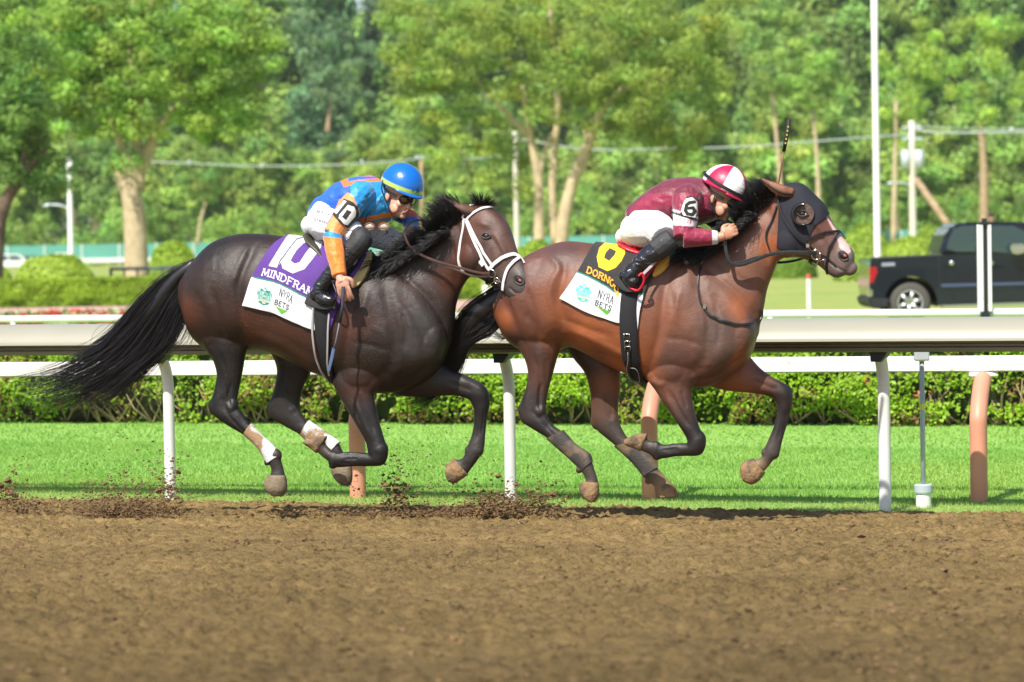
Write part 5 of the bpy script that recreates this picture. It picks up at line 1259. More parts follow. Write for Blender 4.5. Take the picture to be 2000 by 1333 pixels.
# ------------------------------------------------------------------ flat print: strokes and polygons in photograph pixels
GL = {'M': [(0,0,.12,1),(.12,1,.5,.15),(.5,.15,.88,1),(.88,1,1,0)], 'I': [(.5,0,.5,1)], 'N': [(.05,0,.05,1),(.05,1,.95,0),(.95,0,.95,1)],
 'D': [(.08,0,.08,1),(.08,1,.6,1),(.6,1,.95,.7),(.95,.7,.95,.3),(.95,.3,.6,0),(.6,0,.08,0)], 'F': [(.1,0,.1,1),(.1,1,.95,1),(.1,.52,.7,.52)],
 'R': [(.1,0,.1,1),(.1,1,.7,1),(.7,1,.9,.78),(.9,.78,.7,.52),(.7,.52,.1,.52),(.5,.52,.98,0)], 'A': [(0,0,.5,1),(.5,1,1,0),(.2,.35,.8,.35)],
 'E': [(.1,0,.1,1),(.1,1,.95,1),(.1,.52,.75,.52),(.1,0,.95,0)], 'O': [(.3,0,.05,.3),(.05,.3,.05,.7),(.05,.7,.3,1),(.3,1,.7,1),(.7,1,.95,.7),(.95,.7,.95,.3),(.95,.3,.7,0),(.7,0,.3,0)],
 'C': [(.95,.8,.7,1),(.7,1,.3,1),(.3,1,.05,.7),(.05,.7,.05,.3),(.05,.3,.3,0),(.3,0,.7,0),(.7,0,.95,.2)], 'H': [(.08,0,.08,1),(.92,0,.92,1),(.08,.5,.92,.5)],
 'Y': [(0,1,.5,.5),(1,1,.5,.5),(.5,.5,.5,0)], 'B': [(.1,0,.1,1),(.1,1,.7,1),(.7,1,.85,.78),(.85,.78,.7,.52),(.7,.52,.1,.52),(.7,.52,.95,.27),(.95,.27,.75,0),(.75,0,.1,0)],
 'T': [(.5,0,.5,1),(0,1,1,1)], 'S': [(.92,.82,.7,1),(.7,1,.3,1),(.3,1,.08,.78),(.08,.78,.3,.55),(.3,.55,.7,.45),(.7,.45,.93,.22),(.93,.22,.7,0),(.7,0,.3,0),(.3,0,.06,.18)],
 'L': [(.1,0,.1,1),(.1,0,.9,0)], 'K': [(.1,0,.1,1),(.95,1,.1,.45),(.35,.6,.98,0)], '0': [(.3,0,.05,.3),(.05,.3,.05,.7),(.05,.7,.3,1),(.3,1,.7,1),(.7,1,.95,.7),(.95,.7,.95,.3),(.95,.3,.7,0),(.7,0,.3,0)],
 '1': [(.2,.8,.55,1),(.55,1,.55,0)], '6': [(.85,.85,.6,1),(.6,1,.3,1),(.3,1,.05,.7),(.05,.7,.05,.3),(.05,.3,.3,0),(.3,0,.7,0),(.7,0,.95,.25),(.95,.25,.7,.55),(.7,.55,.3,.55),(.3,.55,.05,.35)]}
SERIF = {'M': [(0,0),(1,0),(.12,1),(.88,1)], 'I': [(.5,0),(.5,1)], 'N': [(.05,0),(.05,1),(.95,1)], 'D': [(.08,0),(.08,1)], 'F': [(.1,0),(.1,1)], 'R': [(.1,0),(.1,1),(.98,0)], 'A': [(0,0),(1,0)], 'E': [(.1,0),(.1,1)], 'H': [(.08,0),(.92,0),(.08,1),(.92,1)], 'T': [(.5,0)], 'L': [(.1,0),(.1,1)], 'K': [(.1, 0), (.1, 1)]}
def text_segs(txt, path, h, up, serif=False, wf=.72, gap=.28):
    """segments in px for a word set along a base line; letters fill the line evenly"""
    b = catmull(np.array(path, float), 8); L = np.r_[0, np.cumsum(np.linalg.norm(np.diff(b, axis=0), axis=1))]
    wd = np.array([.4 if c == 'I' else (1.15 if c == 'M' else 1.0) for c in txt]); unit = L[-1] / (wd.sum() + gap * (len(txt) - 1)); x = 0; out = []
    up = np.array(up, float); up = up / np.linalg.norm(up) * h
    def at(s): return np.array([np.interp(s, L, b[:, 0]), np.interp(s, L, b[:, 1])])
    for c, w in zip(txt, wd):
        w *= unit
        for (x0, y0, x1, y1) in GL.get(c, []):
            out.append((at(x + x0 * w) + up * y0, at(x + x1 * w) + up * y1))
        if serif:
            for (sx, sy) in SERIF.get(c, []):
                out.append((at(x + sx * w - .14 * unit) + up * sy, at(x + sx * w + .14 * unit) + up * sy))
        x += w + gap * unit
    return out
def in_poly(Q, poly):
    poly = np.array(poly, float); inside = np.zeros(len(Q), bool); j = len(poly) - 1
    for i in range(len(poly)):
        xi, yi = poly[i]; xj, yj = poly[j]
        c = ((yi > Q[:, 1]) != (yj > Q[:, 1])) & (Q[:, 0] < (xj - xi) * (Q[:, 1] - yi) / (yj - yi + 1e-12) + xi); inside ^= c; j = i
    return inside
def print_on(Q, base, items):
    c = np.tile(np.array(base, float), (len(Q), 1))
    for it in items:
        if it[0] == 'poly': c[in_poly(Q, it[1])] = it[2]
        elif it[0] == 'hole': c[in_poly(Q, it[1])] = it[2]
        elif it[0] == 'segs':
            for a, b in it[1]:
                d = b - a; t = np.clip(((Q - a) @ d) / (d @ d + 1e-9), 0, 1); e = np.linalg.norm(Q - a - t[:, None] * d, axis=1)
                k = np.clip((it[2] / 2 - e) / .35 + .5, 0, 1)[:, None]; c = c * (1 - k) + np.array(it[3]) * k
        elif it[0] == 'line':
            e, _ = seg_dist(Q, it[1]); c[e < it[2] / 2] = it[3]
    return c

def patch(name, fr, bvh, left, right, top, bottom, nu, nv, lift, items, base, mtl, root, wrap=0, smooth=8, thick=.004, fold=0.0, flute=None, fallback_w=0.0):
    """cloth laid on a body: a Coons patch between four traced edges, dropped on the surface"""
    def ev(c, n): 
        p_ = catmull(np.array(c, float), 8); L = np.r_[0, np.cumsum(np.linalg.norm(np.diff(p_, axis=0), axis=1))]; t = np.linspace(0, L[-1], n)
        return np.stack([np.interp(t, L, p_[:, k]) for k in (0, 1)], 1)
    Lc, Rc, Tc, Bc = ev(left, nv), ev(right, nv), ev(top, nu), ev(bottom, nu)
    s = np.linspace(0, 1, nu)[None, :, None]; t = np.linspace(0, 1, nv)[:, None, None]
    G = (1 - s) * Lc[:, None] + s * Rc[:, None] + (1 - t) * Tc[None] + t * Bc[None] - ((1 - s) * (1 - t) * Tc[0] + s * (1 - t) * Tc[-1] + (1 - s) * t * Bc[0] + s * t * Bc[-1])
    Wp = np.empty((nv, nu, 3)); 
    for i in range(nv):
        for j in range(nu): Wp[i, j] = cast(fr, bvh, G[i, j, 0], G[i, j, 1], lift, fallback=fallback_w)[0]
    for _ in range(smooth):
        Wp[1:-1, 1:-1] = Wp[1:-1, 1:-1] * .4 + .15 * (Wp[:-2, 1:-1] + Wp[2:, 1:-1] + Wp[1:-1, :-2] + Wp[1:-1, 2:])
    if fold:
        a = vnoise(G[..., 0] / 26 + G[..., 1] / 60, G[..., 1] / 40, 95) - .5; b = vnoise(G[..., 0] / 9, G[..., 1] / 22, 96) - .5
        Wp -= fr.n * ((a * fold + b * fold * .35)[..., None] + fold * .25 * t ** 2)
    if wrap:
        top_row = Wp[0]; extra = []
        for k in range(wrap, 0, -1):
            w = k / wrap * .24; row = []
            for j in range(nu):
                q = top_row[j] + fr.n * w + np.array([0, 0, -.25 * w * w * 4]); loc, no, _, _ = bvh.find_nearest(Vector(q)); row.append(np.array(loc) + np.array(no) * lift)
            extra.append(row)
        Wp = np.concatenate([np.array(extra), Wp]); G = np.concatenate([np.repeat(G[:1], wrap, 0), G])
    nvv = len(Wp); idx = np.arange(nvv * nu).reshape(nvv, nu)
    F = np.stack([idx[:-1, :-1].ravel(), idx[1:, :-1].ravel(), idx[1:, 1:].ravel(), idx[:-1, 1:].ravel()], 1)
    c = print_on(G.reshape(-1, 2), base, items)
    o = np_mesh(name, Wp.reshape(-1, 3), F, mtl, root, smooth=True, cols=c)
    md = o.modifiers.new('thickness', 'SOLIDIFY'); md.thickness = thick; md.offset = 0
    return o, Wp, G

M_cloth = mat('printed_cloth', rough=.75, attr=True, var=.05, vscale=40, bump=.25, bscale=500, sheen=.15)
M_blk = mat('black_leather', (.014, .014, .016), .38, var=.2, vscale=30, bump=.15, bscale=200)
M_blkc = mat('black_cloth', (.010, .010, .013), .8, bump=.2, bscale=400)
M_strapw = mat('white_strap', (.74, .70, .72), .5, var=.06, vscale=40)
M_greyt = mat('grey_trim', (.38, .38, .38), .6)
M_steel = mat('steel', (.60, .60, .58), .22, metal=1.0)
M_red = mat('red_leather', (.55, .015, .03), .35)
M_gold = mat('gold_pad', (.52, .40, .15), .6)
M_yelp = mat('yellow_pad', (.75, .40, .05), .55)
M_cyan = mat('cyan_pad', (.03, .36, .58), .55)
M_navy = mat('dark_hood', (.022, .024, .045), .75, bump=.3, bscale=400, sheen=.2)
TEAL = (.02, .20, .15); TEALL = (.06, .42, .38)
def logo(cx, cy, k, teal, light):
    def q(x, y): return (cx + x * k + y * k * -.10, cy + y * k + x * k * .22)
    it = [('poly', [q(-15, -6), q(-12, -14), q(-5, -12), q(0, -19), q(6, -13), q(13, -12), q(15, -5), q(16, 2), q(12, 14), q(5, 17), q(0, 20), q(-6, 17), q(-12, 14), q(-16, 3)], light),
          ('poly', [q(-10, -8), q(-8, -13), q(-3, -10), q(0, -17), q(4, -11), q(10, -11), q(12, -6)], teal), ('poly', [q(-3, -9), q(0, -14), q(3, -9)], (.6, .7, .6)),
          ('segs', text_segs('BELMONT', [q(-14.5, 0), q(0, 0), q(15, 0)], 6.2 * k, (.12, -1), wf=1), 1.2 * k, teal),
          ('segs', text_segs('STAKES', [q(-12, 7.5), q(0, 7.5), q(12, 7.5)], 5.6 * k, (.12, -1)), 1.15 * k, teal),
          ('poly', [q(-12, 9), q(12, 9), q(11.5, 11.2), q(-11.5, 11.2)], (.55, .45, .22)), ('poly', [q(-11, 11.6), q(11, 11.6), q(9, 15.5), q(0, 18.5), q(-9, 15.5)], teal),
          ('poly', [q(-4, 12.6), q(4, 12.6), q(3, 15.5), q(-3, 15.5)], (.6, .62, .55))]
    return it
# ---- cloth of the dark horse
def zA(x, y): return (460 + x / 6.058, 440 + y / 6.058)
PUR = (.085, .025, .23); WH = (.70, .72, .74)
six0 = [zA(*q) for q in [(900, 150), (760, 180), (660, 270), (540, 430), (560, 520), (680, 580), (820, 530), (910, 420), (1000, 300), (1030, 220), (980, 160)]]
six1 = [zA(*q) for q in [(880, 205), (800, 240), (720, 320), (650, 430), (700, 470), (760, 455), (830, 350), (905, 260), (920, 220)]]
one = [zA(*q) for q in [(600, 170), (640, 125), (800, 132), (790, 160), (640, 300), (500, 515), (395, 490)]]
itemsA = [('poly', [(460, 541 - 0), (493, 541.5), (516, 547), (534, 551), (547, 555), (566, 565), (590, 577), (612, 588), (637, 598), (637, 700), (440, 700)], WH),
  ('line', [(488, 540.5), (516, 547), (534, 551), (547, 555), (566, 565), (590, 577), (612, 588), (637, 598)], 3.0, TEAL),
  ('poly', one, WH), ('poly', six0, WH), ('poly', six1, PUR), ('line', [zA(870, 150), zA(720, 190), zA(640, 290), zA(530, 440), zA(500, 520)], 2.6, (.06, .05, .12)),
  ('segs', text_segs('MINDFRAME', [(512, 539), (533, 543.5), (553, 551), (576, 562), (598, 573), (622, 586)], 13, (.30, -1), serif=True), 2.1, WH),
  ('segs', text_segs('NYRA', [(546, 578.5), (559, 585), (571, 593)], 14.5, (.26, -1), gap=.35), 1.7, (.03, .035, .05)),
  ('segs', text_segs('BETS', [(538, 594.5), (552, 600), (565, 606)], 9, (.24, -1), gap=.4), 2.0, (.03, .035, .05)),
  ('poly', [(540, 598.5), (564.5, 608), (552, 615)], (.10, .38, .03))] + logo(518.6, 578, 1.0, TEAL, (.42, .62, .58))
tA = thing('saddle_cloth', (rootA.location), 'purple and white saddle cloth with a white 10 on the dark horse', 'saddle cloth')
patch('cloth', FA, bvhA, [(562, 461), (529, 485), (493, 541), (475, 597)], [(712, 500), (694, 535), (668, 584), (643, 650)], [(562, 461), (600, 465), (650, 476), (712, 500)], [(475, 597), (505, 604), (536, 612), (576, 630), (609, 643), (643, 650)],
      250, 210, .012, itemsA, PUR, M_cloth, tA, wrap=10, fold=.012)
patch('black_underlayer', FA, bvhA, [(566, 463), (533, 489), (498, 543), (481, 600)], [(708, 505), (690, 540), (664, 584), (641, 645)], [(566, 463), (600, 467), (650, 478), (708, 503)], [(481, 600.5), (508, 607), (538, 615), (577, 633), (609, 645.5), (641, 650)],  # thin black sheet below the cloth, showing as a dark lower edge
      60, 50, .005, [], (.01, .01, .012), M_cloth, tA, wrap=5)
# ---- cloth of the brown horse
def zB(x, y): return (1080 + x / 6.345, 450 + y / 6.345)
YE = (.80, .55, .01); BK = (.016, .014, .016)
o6 = [zB(*q) for q in [(740, 135), (660, 160), (575, 240), (545, 350), (570, 470), (680, 520), (780, 480), (850, 400), (895, 310), (885, 240), (830, 200), (900, 190), (905, 160), (830, 140)]]
i6 = [zB(*q) for q in [(705, 245), (785, 282), (765, 330), (700, 400), (635, 360), (655, 300)]]
itemsB = [('poly', [(1080, 530), (1128, 533), (1148, 541), (1168, 552), (1186, 562), (1200, 571), (1222, 574), (1256, 577), (1290, 720), (1080, 700)], WH),
  ('line', [(1126, 532), (1148, 541), (1168, 551), (1186, 561), (1200, 571), (1222, 574), (1258, 576)], 3.0, TEAL), ('poly', o6, YE), ('poly', i6, (.03, .025, .022)),
  ('segs', text_segs('DORNOCH', [(1146, 534), (1160, 540), (1174, 546.5), (1186, 553), (1197, 562), (1204, 573), (1206, 586)], 11, (.30, -1), serif=True, gap=.30), 2.1, (.78, .40, .01)),
  ('segs', text_segs('NYRA', [(1168.5, 582), (1182, 588), (1197, 595)], 15, (.25, -1), gap=.35), 1.7, (.03, .035, .05)),
  ('segs', text_segs('BETS', [(1163, 595.5), (1178, 602), (1194, 608)], 9, (.26, -1), gap=.4), 2.0, (.03, .035, .05)),
  ('line', [(1161, 597.5), (1193, 609)], 1.0, (.10, .38, .03)), ('poly', [(1168, 600.5), (1194, 610), (1186, 616)], (.10, .38, .03))] + logo(1141, 572, 1.0, (.06, .45, .42), (.45, .72, .70))
tB = thing('saddle_cloth', (rootB.location), 'black and white saddle cloth with a yellow 6 on the brown horse', 'saddle cloth')
patch('cloth', FB, bvhB, [(1168, 472), (1154, 488), (1128, 533), (1095, 583)], [(1322, 492), (1296, 520), (1268, 552), (1252, 600), (1246, 643)], [(1168, 472), (1200, 477), (1250, 484), (1322, 492)], [(1095, 583), (1122, 598), (1151, 612), (1180, 622), (1208, 631), (1228, 630), (1246, 643)],
      250, 210, .012, itemsB, BK, M_cloth, tB, wrap=10, fold=.012)
patch('black_underlayer', FB, bvhB, [(1170, 474), (1156, 490), (1130, 535), (1099, 586)], [(1318, 494), (1292, 522), (1264, 552), (1248, 598), (1242, 640)], [(1170, 474), (1200, 479), (1250, 486), (1318, 494)], [(1099, 587), (1123, 601), (1152, 615.5), (1180, 626), (1207, 635), (1228, 636), (1242, 642)],  # black sheet again, a little longer than the cloth above it
      60, 50, .005, [], (.01, .01, .012), M_cloth, tB, wrap=5)

# ---- girths
def girth(fr, bvh, root, path, wpx, trims, label):
    t = thing('girth', root.location, label, 'girth')
    pw = cast_path(fr, bvh, path, 6, .020)
    # on round the belly to the far side
    last = pw[-1]; ext = []
    for k in range(1, 12):
        q = last + fr.n * .05 * k + np.array([0, 0, -.02 + .0022 * k * k]); loc, no, _, _ = bvh.find_nearest(Vector(q)); ext.append(np.array(loc) + np.array(no) * .01)
    pw = np.concatenate([pw, ext])
    strap('band', pw, [w / fr.k for w in wpx] + [wpx[-1] / fr.k] * 1, M_blkc, t, bvh, .018, .008)
    for p_, w, m_ in trims: strap('trim', cast_path(fr, bvh, p_, 6, .03), w / fr.k, m_, t, bvh, .028, .005)
    return t
gA_ = girth(FA, bvhA, rootA, [(636, 560), (632, 590), (629, 620), (630, 655), (635, 695), (646, 736)], [30, 30, 30, 28, 20, 20, 20], [([(613, 600), (612, 640), (617, 682), (628, 716), (644, 738)], 4.0, M_greyt), ([(643, 612), (641, 650), (642, 700), (646, 728)], 3.6, M_greyt)], 'black girth with two pale elastic edges under the dark horse')
gB_ = girth(FB, bvhB, rootB, [(1236, 548), (1230, 585), (1228, 620), (1229, 655), (1233, 700), (1246, 736)], [34, 34, 35, 35, 34, 30, 28], [], 'wide black girth with buckles under the brown horse')
for u, v in ((1226, 655), (1227, 668), (1228, 678)):
    for du in (-5, 5):
        a = cast_path(FB, bvhB, [(u + du, v - 4), (u + du, v + 4)], 3, .03); Acc().tube(a, .0022, 6).obj('buckle', M_steel, gB_, True)
    a = cast_path(FB, bvhB, [(u - 6, v - 4), (u + 6, v - 4)], 3, .03); Acc().tube(a, .0022, 6).obj('buckle', M_steel, gB_, True)
strap('billet', cast_path(FB, bvhB, [(1229, 680), (1230, 700), (1233, 722), (1240, 735)], 5, .035), .022, M_blk, gB_, bvhB, .032, .005)
Acc().tube(cast_path(FB, bvhB, [(1229, 684), (1229, 712), (1233, 730), (1244, 738), (1252, 736), (1250, 722), (1243, 713), (1234, 711)], 5, .036), .0018, 6).obj('stitching', M_greyt, gB_, True)

# ---- hair whirls of loose things: bridles
def ring(fr, bvh, name, u, v, r, tilt, mtl, root, lift=.022, tr=.004):
    c, no = cast(fr, bvh, u, v, lift); T = np.linspace(0, 2 * np.pi, 25)
    A = nrm(np.cross(no, [0, 0, 1])); B = np.cross(no, A)
    return Acc().tube([c + r * (math.cos(a) * A + math.sin(a) * B * tilt) for a in T], tr, 8, cap=False).obj(name, mtl, root, True)
def zH(x, y): return (780 + x / 5.129, 360 + y / 5.129)
brA = thing('bridle', rootA.location, 'white bridle with a brown rein on the head of the dark horse', 'bridle')
def bs(name, pts, w, mtl=M_strapw, root=None, fr=FA, bvh=bvhA, lift=.006, th=.004): return strap(name, cast_path(fr, bvh, pts, 5, lift), w / fr.k, mtl, root, bvh, lift, th)
bs('cheek_strap', [zH(675, 372), zH(720, 500), (780 + 790 / 5.129, 360 + 660 / 5.129), zH(860, 800), zH(905, 865)], 5.6, root=brA)
bs('cheek_strap', [zH(690, 372), zH(760, 520), zH(850, 690), zH(930, 810), zH(925, 835)], 5.0, root=brA, lift=.010)
bs('throat_lash', [zH(652, 345), zH(640, 460), zH(612, 600), zH(597, 720), zH(603, 800), zH(640, 870), zH(700, 900)], 5.2, root=brA)
bs('brow_band', [zH(675, 368), zH(740, 300), zH(830, 252), zH(920, 240)], 5.6, root=brA, lift=.010)
bs('crown_piece', [zH(640, 345), zH(670, 290), zH(720, 225), zH(760, 205)], 5.2, root=brA, lift=.012)
bs('nose_band', [zH(900, 860), zH(960, 790), zH(1050, 730), zH(1140, 705), zH(1200, 735)], 7.2, root=brA, lift=.010)
bs('lower_nose_band', [zH(1200, 735), zH(1130, 790), zH(1080, 860), zH(1050, 960), zH(1040, 1060)], 6.0, root=brA, lift=.009)
bs('lower_nose_band', [zH(1195, 730), zH(1225, 765), zH(1243, 800)], 4.5, root=brA, lift=.010)
bs('buckle_keeper', [zH(820, 770), zH(850, 815)], 8.5, root=brA, lift=.014)
ring(FA, bvhA, 'bit_ring', *zH(940, 890), .024, 1.0, M_steel, brA)
ring(FA, bvhA, 'bit_ring', *zH(990, 960), .018, 1.0, M_steel, brA)
Acc().tube(cast_path(FA, bvhA, [zH(905, 1005), zH(950, 975), zH(1030, 960)], 4, .022), .003, 8).obj('bit_bar', M_steel, brA, True)
bs('bit_strap', [zH(880, 930), zH(890, 1000), zH(930, 1040), zH(1010, 1050)], 5.5, M_blk, brA, lift=.012)
bs('bit_strap', [zH(915, 880), zH(925, 960), zH(960, 1010)], 7, M_blk, brA, lift=.016)
M_brown = mat('brown_leather', (.055, .022, .014), .4, var=.2, vscale=30)
def rein(fr, pts, w, mtl, root, name='rein', th=.004):
    p_ = np.array([fr.pt(*q) for q in catmull(np.array(pts, float), 6)]); return strap(name, p_, w / fr.k, mtl, root, None, 0, th)
rein(FA, [(788, 452, -.20), (797, 476, -.20), (812, 492, -.18), (850, 510, -.175), (900, 524, -.185), (935, 533, -.20), (957, 535, -.21)], 5.0, M_brown, brA, th=.005)
rein(FA, [(812, 494, -.17), (850, 513, -.17), (890, 527, -.18), (925, 540, -.19), (957, 540, -.205)], 4.0, M_brown, brA)
rein(FA, [(789, 452, -.20), (795, 440, -.18), (808, 432, -.14), (822, 430, -.10)], 4.2, M_blk, brA)
rein(FA, [(957, 530, .06), (900, 530, .10), (850, 510, .10), (815, 480, .10), (800, 455, .08)], 4, M_blk, brA)

# brown horse: hood, blinker cup, bridle, breast strap
def zG(x, y): return (1400 + x / 5.797, 330 + y / 5.797)
hood = thing('blinker_hood', rootB.location, 'black fabric blinker hood over the face of the brown horse', 'hood')
patch('hood_fabric', FB, bvhB, [zG(745, 180), zG(712, 300), zG(706, 500), zG(700, 700), zG(690, 900)], [zG(1100, 300), zG(1264, 470), zG(1255, 530), zG(1110, 640), zG(1045, 760)], [zG(745, 180), zG(860, 166), zG(960, 182), zG(1100, 300)], [zG(690, 900), zG(800, 925), zG(900, 925), zG(985, 922), zG(1045, 760)],
      80, 90, .007, [], (.010, .011, .020), mat('hood_cloth', rough=.75, attr=True, bump=.35, bscale=500), hood, wrap=8, smooth=3, fold=.003)
# the cup: open disc showing the coat and a half shell in front of it
c_, no_ = cast(FB, bvhB, 1569, 418, .019)
A1 = nrm(np.cross(no_, [0, 0, 1])); B1 = np.cross(no_, A1)
disc = [c_ + no_ * .001]; 
for k in range(32): a = k / 32 * 2 * math.pi; disc.append(c_ + (math.cos(a) * A1 + math.sin(a) * B1) * .066 * np.array([1, 1, 1]))
np_mesh('eye_opening', disc, [[0, 1 + k, 1 + (k + 1) % 32] for k in range(32)], mat('eye_surround', (.13, .080, .064), .5, var=.3, vscale=40, bump=.4, bscale=80), hood)
Mside = 1 if (A1 @ FB.h) > 0 else -1
pts = []; 
for k in range(25):
    a = R(85) + k / 24 * R(200); x, y = math.cos(a), math.sin(a); pts.append((x, y))
V = []; F = []
for (x, y) in pts:
    for rr, hh in ((.060, -.004), (.072, -.004), (.076, .014), (.071, .030), (.060, .037), (.057, .033), (.064, .012)):
        V.append(c_ + (x * FB.h + y * np.array([0, 0, 1])) * rr + no_ * hh)
k = 7
for i in range(len(pts) - 1):
    for j in range(k): a = i * k + j; b = i * k + (j + 1) % k; F.append([a, b, b + k, a + k])
V, F = orient(np.array(V), F); o = np_mesh('eye_cup', V, F, mat('cup_plastic', (.012, .013, .018), .15, spec=.7), hood)
# the eye itself sits in the opening
p_, no = cast(FB, bvhB, 1568, 417, .014); Acc().add(*ball(p_, (.021, .017, .017))).obj('eye', M_eye, rootB, True)
Acc().add(*ball(cast(FB, bvhB, 1573.5, 418, .029)[0], (.004, .003, .006))).obj('eye_white', M_eyew, rootB, True)
for s_ in (-1, 1): Acc().tube(cast_path(FB, bvhB, [(1558, 417), (1563, 417 + s_ * 5.6), (1571, 417 + s_ * 5.6), (1578, 419)], 4, .027), .0042, 8).obj('eyelid', M_lid, rootB, True)
brB = thing('bridle', rootB.location, 'black bridle with thick rein worn over the hood of the brown horse', 'bridle')
kw = dict(mtl=M_blk, root=brB, fr=FB, bvh=bvhB)
bs('cheek_strap', [zG(695, 320), zG(720, 420), zG(770, 560), zG(850, 700), zG(930, 790), zG(1020, 850), zG(1085, 905)], 5.0, lift=.018, th=.006, **kw)
bs('throat_lash', [zG(690, 420), zG(640, 560), zG(575, 690), zG(565, 800), zG(600, 915)], 3.2, lift=.012, **kw)
bs('nose_band', [zG(1030, 805), zG(1100, 765), zG(1200, 725), zG(1300, 712), zG(1385, 718), zG(1440, 760), zG(1455, 800)], 4.0, lift=.010, th=.006, **kw)
bs('lower_nose_band', [zG(1385, 718), zG(1330, 790), zG(1275, 890), zG(1250, 1000), zG(1240, 1110), zG(1262, 1180)], 3.8, lift=.010, th=.006, **kw)
bs('chin_strap', [zG(1060, 1000), zG(1075, 1060), zG(1120, 1110)], 7, lift=.014, **kw)
bs('mouth_strap', [zG(1170, 965), zG(1230, 990), zG(1290, 1040), zG(1360, 1110)], 1.8, lift=.006, **kw)
ring(FB, bvhB, 'bit_ring', *zG(1125, 960), .028, 1.15, M_steel, brB, tr=.0045)
Acc().tube(cast_path(FB, bvhB, [zG(1170, 940), zG(1160, 1020), zG(1130, 1115)], 4, .028), [.004] * 8 + [.007], 8).obj('bit_shank', M_steel, brB, True) if False else Acc().tube(cast_path(FB, bvhB, [zG(1170, 940), zG(1160, 1020), zG(1130, 1115)], 4, .028), .0045, 8).obj('bit_shank', M_steel, brB, True)
Acc().tube(cast_path(FB, bvhB, [zG(1060, 1110), zG(1110, 1060), zG(1240, 1010)], 4, .024), .003, 8).obj('bit_bar', M_steel, brB, True)
Acc().box(cast(FB, bvhB, *zG(1030, 860), .024)[0], (.020, .008, .022)).obj('buckle', M_steel, brB)
rein(FB, [(1416, 462, -.20), (1418, 490, -.21), (1426, 512, -.21), (1445, 518, -.20), (1475, 508, -.18), (1505, 497, -.175), (1540, 493, -.165), (1578, 494, -.15), (1594, 495, -.12)], 7.2, M_blk, brB, th=.010)
rein(FB, [(1414, 470, -.19), (1422, 508, -.20), (1444, 513, -.19), (1475, 503, -.17), (1510, 496, -.165)], 4.0, M_blk, brB, th=.008)
rein(FB, [(1594, 495, .05), (1550, 510, .08), (1500, 512, .10), (1450, 495, .12), (1438, 470, .12)], 5, M_blk, brB, th=.006)
brs = thing('breast_strap', rootB.location, 'thin black breast strap hanging across the chest of the brown horse', 'strap')
bs('strap', [(1373, 500), (1366, 530), (1363, 562), (1367, 590), (1374, 602)], 3.4, M_blk, brs, FB, bvhB, .008)
bs('strap', [(1374, 602), (1385, 614), (1405, 625), (1430, 632), (1458, 634), (1478, 629), (1485, 620), (1487, 606)], 5.0, M_blk, brs, FB, bvhB, .010, .006)
Acc().box(cast(FB, bvhB, 1375, 600, .014)[0], (.018, .01, .026)).obj('buckle', M_steel, brs)

# ---- leg wraps
def wrap(fr, sections, w, hw, col_m, label, grp=None):
    V, F = loft(fr, [(*s, w, hw) for s in sections], seg=28, sub=8, cap0=.02, cap1=.02, power=2.2)
    t = tag(np_mesh('leg_wrap', V, F, col_m), label, 'leg wrap', grp); auto_smooth(t, 60); return t
M_wrapw = mat('muddy_white_wrap', (.60, .60, .62), .8, stain=((.30, .19, .10), 9, .46, .54), bump=.4, bscale=90)
M_wrapd = mat('dusty_dark_wrap', (.042, .038, .036), .7, stain=((.16, .112, .066), 7, .44, .60), bump=.3, bscale=90)
wrap(FA, [(476, 850.5, 491, 828), (497, 869, 513, 851), (512, 889, 532, 868), (521, 906, 549, 888)], -.13, .036, M_wrapw, 'white leg wrap caked with mud on the near hind leg of the dark horse')
wrap(FA, [(587, 851, 604, 821), (609, 871, 637, 844), (641, 890, 664, 863)], .13, .037, M_wrapw, 'muddy white leg wrap on the far hind leg of the dark horse')
wrap(FB, [(1067, 858, 1100, 840), (1097, 884, 1126, 868), (1121, 906, 1151, 885), (1136, 920, 1158, 900)], -.13, .037, M_wrapd, 'dark dusty leg wrap on the near hind leg of the brown horse')
wrap(FB, [(1199, 872, 1236, 861), (1234, 904, 1269, 890), (1256, 931, 1286, 912)], .13, .037, M_wrapd, 'dark dusty leg wrap on the far hind leg of the brown horse')
# ------------------------------------------------------------------ riders
def skin_mat(name, c): return mat(name, c, .45, var=.10, vscale=25, bump=.08, bscale=120)
def head_pieces(fr, C, f, up, k=1.0):
    """head about C; f faces forward, up towards the crown; returns closed pieces in world space"""
    f = nrm(f); up = nrm(up - f * (up @ f)); r = np.cross(f, up); k *= 1.06; M = np.stack([f, r, up], 1)
    def B(a, b, c, ra, rb, rc, rot=0):
        cs, sn = math.cos(rot), math.sin(rot); Rm = np.array([[cs, 0, sn], [0, 1, 0], [-sn, 0, cs]])
        return ball(C + M @ np.array([a, b, c]) * k, np.array([ra, rb, rc]) * k, M @ Rm, 3)
    P_ = [B(-.012, 0, .035, .092, .076, .088), B(.030, 0, -.035, .062, .062, .072), B(.045, 0, -.082, .040, .040, .032), B(.078, 0, -.098, .018, .022, .016),
          B(.094, 0, -.018, .014, .010, .030, -.35), B(.106, 0, -.034, .013, .015, .011), B(.088, 0, -.068, .012, .024, .007), B(.085, 0, -.079, .011, .022, .007), B(.082, 0, -.052, .014, .026, .012),
          B(.066, .040, -.030, .022, .022, .020), B(.066, -.040, -.030, .022, .022, .020), B(.078, 0, .022, .016, .050, .012), B(-.02, 0, -.07, .05, .045, .06)]
    for s in (-1, 1): P_ += [B(-.012, s * .077, -.018, .018, .008, .030), B(.045, s * .052, -.065, .034, .016, .030)]
    return P_, M
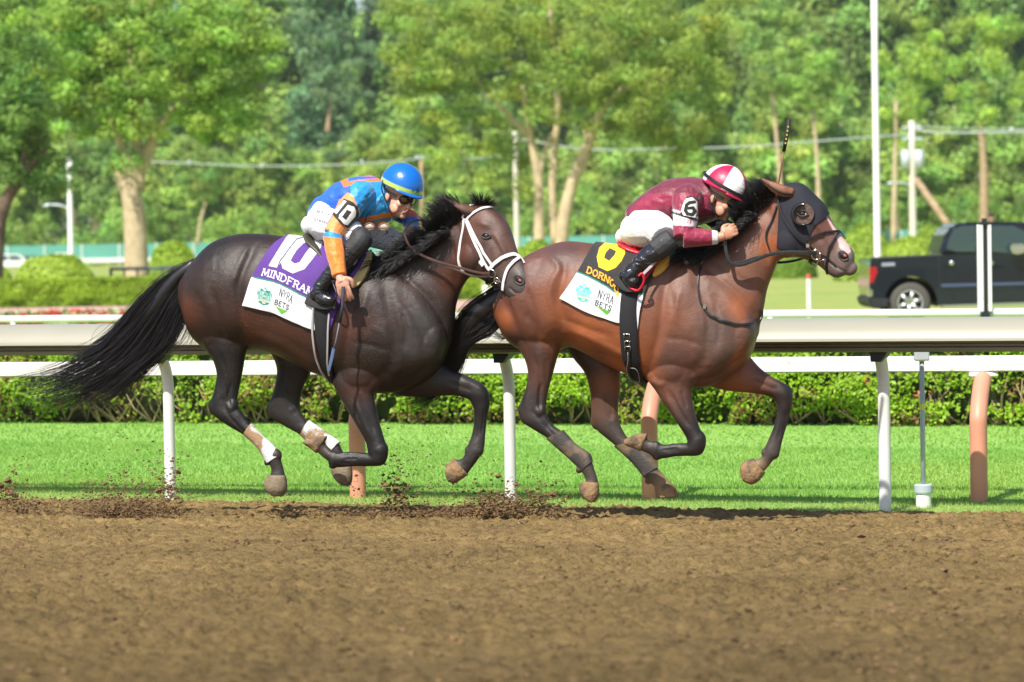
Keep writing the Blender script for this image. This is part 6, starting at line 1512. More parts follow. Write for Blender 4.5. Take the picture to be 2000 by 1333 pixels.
def shrink(st, k=.82): return [((q[0] + q[2]) / 2 + (q[0] - q[2]) / 2 * k, (q[1] + q[3]) / 2 + (q[1] - q[3]) / 2 * k, (q[0] + q[2]) / 2 - (q[0] - q[2]) / 2 * k, (q[1] + q[3]) / 2 - (q[1] - q[3]) / 2 * k, q[4], q[5] * k) for q in st]
def tubes(fr, st, seg=20, sub=5, c0=.6, c1=.6, power=2): return loft(fr, st, seg, sub, c0, c1, power)
def seg_limb(pts, rads, seg=14, sub=5):
    p_ = catmull(np.array(pts, float), sub); t = np.linspace(0, 1, len(rads)); r = np.interp(np.linspace(0, 1, len(p_)), t, rads) * 1.06
    V, F = tube_geo(p_, r, seg, True); V = list(V)
    return orient(np.array(V), F)
def hand(palm_c, d, side, back, k=1.0, curl=.9, thumb_curl=.4, spread=.12):
    """palm centre, finger direction d, side (towards the thumb), back of the hand normal; fingers curl away from back"""
    d = nrm(d); side = nrm(side - d * (side @ d)); back = nrm(np.cross(d, side)) if back is None else nrm(back - d * (back @ d) - side * (back @ side))
    out = []
    M = np.stack([d, side, back], 1)
    out.append(ball(palm_c, np.array([.046, .041, .017]) * k, M, 3))
    for i, (o, L, b) in enumerate(((.030, .074, 1.0), (.010, .082, .96), (-.011, .076, 1.04), (-.031, .060, 1.15))):
        q = palm_c + side * o * k + d * .026 * k; a = 0; pts = [palm_c + side * o * .6 * k - d * .01 * k, q]
        dd = nrm(d + side * spread * (o / .03))
        for j, fr_ in enumerate((.46, .30, .24)):
            a += curl * b * (.55 if j == 0 else .75)
            v = dd * math.cos(a) - back * math.sin(a); q = q + v * L * fr_ * k; pts.append(q)
        out.append(seg_limb(pts, [.0105 * k, .0100 * k, .0092 * k, .0088 * k, .0070 * k], 10, 3))
    q0 = palm_c - d * .030 * k + side * .020 * k; q1 = q0 + (side * .030 + d * .016 - back * .010) * k; q2 = q1 + (d * .026 + side * .006 * (1 - thumb_curl) - back * .016 * thumb_curl) * k; q3 = q2 + (d * .020 - side * .010 * thumb_curl - back * .014 * thumb_curl) * k
    out.append(seg_limb([q0, q1, q2, q3], [.015 * k, .0125 * k, .0108 * k, .0085 * k], 10, 3))
    return out
def wrinkle(V, N, amp, sc, seed, stretch=(1, 1, 1)):
    q = V * np.array(stretch) * sc
    a = vnoise3(q, seed); b = 1 - abs(vnoise3(q * 1.9 + 7, seed + 1) - .5) * 2
    return V + N * ((a - .5) * amp + (b - .6) * amp * .8)[:, None]
def garment(name, fr, pieces, root, colf, mtl, voxel=.006, smooth=3, inflate=.004, amp=.006, sc=9, seed=3, ops=None, stretch=(1, 1, 1)):
    V, F, N = remesh(pieces, voxel, smooth, inflate=inflate); V = wrinkle(V, N, amp, sc, seed, stretch)
    if ops: V = sculpt(fr, V, N, ops)
    uv = project(V); c = colf(uv, fr.lat(V), V)
    o = np_mesh(name, V, F, mtl, root, smooth=True, cols=c)
    return o, BVHTree.FromPolygons([tuple(v) for v in V], [list(map(int, f)) for f in F])
def silk_mat(name): 
    return mat(name, rough=.5, attr=True, var=.08, vscale=14, bump=.5, bscale=26, sheen=.3, spec=.5)
M_silk = silk_mat('silk'); M_breech = mat('breeches', rough=.7, attr=True, bump=.2, bscale=60)
M_boot = mat('boot_leather', (.012, .013, .018), .22, var=.3, vscale=18, bump=.4, bscale=30, coat=.4)
M_bootcuff = mat('boot_cuff', (.028, .029, .032), .6, bump=.3, bscale=120)
M_lens = mat('goggle_lens', (.10, .05, .02), .06, spec=.9, coat=1.0)
M_lensc = mat('clear_goggle', (.42, .33, .26), .08, spec=.8, coat=1.0)
M_gfr = mat('goggle_frame', (.012, .012, .012), .35)
M_hairj = mat('rider_hair', (.012, .009, .007), .7)
M_lip = mat('lips', (.42, .13, .10), .5)

def helmet(fr, C, M, r, root, colf, mtl, tilt=0):
    f, rr, up = M[:, 0], M[:, 1], M[:, 2]; V = []; n, mrow = 64, 26
    for i in range(mrow + 1):
        th = i / mrow * R(97)
        for j in range(n):
            ph = j / n * 2 * math.pi; x = math.sin(th) * math.cos(ph) * 1.08; y = math.sin(th) * math.sin(ph) * .92; z = math.cos(th) * 1.02
            z -= .10 * (math.cos(ph) < 0) * -0
            V.append(C + r * (f * x + rr * y + up * z))
    F = []
    for i in range(mrow):
        for j in range(n): a = i * n + j; b = i * n + (j + 1) % n; F.append([a, b, b + n, a + n])
    V = np.array(V); c = colf(V, (V - C) @ M / r)
    o = np_mesh('helmet_shell', V, F, mtl, root, smooth=True, cols=c); md = o.modifiers.new('thickness', 'SOLIDIFY'); md.thickness = .006; md.offset = -1
    # peak
    V = []; m_ = 21
    for i in range(m_):
        ph = R(-62) + i / (m_ - 1) * R(124)
        for k_, e in enumerate((.0, .5, 1.0)):
            ext = 1 + .20 * e * max(0, math.cos(ph * 1.25)); V.append(C + r * (f * math.cos(ph) * 1.075 * ext + rr * math.sin(ph) * .92 * (1 + .03 * e) + up * (-.06 - .10 * e)))
    F = [[i * 3 + j, (i + 1) * 3 + j, (i + 1) * 3 + j + 1, i * 3 + j + 1] for i in range(m_ - 1) for j in range(2)]
    V = np.array(V); c = colf(V, (V - C) @ M / r)
    o = np_mesh('helmet_peak', V, F, mtl, root, smooth=True, cols=c); md = o.modifiers.new('thickness', 'SOLIDIFY'); md.thickness = .006
def goggles(C, M, k, root, zc=.0, lens=M_lens, fx=.094):
    k *= 1.06
    f, r, up = M[:, 0], M[:, 1], M[:, 2]
    for s in (-1, 1):
        c = C + (f * (fx - .008) + r * s * .034 + up * zc) * k
        Mr = np.stack([nrm(f + r * s * .45), nrm(r - f * s * .45), up], 1)
        Acc().add(*ball(c, np.array([.012, .031, .021]) * k, Mr)).obj('goggle_lens', lens, root, True)
        th = np.linspace(0, 2 * np.pi, 25); Acc().tube([c + Mr @ np.array([.006, .033 * math.cos(a), .023 * math.sin(a)]) * k for a in th], .0042, 8, cap=False).obj('goggle_rim', M_gfr, root, True)
    p_ = []
    for i in range(24):
        a = R(58) + i / 23 * R(244); p_.append(C + (f * .088 * math.cos(a) * 1.12 - f * .004 + r * .083 * math.sin(a) + up * (zc + .012 * (1 - math.cos(a)) * .6)) * k)
    strap('goggle_strap', p_, .018, M_gfr, root, None, 0, .003)
def face_bits(C, M, k, root, bvh):
    k *= 1.06
    f, r, up = M[:, 0], M[:, 1], M[:, 2]
    for s in (-1, 1): pass
    for z, rx in ((-.067, .021), (-.080, .019)):
        pts = []
        for t in np.linspace(-1, 1, 9):
            q = C + (f * (.13 - .016 * t * t) + r * rx * t + up * (z + .003 * (1 - t * t) * (1 if z > -.07 else -1))) * k; l_ = bvh.find_nearest(Vector(q)); pts.append(np.array(l_[0]) + np.array(l_[1]) * .0015)
        Acc().tube(pts, [.002, .0034, .004, .0042, .004, .0042, .004, .0034, .002], 8).obj('lip', M_lip, root, True)

# ================= rider in blue and orange on the dark horse
def rider_blue():
    fr = FA; g = fr.pt(690, 1020, 0)
    root = thing('person', (g[0], g[1], .1), 'person in shiny blue and orange silks and a blue helmet crouched over the dark horse, arm hanging down', 'person', 'jockeys crouched on the galloping horses')
    root['label'] = 'person in blue and orange silks with a blue helmet, crouched on the dark horse'
    sk = skin_mat('light_skin', (.62, .33, .24))
    C = fr.pt(779, 383, -.06); f = fr.h * .78 - fr.n * .46 + np.array([0, 0, -.36]); up = fr.h * .32 - fr.n * .05 + np.array([0, 0, 1.0])
    HP, M = head_pieces(fr, C, f, up, 1.03)
    neckp = seg_limb([fr.pt(722, 396, 0), fr.pt(748, 398, -.02), C - M[:, 0] * .02 - M[:, 2] * .06], [.075, .062, .058])
    # limbs
    nsh, nel, nwr = fr.pt(700, 384, -.19), fr.pt(648, 458, -.32), fr.pt(663, 538, -.40)
    fsh, fel, fwr = fr.pt(735, 392, .17), fr.pt(800, 425, .22), fr.pt(806, 452, .12)
    nhip, nkn, nan = fr.pt(640, 428, -.10), fr.pt(706, 468, -.27), fr.pt(633, 551, -.31)
    fhip, fkn, fan = fr.pt(650, 430, .10), fr.pt(790, 480, .25), fr.pt(720, 560, .29)
    torso = [(634, 378, 626, 440, 0, .13), (660, 358, 664, 436, 0, .15), (696, 347, 704, 440, 0, .175), (728, 346, 738, 440, 0, .175), (752, 360, 766, 428, 0, .11)]; torso_b = shrink(torso)
    pelvis = [(640, 372, 668, 440, 0, .13), (618, 396, 640, 470, 0, .155), (612, 418, 626, 464, 0, .13)]
    hN = hand(fr.pt(669, 556, -.41), fr.pt(677, 590, -.40) - fr.pt(666, 545, -.41), fr.h, -fr.n * .8 - fr.h * .2, 1.12, .35, .5, .05)
    hF = hand(fr.pt(808, 458, .10), fr.h * .3 - fr.n * .9 + np.array([0, 0, -.3]), np.array([0, 0, 1.0]), fr.h, 1.0, 1.25, .8)
    body = HP + [neckp, tubes(fr, torso_b, 24), tubes(fr, shrink(pelvis), 24), seg_limb([nsh, (nsh + nel) / 2, nel], [.055, .048, .038]), seg_limb([nel, (nel + nwr) / 2, nwr, fr.pt(668, 552, -.41)], [.036, .036, .026, .026]),
             seg_limb([fsh, (fsh + fel) / 2, fel], [.055, .046, .038]), seg_limb([fel, (fel + fwr) / 2, fwr], [.038, .034, .026]),
             seg_limb([nhip, (nhip + nkn) / 2, nkn], [.07, .062, .045]), seg_limb([nkn, nkn * .6 + nan * .4, nan], [.042, .04, .028]), seg_limb([fhip, (fhip + fkn) / 2, fkn], [.07, .06, .045]), seg_limb([fkn, (fkn + fan) / 2, fan], [.042, .038, .028]),
             seg_limb([nan, fr.pt(628, 572, -.31), fr.pt(652, 586, -.31)], [.026, .026, .018]), seg_limb([fan, fr.pt(716, 578, .29), fr.pt(740, 590, .29)], [.026, .026, .018])] + hN + hF
    V, F, N = remesh(body, .0048, 1); V = V + N * .0006
    np_mesh('body', V, F, sk, root); bv = BVHTree.FromPolygons([tuple(v) for v in V], [list(map(int, q)) for q in F]); face_bits(C, M, 1.03, root, bv)
    # hair at the nape and side
    Acc().add(*ball(C - M[:, 0] * .045 - M[:, 2] * .012 , np.array([.052, .080, .040]), M)).obj('hair', M_hairj, root, True)
    # helmet
    Hc = C + M[:, 2] * .070 - M[:, 0] * .004
    def hc(V, L):
        z = L[:, 2]; band = (z < .10) & (z > -.06); c = np.tile(np.array([.005, .13, .52]), (len(V), 1)); c[band] = (.42, .60, .10)
        uv = project(V); s = text_segs('10', [(804, 377.5), (816, 376)], 4.5, (.1, -1)); d = np.min([np.linalg.norm(uv - (a + np.clip(((uv - a) @ (b - a)) / ((b - a) @ (b - a)), 0, 1)[:, None] * (b - a)), axis=1) for a, b in s], 0); c[(d < .8) & band] = (.02, .03, .08); return c
    helmet(fr, Hc, M, .140, root, hc, mat('blue_helmet', rough=.25, attr=True, coat=.4, bump=.06, bscale=60))
    goggles(C, M, 1.03, root, .004)
    # chin straps and spare goggles hanging at the chest
    Acc().tube(catmull([fr.pt(748, 352, -.14), fr.pt(746, 372, -.15), fr.pt(757, 400, -.14), fr.pt(766, 424, -.13), fr.pt(762, 438, -.15)], 5), .0042, 8).obj('helmet_strap', M_blk, root, True)
    Acc().tube(catmull([fr.pt(746, 384, -.15), fr.pt(735, 404, -.17), fr.pt(718, 420, -.18), fr.pt(713, 432, -.18)], 5), .0035, 8).obj('helmet_strap', M_blk, root, True)
    # silks
    P_ = [tubes(fr, torso, 28), seg_limb([nsh + (fr.pt(715, 372, -.10) - nsh) * .7, nsh, (nsh + nel) / 2, nel], [.075, .078, .066, .052]), seg_limb([nel, nel * .5 + nwr * .5, nwr], [.055, .050, .040]),
          seg_limb([fsh, (fsh + fel) / 2, fel], [.07, .062, .052]), seg_limb([fel, (fel + fwr) / 2, fwr], [.052, .045, .034]),
          seg_limb([fr.pt(740, 385, -.06), fr.pt(756, 402, -.04)], [.085, .065])]
    BL = np.array([.004, .10, .52]); CY = np.array([.01, .27, .62]); OR = np.array([.88, .215, .022]); LO = np.array([.90, .31, .09])
    def col(uv, lat, V):
        c = np.tile(BL, (len(uv), 1)); k = ((uv[:, 0] > 684) & (uv[:, 1] > 352 + (uv[:, 0] - 684) * .02)).astype(float)[:, None]; c = c * (1 - k) + CY * k
        def pl(p_, cc, lo=-9, hi=9): m_ = in_poly(uv, p_) & (lat > lo) & (lat < hi); c[m_] = cc
        pl([(664, 352), (672, 366), (700, 358), (745, 354), (745, 348), (700, 351), (682, 356), (678, 348), (690, 345), (745, 345), (745, 340), (670, 340)], OR * [1, .75, .9], -.16, .3)
        pl([(700, 428), (745, 418), (770, 414), (770, 424), (742, 428), (702, 438)], OR); pl([(708, 440), (745, 432), (775, 432), (770, 460), (712, 460)], OR)
        # near sleeve: lies further out than the torso
        pl([(679, 376), (690, 384), (704, 418), (668, 464), (625, 462), (645, 430), (662, 392)], LO, -9, -.13)
        pl([(632, 448), (668, 459), (664, 467), (624, 462)], CY, -9, -.2); pl([(620, 461), (668, 466), (690, 560), (640, 560)], OR * [1, 1.05, 1.1], -9, -.2)
        # far sleeve
        f_ = lat > .13; c[f_ & (uv[:, 1] < 430)] = (.55, .07, .03); c[f_ & (uv[:, 1] >= 424) & (uv[:, 1] < 440)] = BL; c[f_ & (uv[:, 1] >= 440)] = OR
        return c
    so, sb = garment('silks', fr, P_, root, col, M_silk, .0055, 2, .002, .012, 11, 3, [('c', [(700, 360), (720, 380), (716, 410)], 5, .006), ('c', [(690, 430), (670, 400), (664, 380)], 5, .008, -.25, 0), ('c', [(735, 370), (712, 390)], 3, .005, -.3, 0), ('c', [(750, 385), (716, 396)], 3, .005, -.3, 0)])
    # number patch on the arm
    q = lambda x, y: (560 + x / 4.167, 300 + y / 4.167)
    it = [('poly', [q(478, 378), q(560, 420), q(570, 510), q(480, 602), q(380, 500)], (.02, .02, .02)), ('poly', [q(472, 388), q(490, 396), q(410, 500), q(390, 482)], (.8, .8, .76)), ('segs', [(np.array(q(420, 510)), np.array(q(498, 410)))], 1.0, (.02, .02, .02)),
          ('poly', [q(500, 424), q(545, 436), q(558, 470), q(552, 510), q(490, 582), q(462, 575), q(425, 530), q(430, 505)], (.8, .8, .76)), ('poly', [q(492, 460), q(526, 478), q(478, 545), q(448, 522)], (.02, .02, .02))]
    patch('number_patch', fr, sb, [q(472, 376), q(425, 440), q(380, 500)], [q(572, 432), q(575, 515), q(490, 606)], [q(472, 376), q(530, 395), q(572, 432)], [q(380, 500), q(430, 560), q(490, 606)], 70, 80, .008, it, (.02, .02, .02), M_cloth, root, smooth=20, fallback_w=-.25)
    # spare goggles
    for u in (722, 750):
        c = fr.pt(u, 443, -.20); Acc().add(*ball(c, (.030, .012, .018), np.stack([fr.h, fr.n, [0, 0, 1]], 1))).obj('spare_goggle_lens', M_lensc, root, True)
        Acc().tube([c + fr.h * .034 * math.cos(a) + np.array([0, 0, .022 * math.sin(a)]) - fr.n * .008 for a in np.linspace(0, 6.283, 21)], .003, 6, cap=False).obj('spare_goggle_rim', mat('goggle_edge', (.30, .14, .08), .3), root, True)
    # breeches
    P_ = [tubes(fr, [(648, 374, 672, 440, 0, .145), (630, 384, 652, 466, 0, .175), (614, 404, 630, 474, 0, .165), (608, 420, 616, 462, 0, .12)], 26), seg_limb([fr.pt(636, 436, -.09), (nhip + nkn) / 2, nkn + (nhip - nkn) * .12], [.105, .088, .064]), seg_limb([fhip, (fhip + fkn) / 2, fkn + (fhip - fkn) * .1], [.10, .082, .062])]
    def colb(uv, lat, V):
        c = np.tile(np.array([.74, .74, .76]), (len(uv), 1))
        segs = text_segs('MARK', [q(245, 488), q(300, 500), q(350, 522)], 7.5, (.15, -1)) + text_segs('STEAKH', [q(222, 545), q(280, 560), q(338, 578)], 4.2, (.12, -1))
        for a, b in segs:
            d = b - a; t = np.clip(((uv - a) @ d) / (d @ d + 1e-9), 0, 1); e = np.linalg.norm(uv - a - t[:, None] * d, axis=1); c[(e < .75) & (lat < 0)] = (.12, .12, .13)
        c[(lat > .05) & (uv[:, 0] > 690)] = (.80, .80, .82); sw = (vnoise(uv[:, 0] / 11 + uv[:, 1] / 15, uv[:, 1] / 12, 66) - .5); sw2 = abs(sw) < .03
        far = (lat > .05) & (uv[:, 0] > 700); c[far & sw2] = (.10, .10, .12); near = (lat < -.05) & (uv[:, 0] > 668) & (abs(sw) < .05); c[near] = (.13, .12, .17)
        return c
    garment('breeches', fr, P_, root, colb, M_breech, .0042, 3, .003, .008, 9, 5)
    # boots
    def boot(kn, an, heel, toe, cuff_top, w):
        sh = nrm(an - kn); P1 = [seg_limb([kn + sh * .06, kn * .55 + an * .45, kn * .25 + an * .75, an], [.060, .060, .050, .043])]
        V, F, N = remesh(P1 + [seg_limb([an, an * .4 + heel * .6 + (toe - heel) * .15, heel * .5 + toe * .5, toe * .85 + heel * .15, toe], [.043, .044, .040, .034, .022])] + [seg_limb([heel + (an - heel) * .25, heel * .7 + toe * .3], [.034, .036])], .0055, 2)
        V = wrinkle(V, N, .012, 16, 9, (1, 1, 1.6)); np_mesh('boot', V, F, M_boot, root)
        V, F, N = remesh([seg_limb([kn + (cuff_top - kn) * .9, kn, kn + sh * .10], [.060, .067, .064])], .006, 3); V = wrinkle(V, N, .005, 14, 12); np_mesh('boot_cuff', V, F, M_bootcuff, root)
        so = nrm(toe - heel); dn = nrm(np.cross(so, fr.n)); dn = dn if dn[2] < 0 else -dn
        pts = [heel - so * .01 + dn * .036, heel * .6 + toe * .4 + dn * .040, toe + dn * .022 + so * .01]
        strap('sole', catmull(pts, 6), [.070, .072, .080, .05], mat('boot_sole', (.02, .02, .02), .7), root, None, 0, .012)
    boot(nkn, nan, fr.pt(604, 574, -.315), fr.pt(655, 590, -.325), (nhip * .25 + nkn * .75), 0)
    boot(fkn, fan, fr.pt(700, 580, .29), fr.pt(745, 592, .29), (fhip * .2 + fkn * .8), 0)
    # the whip hanging from the near hand
    t = thing('whip', fr.pt(668, 590, -.42), 'short dark riding whip hanging from the bare hand beside the purple cloth', 'whip')
    Acc().tube([fr.pt(670, 560, -.43), fr.pt(669, 600, -.43), fr.pt(663, 630, -.42)], [.011, .0105, .009], 12).obj('handle', mat('whip_grip', (.035, .032, .06), .6, bump=.5, bscale=200), t, True)
    Acc().tube([fr.pt(663, 630, -.42), fr.pt(656, 668, -.41), fr.pt(652, 682, -.41)], .006, 10).obj('shaft', mat('whip_shaft', (.10, .10, .12), .5), t, True)
    strap('flap', [fr.pt(652, 680, -.41), fr.pt(648, 700, -.41), fr.pt(642, 725, -.40)], [.020, .022, .018], mat('whip_flap', (.10, .15, .28), .6), t, None, 0, .007)
    return root
rider_blue()
# saddle and pads of the dark horse
sdA = thing('saddle', rootA.location, 'small black racing saddle with a gold pad on the dark horse', 'saddle')
def pad_shape(name, fr, poly_a, w, hw, mtl, root, bvh): V, F = loft(fr, [(*s, w, hw) for s in poly_a], seg=20, sub=5, cap0=.6, cap1=.6); return np_mesh(name, V, F, mtl, root)
V, F, N = remesh([loft(FA, [(604, 468, 612, 484, 0, .13), (622, 474, 626, 496, 0, .15), (650, 486, 652, 506, 0, .15), (690, 488, 686, 512, 0, .13), (716, 490, 712, 512, 0, .10)], seg=20)], .008, 3); np_mesh('seat', V, F, M_blk, sdA)
V, F, N = remesh([loft(FA, [(608, 456, 598, 462, -.02, .10), (616, 468, 604, 476, -.04, .12), (630, 484, 618, 492, -.10, .09), (640, 506, 634, 510, -.16, .05)], seg=20)], .006, 3); np_mesh('cantle', V, F, mat('cantle_leather', (.05, .05, .03), .4), sdA)
strap('pad', cast_path(FA, bvhA, [(722, 498), (716, 514), (706, 534), (692, 552), (684, 560)], 5, .03), [.02, .075, .085, .07, .03], M_gold, sdA, bvhA, .022, .02)
strap('pad_stripe', cast_path(FA, bvhA, [(714, 506), (702, 524), (688, 542), (681, 552)], 5, .045), [.012, .024, .028, .02], mat('purple_trim', (.10, .03, .22), .6), sdA, bvhA, .036, .008)
o = patch('flap', FA, bvhA, [(668, 496), (656, 520), (644, 545)], [(712, 502), (698, 524), (682, 548)], [(668, 496), (690, 497), (712, 502)], [(644, 545), (662, 550), (682, 548)], 60, 60, .032, [('segs', text_segs('LO', [(678, 527), (694, 521)], 9, (.5, -1)), 1.8, (.75, .72, .6))], (.012, .012, .013), M_cloth, sdA, smooth=6)
stir = thing('stirrup', FA.pt(640, 590, -.31), 'dark steel stirrup under the black boot on the dark horse', 'stirrup')
Acc().tube(catmull([FA.pt(650, 552, -.34), FA.pt(657, 575, -.37), FA.pt(655, 596, -.36), FA.pt(640, 601, -.32), FA.pt(650, 596, -.27), FA.pt(652, 575, -.27), FA.pt(650, 552, -.34)], 5), .005, 8).obj('iron', M_gfr, stir, True)
strap('leather', [FA.pt(664, 505, -.29), FA.pt(656, 530, -.31), FA.pt(650, 553, -.335)], .022, M_blk, stir, None, 0, .004)

# ================= rider in maroon on the brown horse
def rider_maroon():
    fr = FB; g = fr.pt(1290, 1020, 0)
    root = thing('person', (g[0], g[1], .1), 'person in maroon silks with a maroon and white quartered helmet, crouched on the brown horse', 'person', 'jockeys crouched on the galloping horses')
    sk = skin_mat('tan_skin', (.50, .24, .15))
    C = fr.pt(1408, 387, -.04); f = fr.h * .88 - fr.n * .22 + np.array([0, 0, -.44]); up = fr.h * .40 + np.array([0, 0, 1.0])
    HP, M = head_pieces(fr, C, f, up, 1.03)
    neckp = seg_limb([fr.pt(1352, 400, 0), fr.pt(1378, 400, 0), C - M[:, 0] * .02 - M[:, 2] * .06], [.075, .062, .058])
    nsh, nel, nwr = fr.pt(1340, 392, -.19), fr.pt(1336, 464, -.27), fr.pt(1402, 464, -.225)
    fsh, fel, fwr = fr.pt(1365, 396, .17), fr.pt(1420, 450, .24), fr.pt(1470, 452, .19)
    nhip, nkn, nan = fr.pt(1245, 440, -.10), fr.pt(1302, 474, -.28), fr.pt(1243, 520, -.31)
    fhip, fkn, fan = fr.pt(1250, 440, .10), fr.pt(1370, 466, .25), fr.pt(1310, 540, .29)
    torso = [(1236, 398, 1252, 442, 0, .135), (1262, 376, 1276, 436, 0, .15), (1300, 354, 1316, 436, 0, .175), (1340, 347, 1356, 442, 0, .18), (1366, 350, 1392, 432, 0, .13)]; torso_b = shrink(torso)
    hN = hand(fr.pt(1423, 455, -.215), fr.h * .75 + np.array([0, 0, .45]), fr.h * -.4 + np.array([0, 0, .8]), -fr.n, .96, 1.5, 1.0, .02)
    hF = hand(fr.pt(1478, 455, .18), fr.h * .75 + np.array([0, 0, .3]), np.array([0, 0, 1.0]), fr.n, 1.0, 1.5, 1.0)
    pelvis = [(1250, 392, 1280, 440, 0, .13), (1228, 414, 1262, 474, 0, .155), (1222, 436, 1240, 470, 0, .13)]
    body = HP + [neckp, tubes(fr, torso_b, 24), tubes(fr, shrink(pelvis), 24), seg_limb([nsh, (nsh + nel) / 2, nel], [.055, .048, .038]), seg_limb([nel, (nel + nwr) / 2, nwr, fr.pt(1416, 460, -.22)], [.038, .038, .027, .027]),
             seg_limb([fsh, (fsh + fel) / 2, fel], [.055, .046, .038]), seg_limb([fel, (fel + fwr) / 2, fwr], [.038, .034, .026]),
             seg_limb([nhip, (nhip + nkn) / 2, nkn], [.07, .062, .045]), seg_limb([nkn, nkn * .6 + nan * .4, nan], [.042, .04, .028]), seg_limb([fhip, (fhip + fkn) / 2, fkn], [.07, .06, .045]), seg_limb([fkn, (fkn + fan) / 2, fan], [.042, .038, .028]),
             seg_limb([nan, fr.pt(1226, 536, -.31), fr.pt(1244, 552, -.31)], [.026, .026, .018]), seg_limb([fan, fr.pt(1300, 552, .29), fr.pt(1320, 566, .29)], [.026, .026, .018])] + hN + hF
    V, F, N = remesh(body, .0048, 1); V = V + N * .0006
    np_mesh('body', V, F, sk, root); bv = BVHTree.FromPolygons([tuple(v) for v in V], [list(map(int, q)) for q in F]); face_bits(C, M, 1.03, root, bv)
    Acc().add(*ball(C - M[:, 0] * .045 - M[:, 2] * .012, np.array([.052, .078, .040]), M)).obj('hair', M_hairj, root, True)
    Hc = C + M[:, 2] * .068 - M[:, 0] * .006
    MA = np.array([.42, .012, .07]); WHT = np.array([.74, .74, .74])
    def hc(V, L):
        ph = np.degrees(np.arctan2(L[:, 1], L[:, 0])); side = 1 if (M[:, 1] @ fr.n) < 0 else -1
        a = (ph * side + 360 - 12) % 360; k = (a // 60).astype(int) % 2
        c = np.where((k == 1)[:, None], MA, WHT); c[L[:, 2] < -.02] = MA; return c
    helmet(fr, Hc, M, .141, root, hc, mat('quartered_helmet', rough=.4, attr=True, bump=.1, bscale=40))
    goggles(C, M, 1.03, root, .004)
    # dark rubber band round the helmet
    p_ = [Hc + .144 * (M[:, 0] * math.cos(a) * 1.09 + M[:, 1] * math.sin(a) * .935 + M[:, 2] * (.12 - .10 * math.cos(a))) for a in np.linspace(0, 2 * np.pi, 49)]
    strap('helmet_band', p_, .020, M_gfr, root, None, 0, .003)
    p_ = [Hc + .134 * (M[:, 0] * (-.55 + .2 * math.cos(a)) + M[:, 1] * math.sin(a) * -.86 * 1 + M[:, 2] * math.cos(a) * .86) for a in np.linspace(R(5), R(100), 14)]
    Acc().tube(catmull([fr.pt(1385, 384, -.12), fr.pt(1388, 400, -.13), fr.pt(1395, 414, -.13), fr.pt(1404, 424, -.11)], 5), .006, 8).obj('helmet_strap', M_blk, root, True)
    Acc().tube(catmull([fr.pt(1396, 382, -.12), fr.pt(1393, 398, -.13), fr.pt(1396, 412, -.13)], 5), .005, 8).obj('helmet_strap', M_blk, root, True)
    P_ = [tubes(fr, torso, 28), seg_limb([nsh + (fr.pt(1350, 380, -.10) - nsh) * .7, nsh, (nsh + nel) / 2, nel], [.08, .082, .072, .058]), seg_limb([nel, nel * .5 + nwr * .5, nwr], [.058, .050, .036]),
          seg_limb([fsh, (fsh + fel) / 2, fel], [.07, .06, .05]), seg_limb([fel, (fel + fwr) / 2, fwr], [.05, .042, .033]), seg_limb([fr.pt(1360, 392, -.05), fr.pt(1384, 404, -.03)], [.09, .066])]
    MR = np.array([.14, .006, .028]); ML = np.array([.25, .011, .048]); W = np.array([.66, .64, .66])
    def col(uv, lat, V):
        c = np.tile(MR, (len(uv), 1))
        ns = lat < -.12; c[ns & (uv[:, 1] > 378)] = ML
        band = [(1313, 408), (1366, 424), (1362, 444), (1311, 440)]
        c[in_poly(uv, band) & (lat < -.12)] = W
        a, b = np.array([1312., 415.]), np.array([1364., 431.]); d = b - a; t = np.clip(((uv - a) @ d) / (d @ d), 0, 1); e = np.linalg.norm(uv - a - t[:, None] * d, axis=1); c[(e < 2.2) & (lat < -.12)] = (.03, .02, .02)
        for a, b in text_segs('DTR', [(1321, 429), (1335, 433), (1350, 438)], 6, (.2, -1), serif=True):
            d = b - a; t = np.clip(((uv - a) @ d) / (d @ d + 1e-9), 0, 1); e = np.linalg.norm(uv - a - t[:, None] * d, axis=1); c[(e < .6) & (lat < -.12)] = (.35, .02, .07)
        c[(uv[:, 0] > 1391) & (uv[:, 1] > 446) & (lat < -.1)] = W
        c[(lat > .14)] = (.02, .03, .08)
        return c
    so, sb = garment('silks', fr, P_, root, col, M_silk, .0055, 2, .002, .012, 11, 8, [('c', [(1322, 370), (1316, 400), (1312, 430)], 5, .008), ('c', [(1290, 380), (1300, 410), (1310, 430)], 5, .004), ('c', [(1270, 390), (1280, 412), (1286, 428)], 4, .003), ('c', [(1345, 362), (1352, 384)], 3, .004)])
    q = lambda x, y: (1180 + x / 4.444, 300 + y / 4.444)
    it = [('poly', [q(700, 400), q(760, 384), q(796, 420), q(800, 500), q(780, 560), q(690, 540), q(672, 500)], (.76, .76, .72)), ('segs', [(np.array(q(x0, y0)), np.array(q(x1, y1))) for (x0, y0, x1, y1) in [(775, 425, 740, 430), (740, 430, 715, 450), (715, 450, 705, 500), (705, 500, 722, 530), (722, 530, 760, 535), (760, 535, 780, 505), (780, 505, 765, 475), (765, 475, 725, 480)]], 6.4, (.012, .012, .012))]
    patch('number_patch', fr, sb, [q(722, 380), q(685, 440), q(664, 530)], [q(798, 400), q(808, 480), q(778, 570)], [q(722, 380), q(762, 376), q(798, 400)], [q(664, 530), q(720, 552), q(778, 570)], 60, 80, .008, it, (.02, .02, .02), M_cloth, root, smooth=20, fallback_w=-.25)
